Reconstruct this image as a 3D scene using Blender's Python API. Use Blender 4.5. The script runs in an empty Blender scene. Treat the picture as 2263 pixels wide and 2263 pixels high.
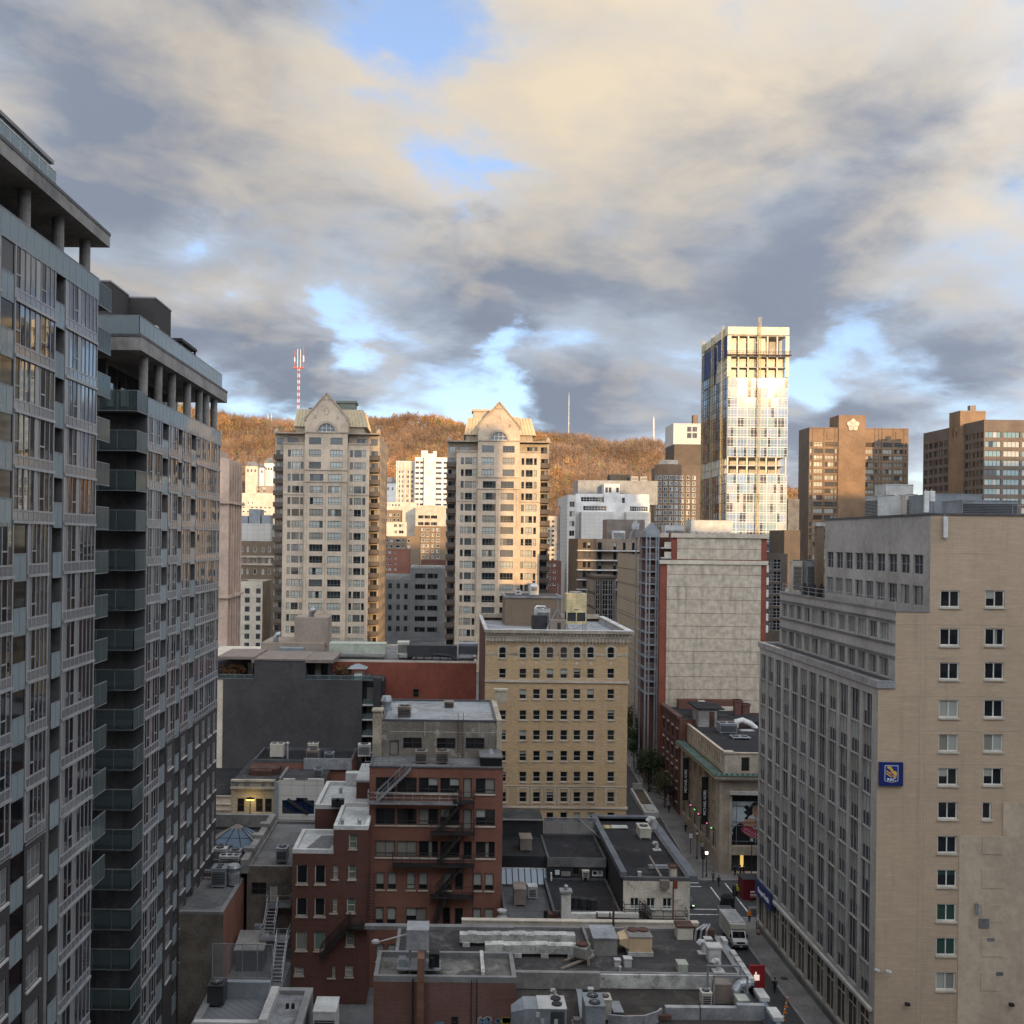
import bpy,math,random
import numpy as np
from mathutils import Matrix,Vector
random.seed(7)
R=math.radians
S=bpy.context.scene
COL=S.collection
# ---------------------------------------------------------------- camera
F=2261.0/2263.0
CAMZ=41.0
ROLL=0.012
cd=bpy.data.cameras.new('camera')
cd.sensor_width=36.0
cd.lens=36.0*F
cd.shift_x=(1131.5-990.5)/2263.0
cd.shift_y=(1191.0-1131.5)/2263.0
cd.clip_start=0.5
cd.clip_end=9000.0
cam=bpy.data.objects.new('camera',cd)
COL.objects.link(cam)
c_,s_=math.cos(ROLL),math.sin(ROLL)
cam.matrix_world=Matrix(((c_,-s_,0,0),(0,0,-1,0),(s_,c_,0,CAMZ),(0,0,0,1)))
S.camera=cam
# ---------------------------------------------------------------- look
S.view_settings.view_transform='Standard'
S.view_settings.look='None'
EXPOSURE=1.3
S.view_settings.exposure=EXPOSURE
S.view_settings.gamma=1.0
S.view_settings.use_curve_mapping=False
S.render.engine='CYCLES'
try:
 S.cycles.use_denoising=True
 S.cycles.max_bounces=6
 S.cycles.diffuse_bounces=3
 S.cycles.glossy_bounces=3
 S.cycles.transparent_max_bounces=12
 S.cycles.caustics_reflective=False
 S.cycles.caustics_refractive=False
 S.cycles.sample_clamp_indirect=4.0
except Exception:
 pass
SUN_AZ,SUN_EL=R(17.0),R(9.5)
SUNV=Vector((math.sin(SUN_AZ)*math.cos(SUN_EL),-math.cos(SUN_AZ)*math.cos(SUN_EL),math.sin(SUN_EL)))
class NT:
 """small helper for shader node trees"""
 def __init__(s,tree):
  s.t=tree;s.n=tree.nodes;s.l=tree.links
 def node(s,kind,**kw):
  n=s.n.new(kind)
  for k,v in kw.items():setattr(n,k,v)
  return n
 def put(s,sock,val):
  if val is None:return
  if isinstance(val,bpy.types.NodeSocket):s.l.new(val,sock)
  else:
   try:sock.default_value=val
   except Exception:sock.default_value=tuple(val)+(1.0,)
 def math(s,op,a,b=None,c=None,clamp=False):
  n=s.node('ShaderNodeMath',operation=op,use_clamp=clamp)
  s.put(n.inputs[0],a);s.put(n.inputs[1],b);s.put(n.inputs[2],c)
  return n.outputs[0]
 def vmath(s,op,a,b=None,out=0):
  n=s.node('ShaderNodeVectorMath',operation=op)
  s.put(n.inputs[0],a);s.put(n.inputs[1],b)
  return n.outputs[out]
 def scale(s,v,f):
  n=s.node('ShaderNodeVectorMath',operation='SCALE')
  s.put(n.inputs[0],v);s.put(n.inputs['Scale'],f)
  return n.outputs[0]
 def mix(s,f,a,b,blend='MIX'):
  n=s.node('ShaderNodeMix',data_type='RGBA',blend_type=blend)
  s.put(n.inputs[0],f);s.put(n.inputs[6],a);s.put(n.inputs[7],b)
  return n.outputs[2]
 def ramp(s,f,lo,hi,a=0.0,b=1.0,smooth=True):
  n=s.node('ShaderNodeMapRange',interpolation_type='SMOOTHSTEP' if smooth else 'LINEAR')
  s.put(n.inputs['Value'],f);n.inputs['From Min'].default_value=lo;n.inputs['From Max'].default_value=hi
  n.inputs['To Min'].default_value=a;n.inputs['To Max'].default_value=b
  return n.outputs['Result']
 def noise(s,v,scale,detail=4.0,rough=0.55,dist=0.0,w=None,out='Fac'):
  n=s.node('ShaderNodeTexNoise')
  if w is not None:
   n.noise_dimensions='4D';n.inputs['W'].default_value=w
  s.put(n.inputs['Vector'],v);n.inputs['Scale'].default_value=scale
  n.inputs['Detail'].default_value=detail;n.inputs['Roughness'].default_value=rough
  n.inputs['Distortion'].default_value=dist
  return n.outputs[out]
 def comb(s,x,y,z):
  n=s.node('ShaderNodeCombineXYZ')
  s.put(n.inputs[0],x);s.put(n.inputs[1],y);s.put(n.inputs[2],z)
  return n.outputs[0]
 def sep(s,v):
  n=s.node('ShaderNodeSeparateXYZ');s.put(n.inputs[0],v)
  return n.outputs
  # ---------------------------------------------------------------- sky
def make_world():
 w=bpy.data.worlds.new('World');S.world=w;w.use_nodes=True
 w.node_tree.nodes.clear()
 T=NT(w.node_tree)
 sky=T.node('ShaderNodeTexSky',sky_type='NISHITA')
 sky.sun_disc=False
 sky.sun_elevation=SUN_EL
 sky.sun_rotation=math.atan2(SUNV.x,SUNV.y)
 sky.altitude=60;sky.air_density=1.0;sky.dust_density=0.4;sky.ozone_density=2.5
 d=T.node('ShaderNodeTexCoord').outputs['Generated']
 d=T.vmath('NORMALIZE',d)
 x,y,z=T.sep(d)
 zc=T.math('ADD',T.math('MAXIMUM',z,0.0),0.30)
 px=T.math('DIVIDE',x,zc);py=T.math('DIVIDE',y,zc)
 u=T.math('ADD',T.math('MULTIPLY',px,0.88),T.math('MULTIPLY',py,0.26))
 v=T.math('ADD',T.math('MULTIPLY',px,-0.40),T.math('MULTIPLY',py,0.92))
 P=T.comb(u,v,T.math('MULTIPLY',z,1.6))
 wp=T.noise(P,2.0,3.0,0.5,out='Color')
 P=T.vmath('ADD',P,T.scale(T.vmath('SUBTRACT',wp,(0.5,0.5,0.5)),0.22))
 dw=T.vmath('NORMALIZE',T.vmath('ADD',d,T.scale(T.vmath('SUBTRACT',T.noise(P,3.4,6.0,0.6,out='Color'),(0.5,0.5,0.5)),0.24)))
 def blob(dx,dy,k):
  a=(dx*1.1713-990.5)/2261.0;b=(1191.0-dy*1.1713)/2261.0
  c=Vector((a,1.0,b)).normalized()
  dt=T.vmath('DOT_PRODUCT',dw,tuple(c),out=1)
  return T.math('EXPONENT',T.math('MULTIPLY',T.math('SUBTRACT',dt,1.0),k))
 n1=T.noise(P,2.5,10.0,0.55,0.0)
 n2=T.noise(T.vmath('ADD',P,(0.02,-0.10,-0.03)),2.5,10.0,0.55,0.0)
 big=T.noise(P,0.95,3.0,0.5,w=5.0)
 fine=T.noise(P,9.0,7.0,0.6,0.0,w=2.0)
 dens=T.math('ADD',T.math('MULTIPLY',n1,0.75),T.math('MULTIPLY',big,0.30))
 dens=T.math('ADD',dens,T.math('MULTIPLY',T.math('SUBTRACT',fine,0.5),0.12))
 for(bx,by,k,wt)in BLOBS_D:
  dens=T.math('ADD',dens,T.math('MULTIPLY',blob(bx,by,k),wt))
 dens=T.math('SUBTRACT',dens,T.ramp(z,0.27,0.12,0.0,0.045))
 cover=T.ramp(dens,0.39,0.52)
 body=T.ramp(dens,0.45,0.68)
 lit=T.math('ADD',0.24,T.math('MULTIPLY',T.math('SUBTRACT',n1,n2),2.2))
 for(bx,by,k,wt)in BLOBS_L:
  lit=T.math('ADD',lit,T.math('MULTIPLY',blob(bx,by,k),wt))
 lit=T.math('ADD',lit,T.math('MULTIPLY',T.math('SUBTRACT',fine,0.5),0.30))
 lit=T.math('SUBTRACT',lit,T.ramp(z,0.36,0.14,0.0,0.24))
 lit=T.ramp(lit,0.0,1.0,smooth=False)
 sun=T.vmath('DOT_PRODUCT',d,tuple(SUNV),out=1)
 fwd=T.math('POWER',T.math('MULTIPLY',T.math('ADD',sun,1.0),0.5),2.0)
 edge=T.mix(body,(0.50,0.58,0.70,1),(0.36,0.385,0.435,1))
 shade=T.mix(T.ramp(n2,0.44,0.64),edge,(0.25,0.29,0.37,1))
 warm=T.mix(T.ramp(fwd,0.02,0.35),(0.80,0.68,0.52,1),(0.84,0.81,0.77,1))
 cloud=T.mix(lit,shade,warm)
 low=T.ramp(z,0.0,0.13)
 cloud=T.mix(low,T.mix(0.45,cloud,(0.66,0.60,0.56,1)),cloud)
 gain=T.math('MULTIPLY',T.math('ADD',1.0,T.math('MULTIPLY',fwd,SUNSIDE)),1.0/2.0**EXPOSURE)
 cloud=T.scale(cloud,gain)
 clear=T.mix(1.0,T.scale(sky.outputs[0],SKY_CLEAR),(0.80,0.73,0.84,1),'MULTIPLY')
 clear=T.mix(0.30,clear,(0.26,0.31,0.36,1))
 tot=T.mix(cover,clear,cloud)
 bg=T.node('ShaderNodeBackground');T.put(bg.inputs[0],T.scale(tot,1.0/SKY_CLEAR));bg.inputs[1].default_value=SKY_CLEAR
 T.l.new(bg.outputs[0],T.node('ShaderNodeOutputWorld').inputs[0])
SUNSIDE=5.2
SKY_CLEAR=0.14
BLOBS_D=[(800,20,420,-0.14),(690,130,1500,-0.07),(870,400,900,-0.12),(1280,0,1200,-0.10),(1180,230,60,0.10),(450,220,80,0.08),(1450,430,60,0.10),(300,480,120,0.06),(330,320,1800,-0.17),(430,570,1200,-0.17),(1640,610,1000,-0.15),(960,700,2500,-0.12),(1560,690,2000,-0.10),(640,680,1500,-0.15),(1900,160,1500,-0.08),(950,550,3000,-0.10)]
BLOBS_L=[(1080,150,140,0.50),(1380,110,180,0.36),(690,290,400,0.42),(560,60,300,0.22),(120,60,150,-0.10),(150,260,150,-0.12),(1880,40,300,-0.06),(1450,520,70,-0.26),(500,480,120,-0.06),(1000,560,200,-0.12),(1800,310,250,0.34),(930,300,400,0.16)]
make_world()
sl=bpy.data.lights.new('sun','SUN');sl.energy=2.5;sl.angle=R(0.53);sl.color=(1.0,0.63,0.28)
so=bpy.data.objects.new('sun',sl);COL.objects.link(so)
so.rotation_euler=SUNV.to_track_quat('Z','Y').to_euler()
so.location=(60,-60,160)
# ---------------------------------------------------------------- helpers: placing, meshes, objects
def W(px,py,Y):
 """point at distance Y that the photograph shows at (px, py)"""
 a=(px-990.5)/2261.0;b=(1191.0-py)/2261.0
 return(Y*(a-ROLL*b),Y,CAMZ+Y*(b+ROLL*a))
def WX(px,Y,py=1191):return W(px,py,Y)[0]
def WZ(py,Y,px=990.5):return W(px,py,Y)[2]
def YX(px,X,py=1191):
 a=(px-990.5)/2261.0;b=(1191.0-py)/2261.0
 return X/(a-ROLL*b)
def sst(a,b,t):
 t=max(0.0,min(1.0,(t-a)/(b-a)));return t*t*(3-2*t)
RIDGE=[(-1500,120),(-700,140),(-310,146),(-80,138),(0,136),(120,128),(260,108),(330,90),(420,62),(700,40),(1500,30)]
def ridge(x):
 for(x0,h0),(x1,h1)in zip(RIDGE,RIDGE[1:]):
  if x<=x1:
   t=max(0,(x-x0)/(x1-x0));return h0+(h1-h0)*t
 return RIDGE[-1][1]
def gz(x,y):
 g=0.0
 if y>127:g=min(y-127,480)*0.07
 if y>607:
  g0=g
  g=g0+(ridge(x*1220.0/max(y,700))+41-12-g0)*sst(600,1230,y)
 return g
class MB:
 def __init__(s):s.v=[];s.f=[];s.m=[]
 def poly(s,pts,m=0):
  n=len(s.v);s.v+=[tuple(p)for p in pts];s.f.append(tuple(range(n,n+len(pts))));s.m.append(m)
 def box(s,x0,x1,y0,y1,z0,z1,m=0,skip=''):
  n=len(s.v)
  s.v+=[(x0,y0,z0),(x1,y0,z0),(x1,y1,z0),(x0,y1,z0),(x0,y0,z1),(x1,y0,z1),(x1,y1,z1),(x0,y1,z1)]
  for k,f in(('b',(3,2,1,0)),('t',(4,5,6,7)),('s',(0,1,5,4)),('e',(1,2,6,5)),('n',(2,3,7,6)),('w',(3,0,4,7))):
   if k in skip:continue
   s.f.append(tuple(n+i for i in f));s.m.append(m)
  return s
 def hexa(s,b,t,m=0):
  """frustum between two 4-point rings"""
  n=len(s.v);s.v+=[tuple(p)for p in b]+[tuple(p)for p in t]
  for f in((3,2,1,0),(4,5,6,7),(0,1,5,4),(1,2,6,5),(2,3,7,6),(3,0,4,7)):
   s.f.append(tuple(n+i for i in f));s.m.append(m)
  return s
 def bar(s,p,q,w,h=None,m=0,up=(0,0,1)):
  h=h or w
  p=Vector(p);q=Vector(q);d=(q-p)
  if d.length<1e-6:return s
  d.normalize();u=Vector(up)
  if abs(d.dot(u))>0.98:u=Vector((0,1,0))
  a=d.cross(u).normalized()*(w/2);c=a.cross(d).normalized()*(h/2)
  s.hexa([p-a-c,p+a-c,p+a+c,p-a+c],[q-a-c,q+a-c,q+a+c,q-a+c],m)
  return s
 def cyl(s,x,y,z0,z1,r,n=12,r2=None,m=0,caps=True):
  r2=r if r2 is None else r2;k=len(s.v)
  for i in range(n):
   a=2*math.pi*i/n;s.v.append((x+r*math.cos(a),y+r*math.sin(a),z0))
  for i in range(n):
   a=2*math.pi*i/n;s.v.append((x+r2*math.cos(a),y+r2*math.sin(a),z1))
  for i in range(n):
   j=(i+1)%n;s.f.append((k+i,k+j,k+n+j,k+n+i));s.m.append(m)
  if caps:
   s.f.append(tuple(k+n+i for i in range(n)));s.m.append(m)
   s.f.append(tuple(k+n-1-i for i in range(n)));s.m.append(m)
  return s
 def tube(s,pts,r,n=8,m=0,r2=None):
  pts=[Vector(p)for p in pts];k0=len(s.v);prev=None
  for i,p in enumerate(pts):
   d=(pts[min(i+1,len(pts)-1)]-pts[max(i-1,0)]).normalized()
   u=prev if prev is not None else(Vector((0,0,1))if abs(d.z)<0.9 else Vector((1,0,0)))
   a=d.cross(u);a=a.normalized()if a.length>1e-5 else d.orthogonal().normalized()
   b=a.cross(d).normalized();prev=b
   rr=r if r2 is None else r+(r2-r)*i/(len(pts)-1)
   for j in range(n):
    t=2*math.pi*j/n;s.v.append(tuple(p+a*(rr*math.cos(t))+b*(rr*math.sin(t))))
  for i in range(len(pts)-1):
   for j in range(n):
    j2=(j+1)%n;b0=k0+i*n
    s.f.append((b0+j,b0+j2,b0+n+j2,b0+n+j));s.m.append(m)
  s.f.append(tuple(k0+n-1-j for j in range(n)));s.m.append(m)
  e=k0+(len(pts)-1)*n
  s.f.append(tuple(e+j for j in range(n)));s.m.append(m)
  return s
 def prism(s,pts,z0,z1,m=0,mt=None):
  """xy polygon (counter-clockwise) extruded in z"""
  k=len(s.v);n=len(pts)
  s.v+=[(p[0],p[1],z0)for p in pts]+[(p[0],p[1],z1)for p in pts]
  for i in range(n):
   j=(i+1)%n;s.f.append((k+i,k+j,k+n+j,k+n+i));s.m.append(m)
  s.f.append(tuple(k+n+i for i in range(n)));s.m.append(m if mt is None else mt)
  s.f.append(tuple(k+n-1-i for i in range(n)));s.m.append(m)
  return s
 def xprism(s,pts,y0,y1,m=0):
  """xz polygon extruded in y"""
  k=len(s.v);n=len(pts)
  s.v+=[(p[0],y0,p[1])for p in pts]+[(p[0],y1,p[1])for p in pts]
  for i in range(n):
   j=(i+1)%n;s.f.append((k+j,k+i,k+n+i,k+n+j));s.m.append(m)
  s.f.append(tuple(k+i for i in range(n)));s.m.append(m)
  s.f.append(tuple(k+2*n-1-i for i in range(n)));s.m.append(m)
  return s
 def yprism(s,pts,x0,x1,m=0):
  """yz polygon extruded in x"""
  k=len(s.v);n=len(pts)
  s.v+=[(x0,p[0],p[1])for p in pts]+[(x1,p[0],p[1])for p in pts]
  for i in range(n):
   j=(i+1)%n;s.f.append((k+i,k+j,k+n+j,k+n+i));s.m.append(m)
  s.f.append(tuple(k+n-1-i for i in range(n)));s.m.append(m)
  s.f.append(tuple(k+n+i for i in range(n)));s.m.append(m)
  return s
 def sphere(s,c,r,n=10,k=6,sq=(1,1,1),m=0):
  b=len(s.v)
  for i in range(k+1):
   t=math.pi*i/k
   for j in range(n):
    a=2*math.pi*j/n
    s.v.append((c[0]+r*sq[0]*math.sin(t)*math.cos(a),c[1]+r*sq[1]*math.sin(t)*math.sin(a),c[2]-r*sq[2]*math.cos(t)))
  for i in range(k):
   for j in range(n):
    j2=(j+1)%n
    s.f.append((b+i*n+j,b+i*n+j2,b+(i+1)*n+j2,b+(i+1)*n+j));s.m.append(m)
  return s
 def wall(s,p0,p1,z0,z1,ops=(),rev=0.2,m=0,mr=None):
  """vertical wall seen from outside with u from p0 to p1; ops are (u0,u1,za,zb) openings with reveals"""
  p0=Vector((p0[0],p0[1]));p1=Vector((p1[0],p1[1]));L=(p1-p0).length
  u=(p1-p0)/L;inn=Vector((-u.y,u.x));mr=m if mr is None else mr
  P=lambda a,z,d=0.0:(p0 .x+u.x*a+inn.x*d,p0 .y+u.y*a+inn.y*d,z)
  ops=[(max(0,o[0]),min(L,o[1]),max(z0,o[2]),min(z1,o[3]))for o in ops]
  vs=sorted(set([z0,z1]+[round(o[2],4)for o in ops]+[round(o[3],4)for o in ops]))
  for za,zb in zip(vs,vs[1:]):
   zm=(za+zb)/2
   cut=sorted((o[0],o[1])for o in ops if o[2]<zm<o[3])
   a=0.0
   for c0,c1 in cut:
    if c0>a+1e-4:s.poly([P(a,za),P(c0,za),P(c0,zb),P(a,zb)],m)
    a=max(a,c1)
   if a<L-1e-4:s.poly([P(a,za),P(L,za),P(L,zb),P(a,zb)],m)
  for(a,b,c,d)in ops:
   s.poly([P(a,c),P(b,c),P(b,c,rev),P(a,c,rev)],mr)
   s.poly([P(a,d,rev),P(b,d,rev),P(b,d),P(a,d)],mr)
   s.poly([P(a,c),P(a,c,rev),P(a,d,rev),P(a,d)],mr)
   s.poly([P(b,c,rev),P(b,c),P(b,d),P(b,d,rev)],mr)
  return s
 def mesh(s,name,mats,off=(0,0,0),smooth=False):
  me=bpy.data.meshes.new(name)
  ox,oy,oz=off
  me.from_pydata([(a-ox,b-oy,c-oz)for a,b,c in s.v],[],s.f)
  if not isinstance(mats,(list,tuple)):mats=[mats]
  for mm in mats:me.materials.append(MATS[mm])
  if len(mats)>1:me.polygons.foreach_set('material_index',s.m)
  if smooth:me.polygons.foreach_set('use_smooth',[True]*len(me.polygons))
  me.update()
  return me
def link(name,data,parent=None,loc=(0,0,0),rot=None):
 o=bpy.data.objects.new(name,data);COL.objects.link(o)
 if parent is not None:o.parent=parent
 o.location=loc
 if rot is not None:o.rotation_euler=rot
 return o
def tag(o,label,cat,group=None):
 o['label']=label;o['category']=cat
 if group:o['group']=group
 return o
def thing(name,label,cat,loc=(0,0,0),group=None,rz=0.0):
 o=link(name,None,None,loc,(0,0,rz));o.empty_display_size=0.5
 return tag(o,label,cat,group)
def part(name,mb,mats,root,parent=None,smooth=False,label=None):
 """mesh given in world coordinates, as a child of root (or of a part that sits at root's origin)"""
 o=link(name,mb.mesh(name,mats,tuple(root.location),smooth),parent or root)
 if label:o['label']=label
 return o
def parts(name,mb,mats,root):
 """each closed box or prism of mb as a part of its own"""
 k=0;i=0
 while i<len(mb.f):
  b=MB();hi=max(mb.f[i]);lo=min(mb.f[i]);j=i
  while j<len(mb.f)and min(mb.f[j])<=hi:hi=max(hi,max(mb.f[j]));lo=min(lo,min(mb.f[j]));j+=1
  b.v=mb.v[lo:hi+1];b.f=[tuple(q-lo for q in f)for f in mb.f[i:j]];b.m=mb.m[i:j];part(name,b,mats,root);i=j
def single(name,mb,mats,label,cat,loc,group=None,smooth=False):
 o=link(name,mb.mesh(name,mats,loc,smooth),None,loc)
 return tag(o,label,cat,group)
def structure(name,mb,mats):
 o=link(name,mb.mesh(name,mats));o['kind']='structure';return o
def local(name,mb,mats,parent,smooth=False):
 """mesh already in the parent's own coordinates"""
 return link(name,mb.mesh(name,mats,(0,0,0),smooth),parent)
def clone(root,loc=None,rz=None,label=None,group=None):
 def cp(o,par):
  c=o.copy();COL.objects.link(c);c.parent=par
  for ch in o.children:cp(ch,c)
  return c
 c=cp(root,None)
 if loc is not None:c.location=loc
 if rz is not None:c.rotation_euler=(0,0,rz)
 if label:c['label']=label
 if group:c['group']=group
 return c
 # ---------------------------------------------------------------- materials
MATS={}
def newmat(name):
 m=bpy.data.materials.new(name);m.use_nodes=True
 MATS[name]=m
 T=NT(m.node_tree);bs=m.node_tree.nodes['Principled BSDF']
 return m,T,bs
def wallvec(T):
 p=T.node('ShaderNodeNewGeometry').outputs['Position']
 x,y,z=T.sep(p)
 return p,T.comb(T.math('ADD',x,y),z,0.0)
def surf(name,col,var=0.18,scale=0.35,rough=0.85,streak=0.0,bump=0.0,spec=0.3,dirt=None,fine=9.0,metal=0.0,tint=None):
 m,T,bs=newmat(name)
 p,wv=wallvec(T)
 a=T.noise(p,scale,5.0,0.6)
 b=T.noise(p,scale*fine,3.0,0.6)
 f=T.math('ADD',T.math('MULTIPLY',a,0.65),T.math('MULTIPLY',b,0.35))
 c2=tint or[c*0.8 for c in col]
 lo=[max(0,c*(1-var*1.6))for c in c2];hi=[min(1,c*(1+var*1.2))for c in col]
 k=T.mix(T.ramp(f,0.3,0.7),tuple(lo)+(1,),tuple(hi)+(1,))
 if streak>0:
  sx,sy,sz=T.sep(p)
  sv=T.comb(T.math('MULTIPLY',T.math('ADD',sx,sy),1.6),T.math('MULTIPLY',sz,0.10),0.0)
  st=T.ramp(T.noise(sv,1.0,4.0,0.65),0.5,0.75)
  k=T.mix(T.math('MULTIPLY',st,streak),k,tuple(c*0.35 for c in col)+(1,))
 if dirt:
  k=T.mix(T.ramp(T.noise(p,dirt[1],6.0,0.7),0.52,0.68),k,tuple(dirt[0])+(1,))
 T.put(bs.inputs['Base Color'],k)
 bs.inputs['Roughness'].default_value=rough
 bs.inputs['Specular IOR Level'].default_value=spec
 bs.inputs['Metallic'].default_value=metal
 if bump>0:
  bn=T.node('ShaderNodeBump');bn.inputs['Strength'].default_value=bump;bn.inputs['Distance'].default_value=0.05
  T.l.new(T.noise(p,scale*30,4.0,0.6),bn.inputs['Height']);T.l.new(bn.outputs[0],bs.inputs['Normal'])
 return m
def bricks(name,c1,c2,mortar,bw=0.24,bh=0.085,mw=0.012,var=0.25,rough=0.9,offset=0.5,streak=0.25,flat=0.0):
 m,T,bs=newmat(name)
 p,wv=wallvec(T)
 n=T.node('ShaderNodeTexBrick');n.offset=offset
 T.l.new(wv,n.inputs['Vector'])
 n.inputs['Color1'].default_value=tuple(c1)+(1,);n.inputs['Color2'].default_value=tuple(c2)+(1,)
 n.inputs['Mortar'].default_value=tuple(mortar)+(1,)
 n.inputs['Scale'].default_value=1.0;n.inputs['Mortar Size'].default_value=mw
 n.inputs['Brick Width'].default_value=bw;n.inputs['Row Height'].default_value=bh
 n.inputs['Bias'].default_value=0.0
 k=n.outputs['Color']
 a=T.ramp(T.noise(p,0.25,6.0,0.62),0.3,0.72)
 k=T.mix(T.math('MULTIPLY',a,var*2),k,tuple(c*0.55 for c in c1)+(1,))
 sx,sy,sz=T.sep(p)
 sv=T.comb(T.math('MULTIPLY',T.math('ADD',sx,sy),1.1),T.math('MULTIPLY',sz,0.08),0.0)
 st=T.ramp(T.noise(sv,1.0,4.0,0.65),0.52,0.76)
 k=T.mix(T.math('MULTIPLY',st,streak),k,tuple(c*0.4 for c in c2)+(1,))
 hv=T.comb(T.math('MULTIPLY',T.math('ADD',sx,sy),0.5),T.math('MULTIPLY',sz,5.0),0.0)
 k=T.mix(T.math('MULTIPLY',T.ramp(T.noise(hv,1.0,3.0,0.6),0.45,0.75),0.22),k,tuple(min(1,c*1.35)for c in c1)+(1,))
 T.put(bs.inputs['Base Color'],k);bs.inputs['Roughness'].default_value=rough;bs.inputs['Specular IOR Level'].default_value=0.2
 return m
def glass(name,col,rough=0.03,ior=1.5,wav=0.0,spec=0.5):
 m,T,bs=newmat(name)
 bs.inputs['Base Color'].default_value=tuple(col)+(1,)
 bs.inputs['Roughness'].default_value=rough;bs.inputs['IOR'].default_value=ior
 bs.inputs['Specular IOR Level'].default_value=spec
 if wav>0:
  p=T.node('ShaderNodeNewGeometry').outputs['Position']
  bn=T.node('ShaderNodeBump');bn.inputs['Strength'].default_value=wav;bn.inputs['Distance'].default_value=0.02
  T.l.new(T.noise(p,0.9,2.0,0.5),bn.inputs['Height']);T.l.new(bn.outputs[0],bs.inputs['Normal'])
 return m
def clearglass(name,tint,op=0.35,rough=0.04,base=0.28):
 m,T,bs=newmat(name)
 out=m.node_tree.nodes['Material Output']
 tr=T.node('ShaderNodeBsdfTransparent');tr.inputs[0].default_value=tuple(tint)+(1,)
 bs.inputs['Base Color'].default_value=tuple(c*base for c in tint)+(1,);bs.inputs['Roughness'].default_value=rough
 bs.inputs['Specular IOR Level'].default_value=0.5
 lw=T.node('ShaderNodeFresnel');lw.inputs['IOR'].default_value=1.9
 f=T.math('ADD',T.math('MULTIPLY',lw.outputs[0],1.0-op),op,clamp=True)
 mx=T.node('ShaderNodeMixShader');T.put(mx.inputs[0],f)
 T.l.new(tr.outputs[0],mx.inputs[1]);T.l.new(bs.outputs[0],mx.inputs[2]);T.l.new(mx.outputs[0],out.inputs[0])
 return m
def lamp(name,col,e):
 m,T,bs=newmat(name)
 bs.inputs['Base Color'].default_value=tuple(col)+(1,)
 bs.inputs['Emission Color'].default_value=tuple(col)+(1,);bs.inputs['Emission Strength'].default_value=e
 return m
glass('pane_dark',(0.012,0.014,0.016),0.04)
glass('pane_deep',(0.022,0.021,0.020),0.05)
glass('pane_mid',(0.065,0.068,0.066),0.06)
glass('pane_blind',(0.30,0.31,0.27),0.12)
glass('pane_curtain',(0.20,0.19,0.16),0.12)
glass('pane_green',(0.022,0.055,0.040),0.10)
glass('pane_brown',(0.06,0.04,0.028),0.08)
glass('condo_glass',(0.016,0.020,0.026),0.02,3.0,0.05)
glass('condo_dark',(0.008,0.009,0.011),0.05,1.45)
glass('condo_panel',(0.225,0.225,0.225),0.14,1.7)
glass('condo_spandrel',(0.15,0.155,0.165),0.10,1.9)
glass('tower_glass',(0.045,0.07,0.095),0.03,2.2,0.08)
glass('blue_glass',(0.012,0.025,0.065),0.05,1.5,0.05)
glass('teal_glass',(0.10,0.17,0.165),0.04,1.7,0.15)
glass('black_glass',(0.006,0.007,0.010),0.02,1.6)
glass('sky_glass',(0.12,0.16,0.20),0.06,1.6)
clearglass('rail_glass',(0.70,0.80,0.82),0.30,0.04,0.62)
clearglass('rail_frost',(0.55,0.68,0.66),0.24,0.08)
surf('alu',(0.30,0.295,0.288),0.06,0.8,0.45,spec=0.5)
surf('alu_dark',(0.085,0.085,0.088),0.08,0.8,0.5,spec=0.5)
surf('frame_white',(0.62,0.62,0.58),0.08,0.8,0.6)
surf('frame_cream',(0.46,0.41,0.33),0.08,0.8,0.6)
surf('frame_brown',(0.055,0.045,0.04),0.1,0.8,0.6)
surf('steel',(0.33,0.34,0.35),0.12,0.9,0.35,metal=0.6,spec=0.5)
surf('steel_rail',(0.20,0.205,0.21),0.12,0.9,0.5,spec=0.5)
surf('iron',(0.028,0.025,0.024),0.2,0.9,0.6)
surf('galv',(0.34,0.345,0.35),0.18,0.8,0.35,streak=0.2,metal=0.35,spec=0.5)
surf('galv_gold',(0.72,0.60,0.34),0.15,0.7,0.38,streak=0.25,metal=0.5)
surf('rust',(0.085,0.043,0.029),0.35,1.2,0.85,dirt=((0.06,0.035,0.025),1.4))
surf('unit_beige',(0.46,0.42,0.34),0.10,0.7,0.6,streak=0.25)
surf('unit_brown',(0.20,0.16,0.13),0.10,0.7,0.6,streak=0.25)
surf('unit_grey',(0.21,0.225,0.235),0.10,0.7,0.5,streak=0.25)
surf('unit_green',(0.37,0.385,0.31),0.10,0.6,0.55,streak=0.3)
surf('unit_white',(0.44,0.43,0.40),0.10,0.7,0.55,streak=0.25)
surf('black',(0.012,0.012,0.013),0.2,0.9,0.5)
surf('dark',(0.032,0.032,0.034),0.2,0.6,0.7)
surf('white_paint',(0.58,0.57,0.53),0.12,0.5,0.7,streak=0.2)
surf('concrete',(0.235,0.22,0.20),0.20,0.30,0.85,streak=0.35,bump=0.1)
surf('concrete_light',(0.44,0.42,0.385),0.14,0.30,0.85,streak=0.3)
surf('concrete_dark',(0.14,0.135,0.13),0.2,0.3,0.85,streak=0.3)
surf('stucco_grey',(0.36,0.33,0.292),0.10,0.25,0.9,streak=0.25)
surf('stucco_brown',(0.27,0.215,0.17),0.06,0.25,0.9,streak=0.12)
surf('stucco_cream',(0.52,0.455,0.36),0.10,0.25,0.9,streak=0.15)
surf('stone_pale',(0.56,0.48,0.375),0.10,0.28,0.85,streak=0.22)
surf('stone_trim',(0.46,0.39,0.305),0.12,0.4,0.85,streak=0.22)
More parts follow.
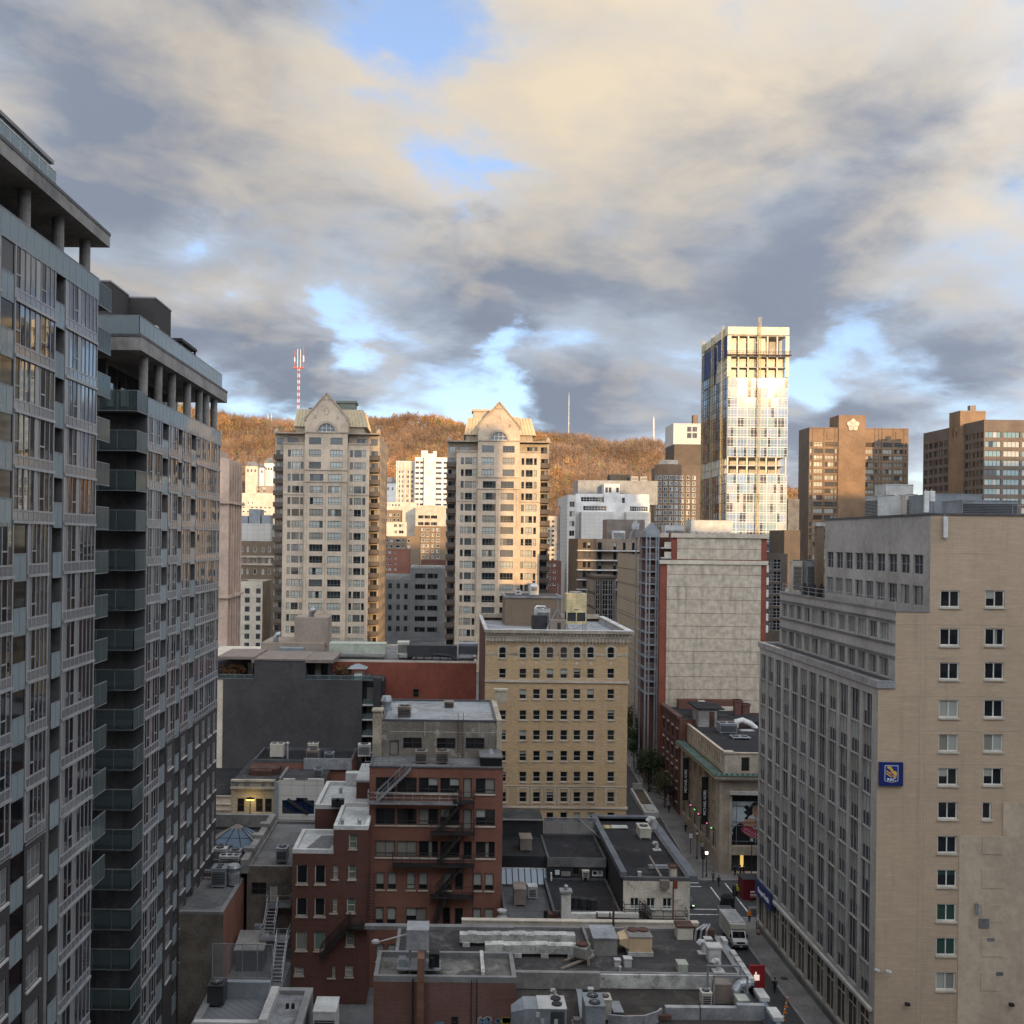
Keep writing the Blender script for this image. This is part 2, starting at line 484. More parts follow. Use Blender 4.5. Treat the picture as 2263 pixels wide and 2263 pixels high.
surf('stone_dirty',(0.36,0.31,0.235),0.22,0.5,0.9,streak=0.5)
surf('stone_mk',(0.36,0.295,0.225),0.14,0.4,0.9,streak=0.35)
surf('stone_pink',(0.46,0.33,0.25),0.10,0.3,0.85,streak=0.2)
surf('charcoal',(0.060,0.056,0.055),0.10,0.25,0.9,streak=0.15)
surf('grey_block',(0.27,0.275,0.265),0.10,0.2,0.85,streak=0.3)
surf('metal_gold',(0.40,0.315,0.185),0.07,0.2,0.5,spec=0.5)
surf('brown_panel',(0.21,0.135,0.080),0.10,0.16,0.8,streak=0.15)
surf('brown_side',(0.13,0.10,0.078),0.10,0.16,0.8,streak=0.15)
surf('bronze',(0.075,0.055,0.040),0.12,0.3,0.6)
surf('copper',(0.085,0.125,0.10),0.2,0.6,0.8,streak=0.3)
surf('render_patch',(0.455,0.365,0.268),0.07,0.25,0.92,streak=0.15)
surf('white_wall',(0.66,0.63,0.58),0.08,0.3,0.8,streak=0.12)
surf('paint_red',(0.21,0.062,0.040),0.10,0.25,0.9,streak=0.12)
surf('board_formed',(0.46,0.392,0.30),0.13,1.1,0.9,streak=0.6)
def roofing(name,col,dirt,seam=1.0,rough=0.88,wet=0.5):
 m,T,bs=newmat(name)
 p=T.node('ShaderNodeNewGeometry').outputs['Position']
 f=T.ramp(T.math('ADD',T.math('MULTIPLY',T.noise(p,0.22,6.0,0.65),0.6),T.math('MULTIPLY',T.noise(p,2.5,4.0,0.65),0.4)),0.32,0.68)
 k=T.mix(f,tuple(c*0.65 for c in col)+(1,),tuple(c*1.35 for c in col)+(1,))
 k=T.mix(T.ramp(T.noise(p,0.33,7.0,0.7,0.6),0.52,0.66),k,tuple(dirt)+(1,))
 b=T.node('ShaderNodeTexBrick');b.offset=0.37;T.l.new(T.vmath('ADD',p,T.scale(T.noise(p,0.8,2.0,0.5,out='Color'),0.12)),b.inputs['Vector'])
 for q,v in(('Scale',1.0),('Mortar Size',0.035),('Mortar Smooth',0.5),('Brick Width',5.5),('Row Height',0.95)):b.inputs[q].default_value=v
 k=T.mix(T.math('MULTIPLY',b.outputs['Fac'],0.55*seam),k,tuple(c*0.4 for c in col)+(1,))
 T.put(bs.inputs['Base Color'],k);bs.inputs['Specular IOR Level'].default_value=0.2
 T.put(bs.inputs['Roughness'],T.ramp(T.noise(p,0.28,3.0,0.5,w=3.0),0.54,0.62,rough,wet))
 bn=T.node('ShaderNodeBump');bn.inputs['Strength'].default_value=0.25;bn.inputs['Distance'].default_value=0.04
 T.l.new(T.noise(p,9.0,4.0,0.6),bn.inputs['Height']);T.l.new(bn.outputs[0],bs.inputs['Normal'])
roofing('roof_black',(0.021,0.020,0.021),(0.034,0.033,0.033))
roofing('roof_dark',(0.045,0.044,0.044),(0.095,0.09,0.085))
roofing('roof_grey',(0.135,0.13,0.125),(0.08,0.077,0.075))
roofing('roof_silver',(0.23,0.24,0.245),(0.13,0.135,0.14),1.0,0.5,0.2)
surf('roof_gravel',(0.11,0.105,0.09),0.35,0.5,0.95,dirt=((0.20,0.19,0.165),0.9),bump=0.3)
roofing('roof_white',(0.44,0.44,0.42),(0.36,0.36,0.345),0.4,0.8,0.6)
surf('flashing',(0.19,0.183,0.175),0.15,0.6,0.5,streak=0.2,spec=0.5)
surf('flashing_dark',(0.085,0.083,0.085),0.2,0.6,0.6)
surf('peel_white',(0.46,0.44,0.40),0.25,1.0,0.9,dirt=((0.15,0.14,0.13),1.3))
surf('whitewash',(0.58,0.52,0.42),0.15,0.8,0.9,dirt=((0.30,0.25,0.19),1.7))
bricks('brick_red',(0.235,0.090,0.058),(0.19,0.068,0.045),(0.19,0.125,0.10))
bricks('brick_deep',(0.145,0.057,0.040),(0.11,0.044,0.032),(0.10,0.075,0.065))
bricks('brick_old',(0.19,0.080,0.055),(0.12,0.056,0.043),(0.155,0.125,0.11),0.23,0.085,0.014,var=0.4)
bricks('brick_tan',(0.455,0.345,0.24),(0.415,0.312,0.215),(0.33,0.25,0.175),0.40,0.15,0.012,var=0.16,streak=0.30)
bricks('brick_buff',(0.50,0.352,0.198),(0.385,0.26,0.138),(0.33,0.24,0.15),0.30,0.10,0.010,var=0.20,streak=0.22)
bricks('brick_char',(0.062,0.056,0.054),(0.048,0.043,0.042),(0.05,0.046,0.045),0.24,0.09,0.01,var=0.15,streak=0.12)
bricks('brick_brown',(0.20,0.145,0.095),(0.16,0.115,0.075),(0.17,0.13,0.095),var=0.2)
bricks('stone_block',(0.36,0.30,0.22),(0.31,0.255,0.18),(0.20,0.165,0.12),1.0,0.42,0.02,var=0.2,streak=0.3)
bricks('panel_pale',(0.50,0.47,0.42),(0.47,0.44,0.395),(0.25,0.235,0.21),1.6,1.3,0.03,var=0.08,offset=0.0,streak=0.15)
bricks('panel_white',(0.68,0.65,0.60),(0.65,0.62,0.575),(0.42,0.40,0.37),4.0,3.2,0.04,var=0.06,offset=0.0,streak=0.1)
bricks('panel_tan',(0.30,0.235,0.165),(0.28,0.22,0.155),(0.10,0.08,0.06),60.0,2.75,0.05,var=0.12,offset=0.0,streak=0.35)
# ---------------------------------------------------------------- windows
FR_C={};PN_C={};COUNT={}
ST={'plain':dict(cols=1,tr=(),t=0.05,fm='frame_brown',gl=(('d',6),('m',1),('h',1))),'sash':dict(cols=1,tr=(0.48,),t=0.07,fm='frame_cream',gl=(('d',9),('h',3),('t',2),('m',1)),sill='stone_trim'),}
def style(name,**kw):
 d=dict(cols=1,tr=(),t=0.06,fm='frame_brown',gl=(('d',1),),split=False,sill=None,pal={});d.update(kw);ST[name]=d
PAL={'d':'pane_dark','D':'pane_deep','m':'pane_mid','b':'pane_blind','c':'pane_curtain','g':'pane_green','n':'pane_brown'}
def recipe(st,rnd):
 tot=sum(w for _,w in st['gl']);r=rnd.random()*tot
 for k,w in st['gl']:
  r-=w
  if r<=0:return k
 return st['gl'][-1][0]
def pane_mesh(cells,pal):
 """cells: (x0,x1,z0,z1,recipe)"""
 key=(tuple((round(a,3),round(b,3),round(c,3),round(d,3),k)for a,b,c,d,k in cells),tuple(sorted(pal.items())))
 if key in PN_C:return PN_C[key]
 mb=MB();mats=[]
 def mi(k):
  n=pal.get(k)or PAL.get(k)or k
  if n not in mats:mats.append(n)
  return mats.index(n)
 for a,b,c,d,k in cells:
  if k in('h','t','q'):
   zz=c+(d-c)*{'h':0.5,'t':0.68,'q':0.3}[k]
   mb.poly([(a,0,c),(b,0,c),(b,0,zz),(a,0,zz)],mi('d'))
   mb.poly([(a,0,zz),(b,0,zz),(b,0,d),(a,0,d)],mi('b'))
  elif k=='s':
   xx=a+(b-a)*0.35
   mb.poly([(a,0,c),(xx,0,c),(xx,0,d),(a,0,d)],mi('c'))
   mb.poly([(xx,0,c),(b,0,c),(b,0,d),(xx,0,d)],mi('d'))
  else:
   mb.poly([(a,0,c),(b,0,c),(b,0,d),(a,0,d)],mi(k))
 PN_C[key]=mb.mesh('pane',mats)
 return PN_C[key]
def frame_mesh(w,h,st,dep):
 key=(round(w,3),round(h,3),st['cols'],st['tr'],st['t'],st['fm'],st['sill']if 'sill' in st else None,round(dep,3))
 if key in FR_C:return FR_C[key]
 t=st['t'];mb=MB();y0=-0.05;y1=0.06
 mb.box(0,w,y0,y1,0,t);mb.box(0,w,y0,y1,h-t,h);mb.box(0,t,y0,y1,t,h-t);mb.box(w-t,w,y0,y1,t,h-t)
 for i in range(1,st['cols']):
  x=w*i/st['cols'];mb.box(x-t*0.4,x+t*0.4,y0+0.004,y1,t,h-t)
 for f in st['tr']:
  mb.box(t,w-t,y0+0.008,y1,h*f-t*0.4,h*f+t*0.4)
 mats=[st['fm']]
 if st.get('sill'):
  mb.box(-0.07,w+0.07,-dep-0.10,-dep+0.08,-0.14,-0.012,1);mats.append(st['sill'])
 FR_C[key]=mb.mesh('window',mats)
 return FR_C[key]
def window(root,p0,ang,u0,u1,z0,z1,sty,dep,rnd,name='window'):
 st=ST[sty];w=u1-u0;h=z1-z0
 ca,sa=math.cos(ang),math.sin(ang)
 dd=dep*0.7
 x=p0[0]+ca*u0-sa*dd;y=p0[1]+sa*u0+ca*dd
 L=root.location
 fo=link(name,frame_mesh(w,h,st,dd),root,(x-L[0],y-L[1],z0-L[2]),(0,0,ang))
 n=st['cols'];pal=st.get('pal',{})
 cells=[(w*i/n,w*(i+1)/n,0.0,h,recipe(st,rnd))for i in range(n)]
 if st.get('sp'):
  f=st['sp']
  cells=[(a,b,h*f,d,k)for a,b,c,d,k in cells]+[(a,b,0.0,h*f,'S')for a,b,c,d,k in cells]
 if st.get('same')and rnd.random()<st['same']:
  cells=[(a,b,c,d,cells[0][4]if k!='S' else k)for a,b,c,d,k in cells]
 cnt=COUNT.setdefault(root.name,0)
 if st.get('split')and cnt+n<=300 and n>1 and not st.get('sp'):
  for(a,b,c,d,k)in cells:
   o=link('pane',pane_mesh([(0,b-a,c,d,k)],pal),fo,(a,0.02,0))
   o.rotation_euler=(rnd.uniform(-1,1)*0.004,0,rnd.uniform(-1,1)*0.006)
  COUNT[root.name]+=n
 else:
  o=link('pane',pane_mesh(cells,pal),fo,(0,0.02,0))
  o.rotation_euler=(rnd.uniform(-1,1)*0.004,0,rnd.uniform(-1,1)*0.004)
  COUNT[root.name]+=1
 return fo
def facade(root,p0,p1,z0,z1,ops,mat,rev=0.22,name='wall',seed=1,mr=None,wins=True,parent=None):
 """ops: (u0,u1,za,zb,style)"""
 mb=MB();mats=[mat]if not mr else[mat,mr]
 mb.wall(p0,p1,z0,z1,[o[:4]for o in ops],rev,0,1 if mr else 0)
 w=part(name,mb,mats,root,parent)
 rnd=random.Random(seed)
 ang=math.atan2(p1[1]-p0[1],p1[0]-p0[0])
 for o in ops:
  if o[4]:window(root,p0,ang,o[0],o[1],o[2],o[3],o[4],rev,rnd)
 return w
def grid(us,zs,sty):
 return[(a,b,c,d,sty)for(c,d)in zs for(a,b)in us]
def shell(root,x0,x1,y0,y1,z0,z1,mat,skip='',name='wall',par=0.0,roof='roof_dark',pt=0.3,cap=None,bottom=False):
 """plain walls except the sides in skip (s,e,n,w), a flat roof and a parapet"""
 sides={'s':((x0,y0),(x1,y0)),'e':((x1,y0),(x1,y1)),'n':((x1,y1),(x0,y1)),'w':((x0,y1),(x0,y0))}
 for k,(a,b)in sides.items():
  if k not in skip:
   mb=MB();mb.wall(a,b,z0,z1);part(name,mb,mat,root)
 zr=z1-par
 e=0.01
 mb=MB();mb.poly([(x0+e,y0+e,zr),(x1-e,y0+e,zr),(x1-e,y1-e,zr),(x0+e,y1-e,zr)]);part('roof',mb,roof,root)
 if par>0:
  mb=MB()
  for(a,b,c,d)in((x0,x1,y0,y0+pt),(x0,x1,y1-pt,y1),(x0,x0+pt,y0+pt,y1-pt),(x1-pt,x1,y0+pt,y1-pt)):
   q=0.015
   mb.box(a-q if a==x0 else a,b+q if b==x1 else b,c-q if c==y0 else c,d+q if d==y1 else d,zr-0.02,z1+0.04)
  part('parapet',mb,cap or mat,root)
  # ---------------------------------------------------------------- ground, streets, hill
surf('asphalt',(0.058,0.057,0.056),0.22,0.25,0.9,dirt=((0.040,0.039,0.039),0.5),bump=0.1)
surf('paving',(0.165,0.155,0.145),0.16,0.4,0.9,dirt=((0.11,0.105,0.10),0.5))
surf('kerb_stone',(0.24,0.23,0.215),0.15,0.6,0.9)
surf('lane_paint',(0.62,0.61,0.58),0.25,1.5,0.8,dirt=((0.25,0.24,0.23),2.0))
surf('soil',(0.10,0.075,0.05),0.3,0.8,0.95)
surf('leaf_litter',(0.26,0.15,0.075),0.35,0.05,0.95)
ys=[-700,-300,-100,0,60,110,127]+list(range(160,601,40))+[607]+list(range(640,1301,30))+[1500,2200,4000]
xs=[-4000,-2200,-1400,-1000]+list(range(-800,801,50))+[1000,1400,2200,4000]
ys_c=[y for y in ys if y<=607];ys_h=[y for y in ys if y>=607]
def sheet(ysl,dz):
 mb=MB();n=len(xs)
 for y in ysl:
  for x in xs:mb.v.append((x,y,gz(x,y)+dz+(6*math.sin(x*0.021+y*0.013)+4*math.sin(x*0.05-y*0.03))*sst(660,900,y)))
 for j in range(len(ysl)-1):
  for i in range(n-1):
   mb.f.append((j*n+i,j*n+i+1,(j+1)*n+i+1,(j+1)*n+i));mb.m.append(0)
 return mb
structure('ground',sheet(ys_c,-0.05),'concrete_dark')
structure('hill',sheet(ys_h,-0.05),'leaf_litter')
def strip(mb,x0,x1,y0,y1,dz,h=None):
 """flat strip that follows the street's slope; h gives it a thickness"""
 cuts=[y0]+[c for c in(127,)if y0<c<y1]+[y1]
 for a,b in zip(cuts,cuts[1:]):
  za,zb=gz(0,a)+dz,gz(0,b)+dz
  if h is None:mb.poly([(x0,a,za),(x1,a,za),(x1,b,zb),(x0,b,zb)])
  else:mb.hexa([(x0,a,za-h),(x1,a,za-h),(x1,b,zb-h),(x0,b,zb-h)],[(x0,a,za),(x1,a,za),(x1,b,zb),(x0,b,zb)])
 return mb
mb=MB();strip(mb,23.6,30.8,-40,330,0.0);structure('street_road',mb,'asphalt')
mb=MB();strip(mb,-150,160,111.8,123.6,0.004);structure('cross_street_road',mb,'asphalt')
for(x0,x1,y0,y1)in((31.0,33.28,-20,111.4),(33.28,140,108.95,111.4),(21.3,23.4,-20,111.4),(-140,21.3,108.9,111.4),(31.0,33.9,124.0,330),(33.9,140,124.0,126.2),(22.4,23.4,124.0,330),(-140,22.4,124.0,125.9)):
 mb=strip(MB(),x0,x1,y0,y1,0.14,0.16);structure('sidewalk',mb,'paving')
for(x0,x1,y0,y1)in((30.8,31.0,-20,111.4),(23.4,23.6,-20,111.4),(30.8,31.0,124.0,330),(23.4,23.6,124.0,330),(31.0,140,111.4,111.6),(-140,23.4,111.4,111.6),(31.0,140,123.8,124.0),(-140,23.4,123.8,124.0)):
 mb=strip(MB(),x0,x1,y0,y1,0.15,0.16);structure('kerb',mb,'kerb_stone')
for(x0,x1,y0,y1)in((23.9,30.6,122.9,123.1),(23.9,30.6,121.6,121.8),(23.9,30.6,114.1,114.3),(23.9,30.6,112.5,112.7),(31.6,31.75,114.3,121.6),(33.7,33.85,112.4,123.0)):
 mb=strip(MB(),x0,x1,y0,y1,0.012);structure('road_marking',mb,'lane_paint')
for(x0,x1,y0,y1)in((25.2,26.6,96,104),(24.0,25.4,128,141),(28.2,30.0,134,139)):
 mb=strip(MB(),x0,x1,y0,y1,0.008);structure('road_patch',mb,'roof_dark')
for(x,y)in((29.3,99.0),(27.0,108.5),(26.4,131.0),(32.0,96.0)):
 mb=MB();z=gz(0,y)+(0.15 if x>31 else 0.012);mb.cyl(x,y,z,z+0.012,0.34,14)
 o=structure('manhole_cover',mb,'dark')
def forest():
 rng=np.random.default_rng(5)
 m,T,bs=newmat('autumn_wood')
 at=T.node('ShaderNodeAttribute');at.attribute_name='tint'
 T.l.new(at.outputs['Color'],bs.inputs['Base Color']);bs.inputs['Roughness'].default_value=0.95;bs.inputs['Specular IOR Level'].default_value=0.05
 N=13500
 y=640+(rng.random(N)**0.85)*640
 x=(rng.random(N)*2-1)*(y*0.34+20)+y*0.05
 keep=~((y<760)&(rng.random(N)<0.45))
 x,y=x[keep],y[keep];N=len(x)
 z=np.array([gz(a,b)+(6*math.sin(a*0.021+b*0.013)+4*math.sin(a*0.05-b*0.03))*sst(660,900,b)for a,b in zip(x,y)])
 h=9+rng.random(N)*6.5
 patch=np.sin(x*0.018+1.3)+np.sin(y*0.023+x*0.011)+np.sin(x*0.047-y*0.031)*0.8+rng.normal(0,0.8,N)
 left=np.clip((-x-60)/200,0,1)
 kinds=np.array([(0.215,0.150,0.105),(0.25,0.148,0.082),(0.37,0.165,0.07),(0.36,0.225,0.09),(0.19,0.19,0.07),(0.07,0.10,0.045)])
 p=patch+left*0.7
 k=np.where(p>2.6,2,np.where(p>1.7,3,np.where(p>0.0,1,0)))
 k=np.where(rng.random(N)<0.03,4,k);k=np.where(rng.random(N)<0.006,5,k)
 V=[];C=[]
 tw=0.22+rng.random(N)*0.16
 ang=rng.random(N)*math.pi
 dx,dy=np.cos(ang)*tw,np.sin(ang)*tw
 for(ax,ay)in((dx,dy),(-dy,dx)):
  a=np.stack([x-ax,y-ay,z-0.5],1);b=np.stack([x+ax,y+ay,z-0.5],1);c=np.stack([x,y,z+h*0.9],1)
  V.append(np.stack([a,b,c],1));C.append(np.tile(np.array([0.30,0.235,0.18]),(N,1))*(0.75+0.5*rng.random((N,1))))
 n=46
 idx=np.repeat(np.arange(N),n);M=len(idx)
 u=rng.normal(size=(M,3));u/=np.linalg.norm(u,axis=1,keepdims=True);r=rng.random((M,1))**0.45
 cr=(2.4+rng.random(N)*1.5)[idx][:,None]
 ctr=np.stack([x,y,z+h*0.66],1)[idx]
 ctr=ctr+u*r*np.concatenate([cr,cr,(h*0.36)[idx][:,None]],1)
 bare=(k[idx]<=1)[:,None]
 up=rng.normal(size=(M,3))*0.5+u*0.7+np.array([0,0,0.7]);up/=np.linalg.norm(up,axis=1,keepdims=True)
 sd=rng.normal(size=(M,3));sd-=up*(sd*up).sum(1,keepdims=True);sd/=np.linalg.norm(sd,axis=1,keepdims=True)
 L=np.where(bare,1.1+rng.random((M,1))*1.1,0.55+rng.random((M,1))*0.7)
 Wd=np.where(bare,0.12+0.18*rng.random((M,1)),0.36+0.32*rng.random((M,1)))
 V.append(np.stack([ctr-sd*Wd-up*L*0.4,ctr+sd*Wd-up*L*0.4,ctr+up*L],1))
 col=kinds[k][idx]*(0.85+0.3*rng.random((M,1)))*(0.78+0.44*rng.random(N)[idx][:,None])
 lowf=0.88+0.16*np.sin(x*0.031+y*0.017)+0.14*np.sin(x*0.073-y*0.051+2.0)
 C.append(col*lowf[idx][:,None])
 V=np.concatenate(V).astype(np.float32);C=np.concatenate(C).astype(np.float32)
 nt=len(V)
 me=bpy.data.meshes.new('hillside_wood')
 me.vertices.add(nt*3);me.vertices.foreach_set('co',V.reshape(-1))
 me.loops.add(nt*3);me.loops.foreach_set('vertex_index',np.arange(nt*3,dtype=np.int32))
 me.polygons.add(nt);me.polygons.foreach_set('loop_start',np.arange(0,nt*3,3,dtype=np.int32))
 me.update(calc_edges=True)
 ca=me.attributes.new('tint','FLOAT_COLOR','POINT')
 ca.data.foreach_set('color',np.concatenate([np.repeat(C,3,0),np.ones((nt*3,1),np.float32)],1).astype(np.float32).reshape(-1))
 me.materials.append(m)
 o=link('hillside_wood',me);o['kind']='stuff'
 tag(o,'autumn wood of bare and russet trees covering the hill','wood')
forest()
# ---------------------------------------------------------------- the glass condominium towers on the left
FL=2.81
def zl(k):return 44.4+FL*k
CF={}
def condo_frame(w,pat):
 key=('f',round(w,3),pat)
 if key in CF:return CF[key]
 n=len(pat);mb=MB();pw=w/n
 sp0,sp1,top=0.10,0.56,FL
 mb.box(0,w,-0.10,0.05,-0.06,sp0)
 mb.box(0,w,-0.03,0.05,sp1,sp1+0.09)
 for i in range(n+1):
  x=min(max(i*pw,0.04),w-0.04);t=0.032 if 0<i<n else 0.06
  mb.box(x-t,x+t,-0.028,0.05,sp0,sp1);mb.box(x-t,x+t,-0.028,0.05,sp1+0.09,top-0.06)
 for i,c in enumerate(pat):
  if c=='O':
   mb.box(i*pw+0.05,(i+1)*pw-0.05,-0.025,0.05,1.28,1.36)
 CF[key]=mb.mesh('window','alu');return CF[key]
def condo_spandrel(w,n):
 key=('s',round(w,3),n)
 if key in CF:return CF[key]
 mb=MB();pw=w/n
 for i in range(n):mb.box(i*pw+0.07,(i+1)*pw-0.07,-0.012,0.03,0.12,0.55)
 CF[key]=mb.mesh('spandrel_panel','condo_spandrel');return CF[key]
CPAL={'P':'condo_panel','G':'condo_glass','O':'condo_dark'}
def condo_window(root,X,Y0,Y1,z0,pat,rnd):
 w=Y1-Y0;n=len(pat);pw=w/n;L=root.location
 fo=link('window',condo_frame(w,pat),root,(X-L[0],Y0-L[1],z0-L[2]),(0,0,math.pi/2))
 link('spandrel_panel',condo_spandrel(w,n),fo)
 cells=[(i*pw,(i+1)*pw,0.64,FL-0.06,c)for i,c in enumerate(pat)]
 cnt=COUNT.setdefault(root.name,0)
 if cnt+n<=300:
  for(a,b,c,d,k)in cells:
   o=link('pane',pane_mesh([(0,b-a,c,d,k)],CPAL),fo,(a,0.012,0))
   o.rotation_euler=(rnd.uniform(-1,1)*0.003,0,rnd.uniform(-1,1)*0.008)
  COUNT[root.name]+=n
 else:
  link('pane',pane_mesh(cells,CPAL),fo,(0,0.012,0))
def rail(mb_g,mb_r,p,q,z0,z1,step=1.1,bot=True):
 """glass panels (separate MBs) and rail bars between plan points p and q"""
 p=Vector((p[0],p[1]));q=Vector((q[0],q[1]));L=(q-p).length;n=max(1,round(L/step));u=(q-p)/L
 nn=Vector((-u.y,u.x))*0.012
 outs=[]
 for i in range(n):
  a=p+u*(L*i/n+0.025);b=p+u*(L*(i+1)/n-0.025)
  m=MB();m.hexa([(a.x-nn.x,a.y-nn.y,z0),(b.x-nn.x,b.y-nn.y,z0),(b.x+nn.x,b.y+nn.y,z0),(a.x+nn.x,a.y+nn.y,z0)],[(a.x-nn.x,a.y-nn.y,z1),(b.x-nn.x,b.y-nn.y,z1),(b.x+nn.x,b.y+nn.y,z1),(a.x+nn.x,a.y+nn.y,z1)])
  outs.append(m)
 mb_r.bar((p.x,p.y,z1+0.03),(q.x,q.y,z1+0.03),0.06,0.05)
 if bot:mb_r.bar((p.x,p.y,z0-0.03),(q.x,q.y,z0-0.03),0.06,0.05)
 for i in range(n+1):
  a=p+u*(L*i/n);mb_r.bar((a.x,a.y,z0-0.05),(a.x,a.y,z1+0.0),0.035)
 return outs
def balcony_glass(root,owner,segs,z0,z1,step=1.3,mat='rail_frost'):
 r=MB()
 for(p,q)in segs:
  for m in rail(None,r,p,q,z0,z1,step):part('rail_panel',m,mat,root,owner)
 part('rail',r,'steel_rail',root,owner)
def recess(root,X,Y0,Y1,z0,dep=1.5):
 """balcony in a recess of the east facade"""
 s=MB();s.box(X-dep,X-0.06,Y0+0.02,Y1-0.02,z0-0.16,z0+0.02)
 b=part('balcony',s,'alu_dark',root)
 balcony_glass(root,b,[((X-0.02,Y0+0.04),(X-0.02,Y1-0.04))],z0-0.18,z0+1.15,0.75,'rail_glass')
style('punch',cols=3,tr=(0.34,),t=0.07,fm='alu',gl=(('d',3),('D',2),('m',1)),sill='concrete_light')
style('door',cols=2,t=0.06,fm='alu_dark',gl=(('d',3),('D',2)))
def condo(name,label,X,Y0,Y1,ztop,bays,recs,podium_z,pod_bays,kmin,kmax,seed,xback=-46):
 """bays: (Ya,Yb,pattern,kfrom,kto); recs: (Ya,Yb)"""
 root=thing(name,label,'building',((X+xback)/2,(Y0+Y1)/2,0))
 rnd=random.Random(seed)
 plan=[(xback,Y0),(X-0.06,Y0)]
 for(a,b)in sorted(recs):
  plan+=[(X-0.06,a),(X-1.6,a),(X-1.6,b),(X-0.06,b)]
 plan+=[(X-0.06,Y1),(xback,Y1)]
 mb=MB();mb.prism(plan,0,ztop)
 part('wall',mb,'concrete_dark',root)
 for k in range(kmax,kmin-1,-1):
  z0=zl(k)
  if z0<0.5:continue
  for(a,b,pat,k0,k1)in bays:
   if k0<=k<=k1:condo_window(root,X,a,b,z0,pat,rnd)
  for(a,b)in recs:
   recess(root,X,a,b,z0)
 for(a,b,wins)in pod_bays:
  ops=[]
  for k in range(kmin,12):
   z0=zl(k)
   if z0<3 or z0+FL>podium_z+0.3:continue
   for(c,d)in wins:ops.append((c-a,d-a,z0+0.55,z0+2.35,'punch'))
  facade(root,(X+0.02,a),(X+0.02,b),0,podium_z,ops,'brick_char',0.16,seed=seed+int(a))
  mb=MB();mb.box(X-0.05,X+0.10,a,b,podium_z,podium_z+0.12);part('ledge',mb,'flashing',root)
 return root
KP=-7
t1=condo('condominium_tower','tall glass condominium with flat concrete roof slab at the left edge',-22.0,38.0,63.7,zl(4)+0.5,[(58.4,63.7,'PGOPGGGG',-15,3),(51.6,56.9,'OGGGPOGG',-1,3),(53.5,56.3,'POGGG',KP,-2),(46.5,51.75,'GGOPGGOG',KP,-2),(44.0,49.9,'GGOPGGOG',-1,3)],[(56.95,58.35)],zl(KP),[(53.5,56.3,[(53.9,55.7)]),(46.0,51.8,[(47.0,48.9),(49.6,51.5)])],-15,3,3)
for k in range(-12,4):
 if k>=-1:recess(t1,-22.0,50.0,51.55,zl(k),0.05)
 else:recess(t1,-22.0,51.85,53.45,zl(k),0.05)
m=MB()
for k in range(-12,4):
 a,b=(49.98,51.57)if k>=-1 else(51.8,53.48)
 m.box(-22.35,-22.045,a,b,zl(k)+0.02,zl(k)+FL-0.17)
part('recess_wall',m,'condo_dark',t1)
def condo_top(root,X,Y0,Y1,zt,rail_h,slab0,slab1,cols,yslab,xs_):
 m=MB();m.box(-40,X-0.02,Y0,Y1,zt-0.0,zt+0.25);part('terrace',m,'concrete',root)
 s=MB();s.box(-40,-25.6,Y0+1.5,Y1-2.2,zt+0.25,slab0);pw=part('penthouse_wall',s,'alu_dark',root)
 y=Y0+2.0
 g=MB()
 while y<Y1-4:
  g.box(-25.62,-25.56,y,y+1.9,zt+0.35,slab0-0.4);y+=2.15
 part('penthouse_window',g,'black_glass',root)
 r=MB()
 for mm in rail(None,r,(X+0.0,Y0),(X+0.0,Y1+0.1),zt+0.0-0.35,zt+rail_h,1.0):part('rail_panel',mm,'rail_glass',root)
 part('rail',r,'steel_rail',root)
 for c in cols:
  m=MB();m.cyl(X-0.55,c,zt+0.24,slab0+0.01,0.33,14);part('column',m,'concrete',root,smooth=False)
 m=MB();m.box(-42,xs_,yslab[0],yslab[1],slab0,slab1);part('roof_slab',m,'concrete',root)
 m=MB();m.box(-42.04,xs_+0.04,yslab[0]-0.04,yslab[1]+0.04,slab1-0.14,slab1+0.05);part('coping',m,'flashing_dark',root)
condo_top(t1,-22.0,38.0,63.8,zl(4)+0.35,0.95,59.1,59.95,[44.5,49.2,53.9,58.6,62.9],(36,64.5),-21.55)
m=MB();m.box(-24.6,-22.9,40,58.2,60.0,62.1);part('roof_screen',m,'unit_grey',t1)
r=MB()
for mm in rail(None,r,(-22.7,40),(-22.7,58.6),60.1,61.7,1.2):part('rail_panel',mm,'rail_glass',t1)
part('rail',r,'frame_white',t1)
m=MB();m.box(-24.8,-22.75,39.8,58.4,62.1,62.3);part('coping',m,'flashing',t1)
m=MB();m.box(-24.0,-22.0,64.0,66.5,20,20.2)
for k in range(-9,5):
 m=MB();m.box(-25.0,-22.05,63.75,66.3,zl(k)-0.14,zl(k)+0.04)
 b=part('balcony',m,'alu_dark',t1)
 balcony_glass(t1,b,[((-22.03,63.8),(-22.03,66.3))],zl(k)-0.2,zl(k)+1.15,1.25)
t2=condo('condominium_tower','shorter glass condominium behind the first with columned terrace and dark rooftop boxes',-22.0,74.6,98.2,zl(2)+0.0,[(74.6,78.4,'GOPGOG',-15,1),(80.25,83.0,'GPOG',KP,1),(84.45,87.2,'GPOG',KP,1),(89.05,98.2,'GGPOGPGGOGGPG',KP,1)],[(78.45,80.2),(83.05,84.4),(87.25,89.0)],zl(KP),[(80.25,83.0,[(80.8,82.4)]),(84.45,87.2,[(85.0,86.6)]),(89.05,98.2,[(89.7,91.3),(92.1,93.5),(94.3,95.7),(96.5,97.8)])],-15,1,9)
ops=[]
for k in range(-14,2):
 z0=zl(k)
 if z0>1:ops+=[(13.6,15.4,z0+0.1,z0+2.5,'door'),(16.6,18.4,z0+0.1,z0+2.5,'door')]
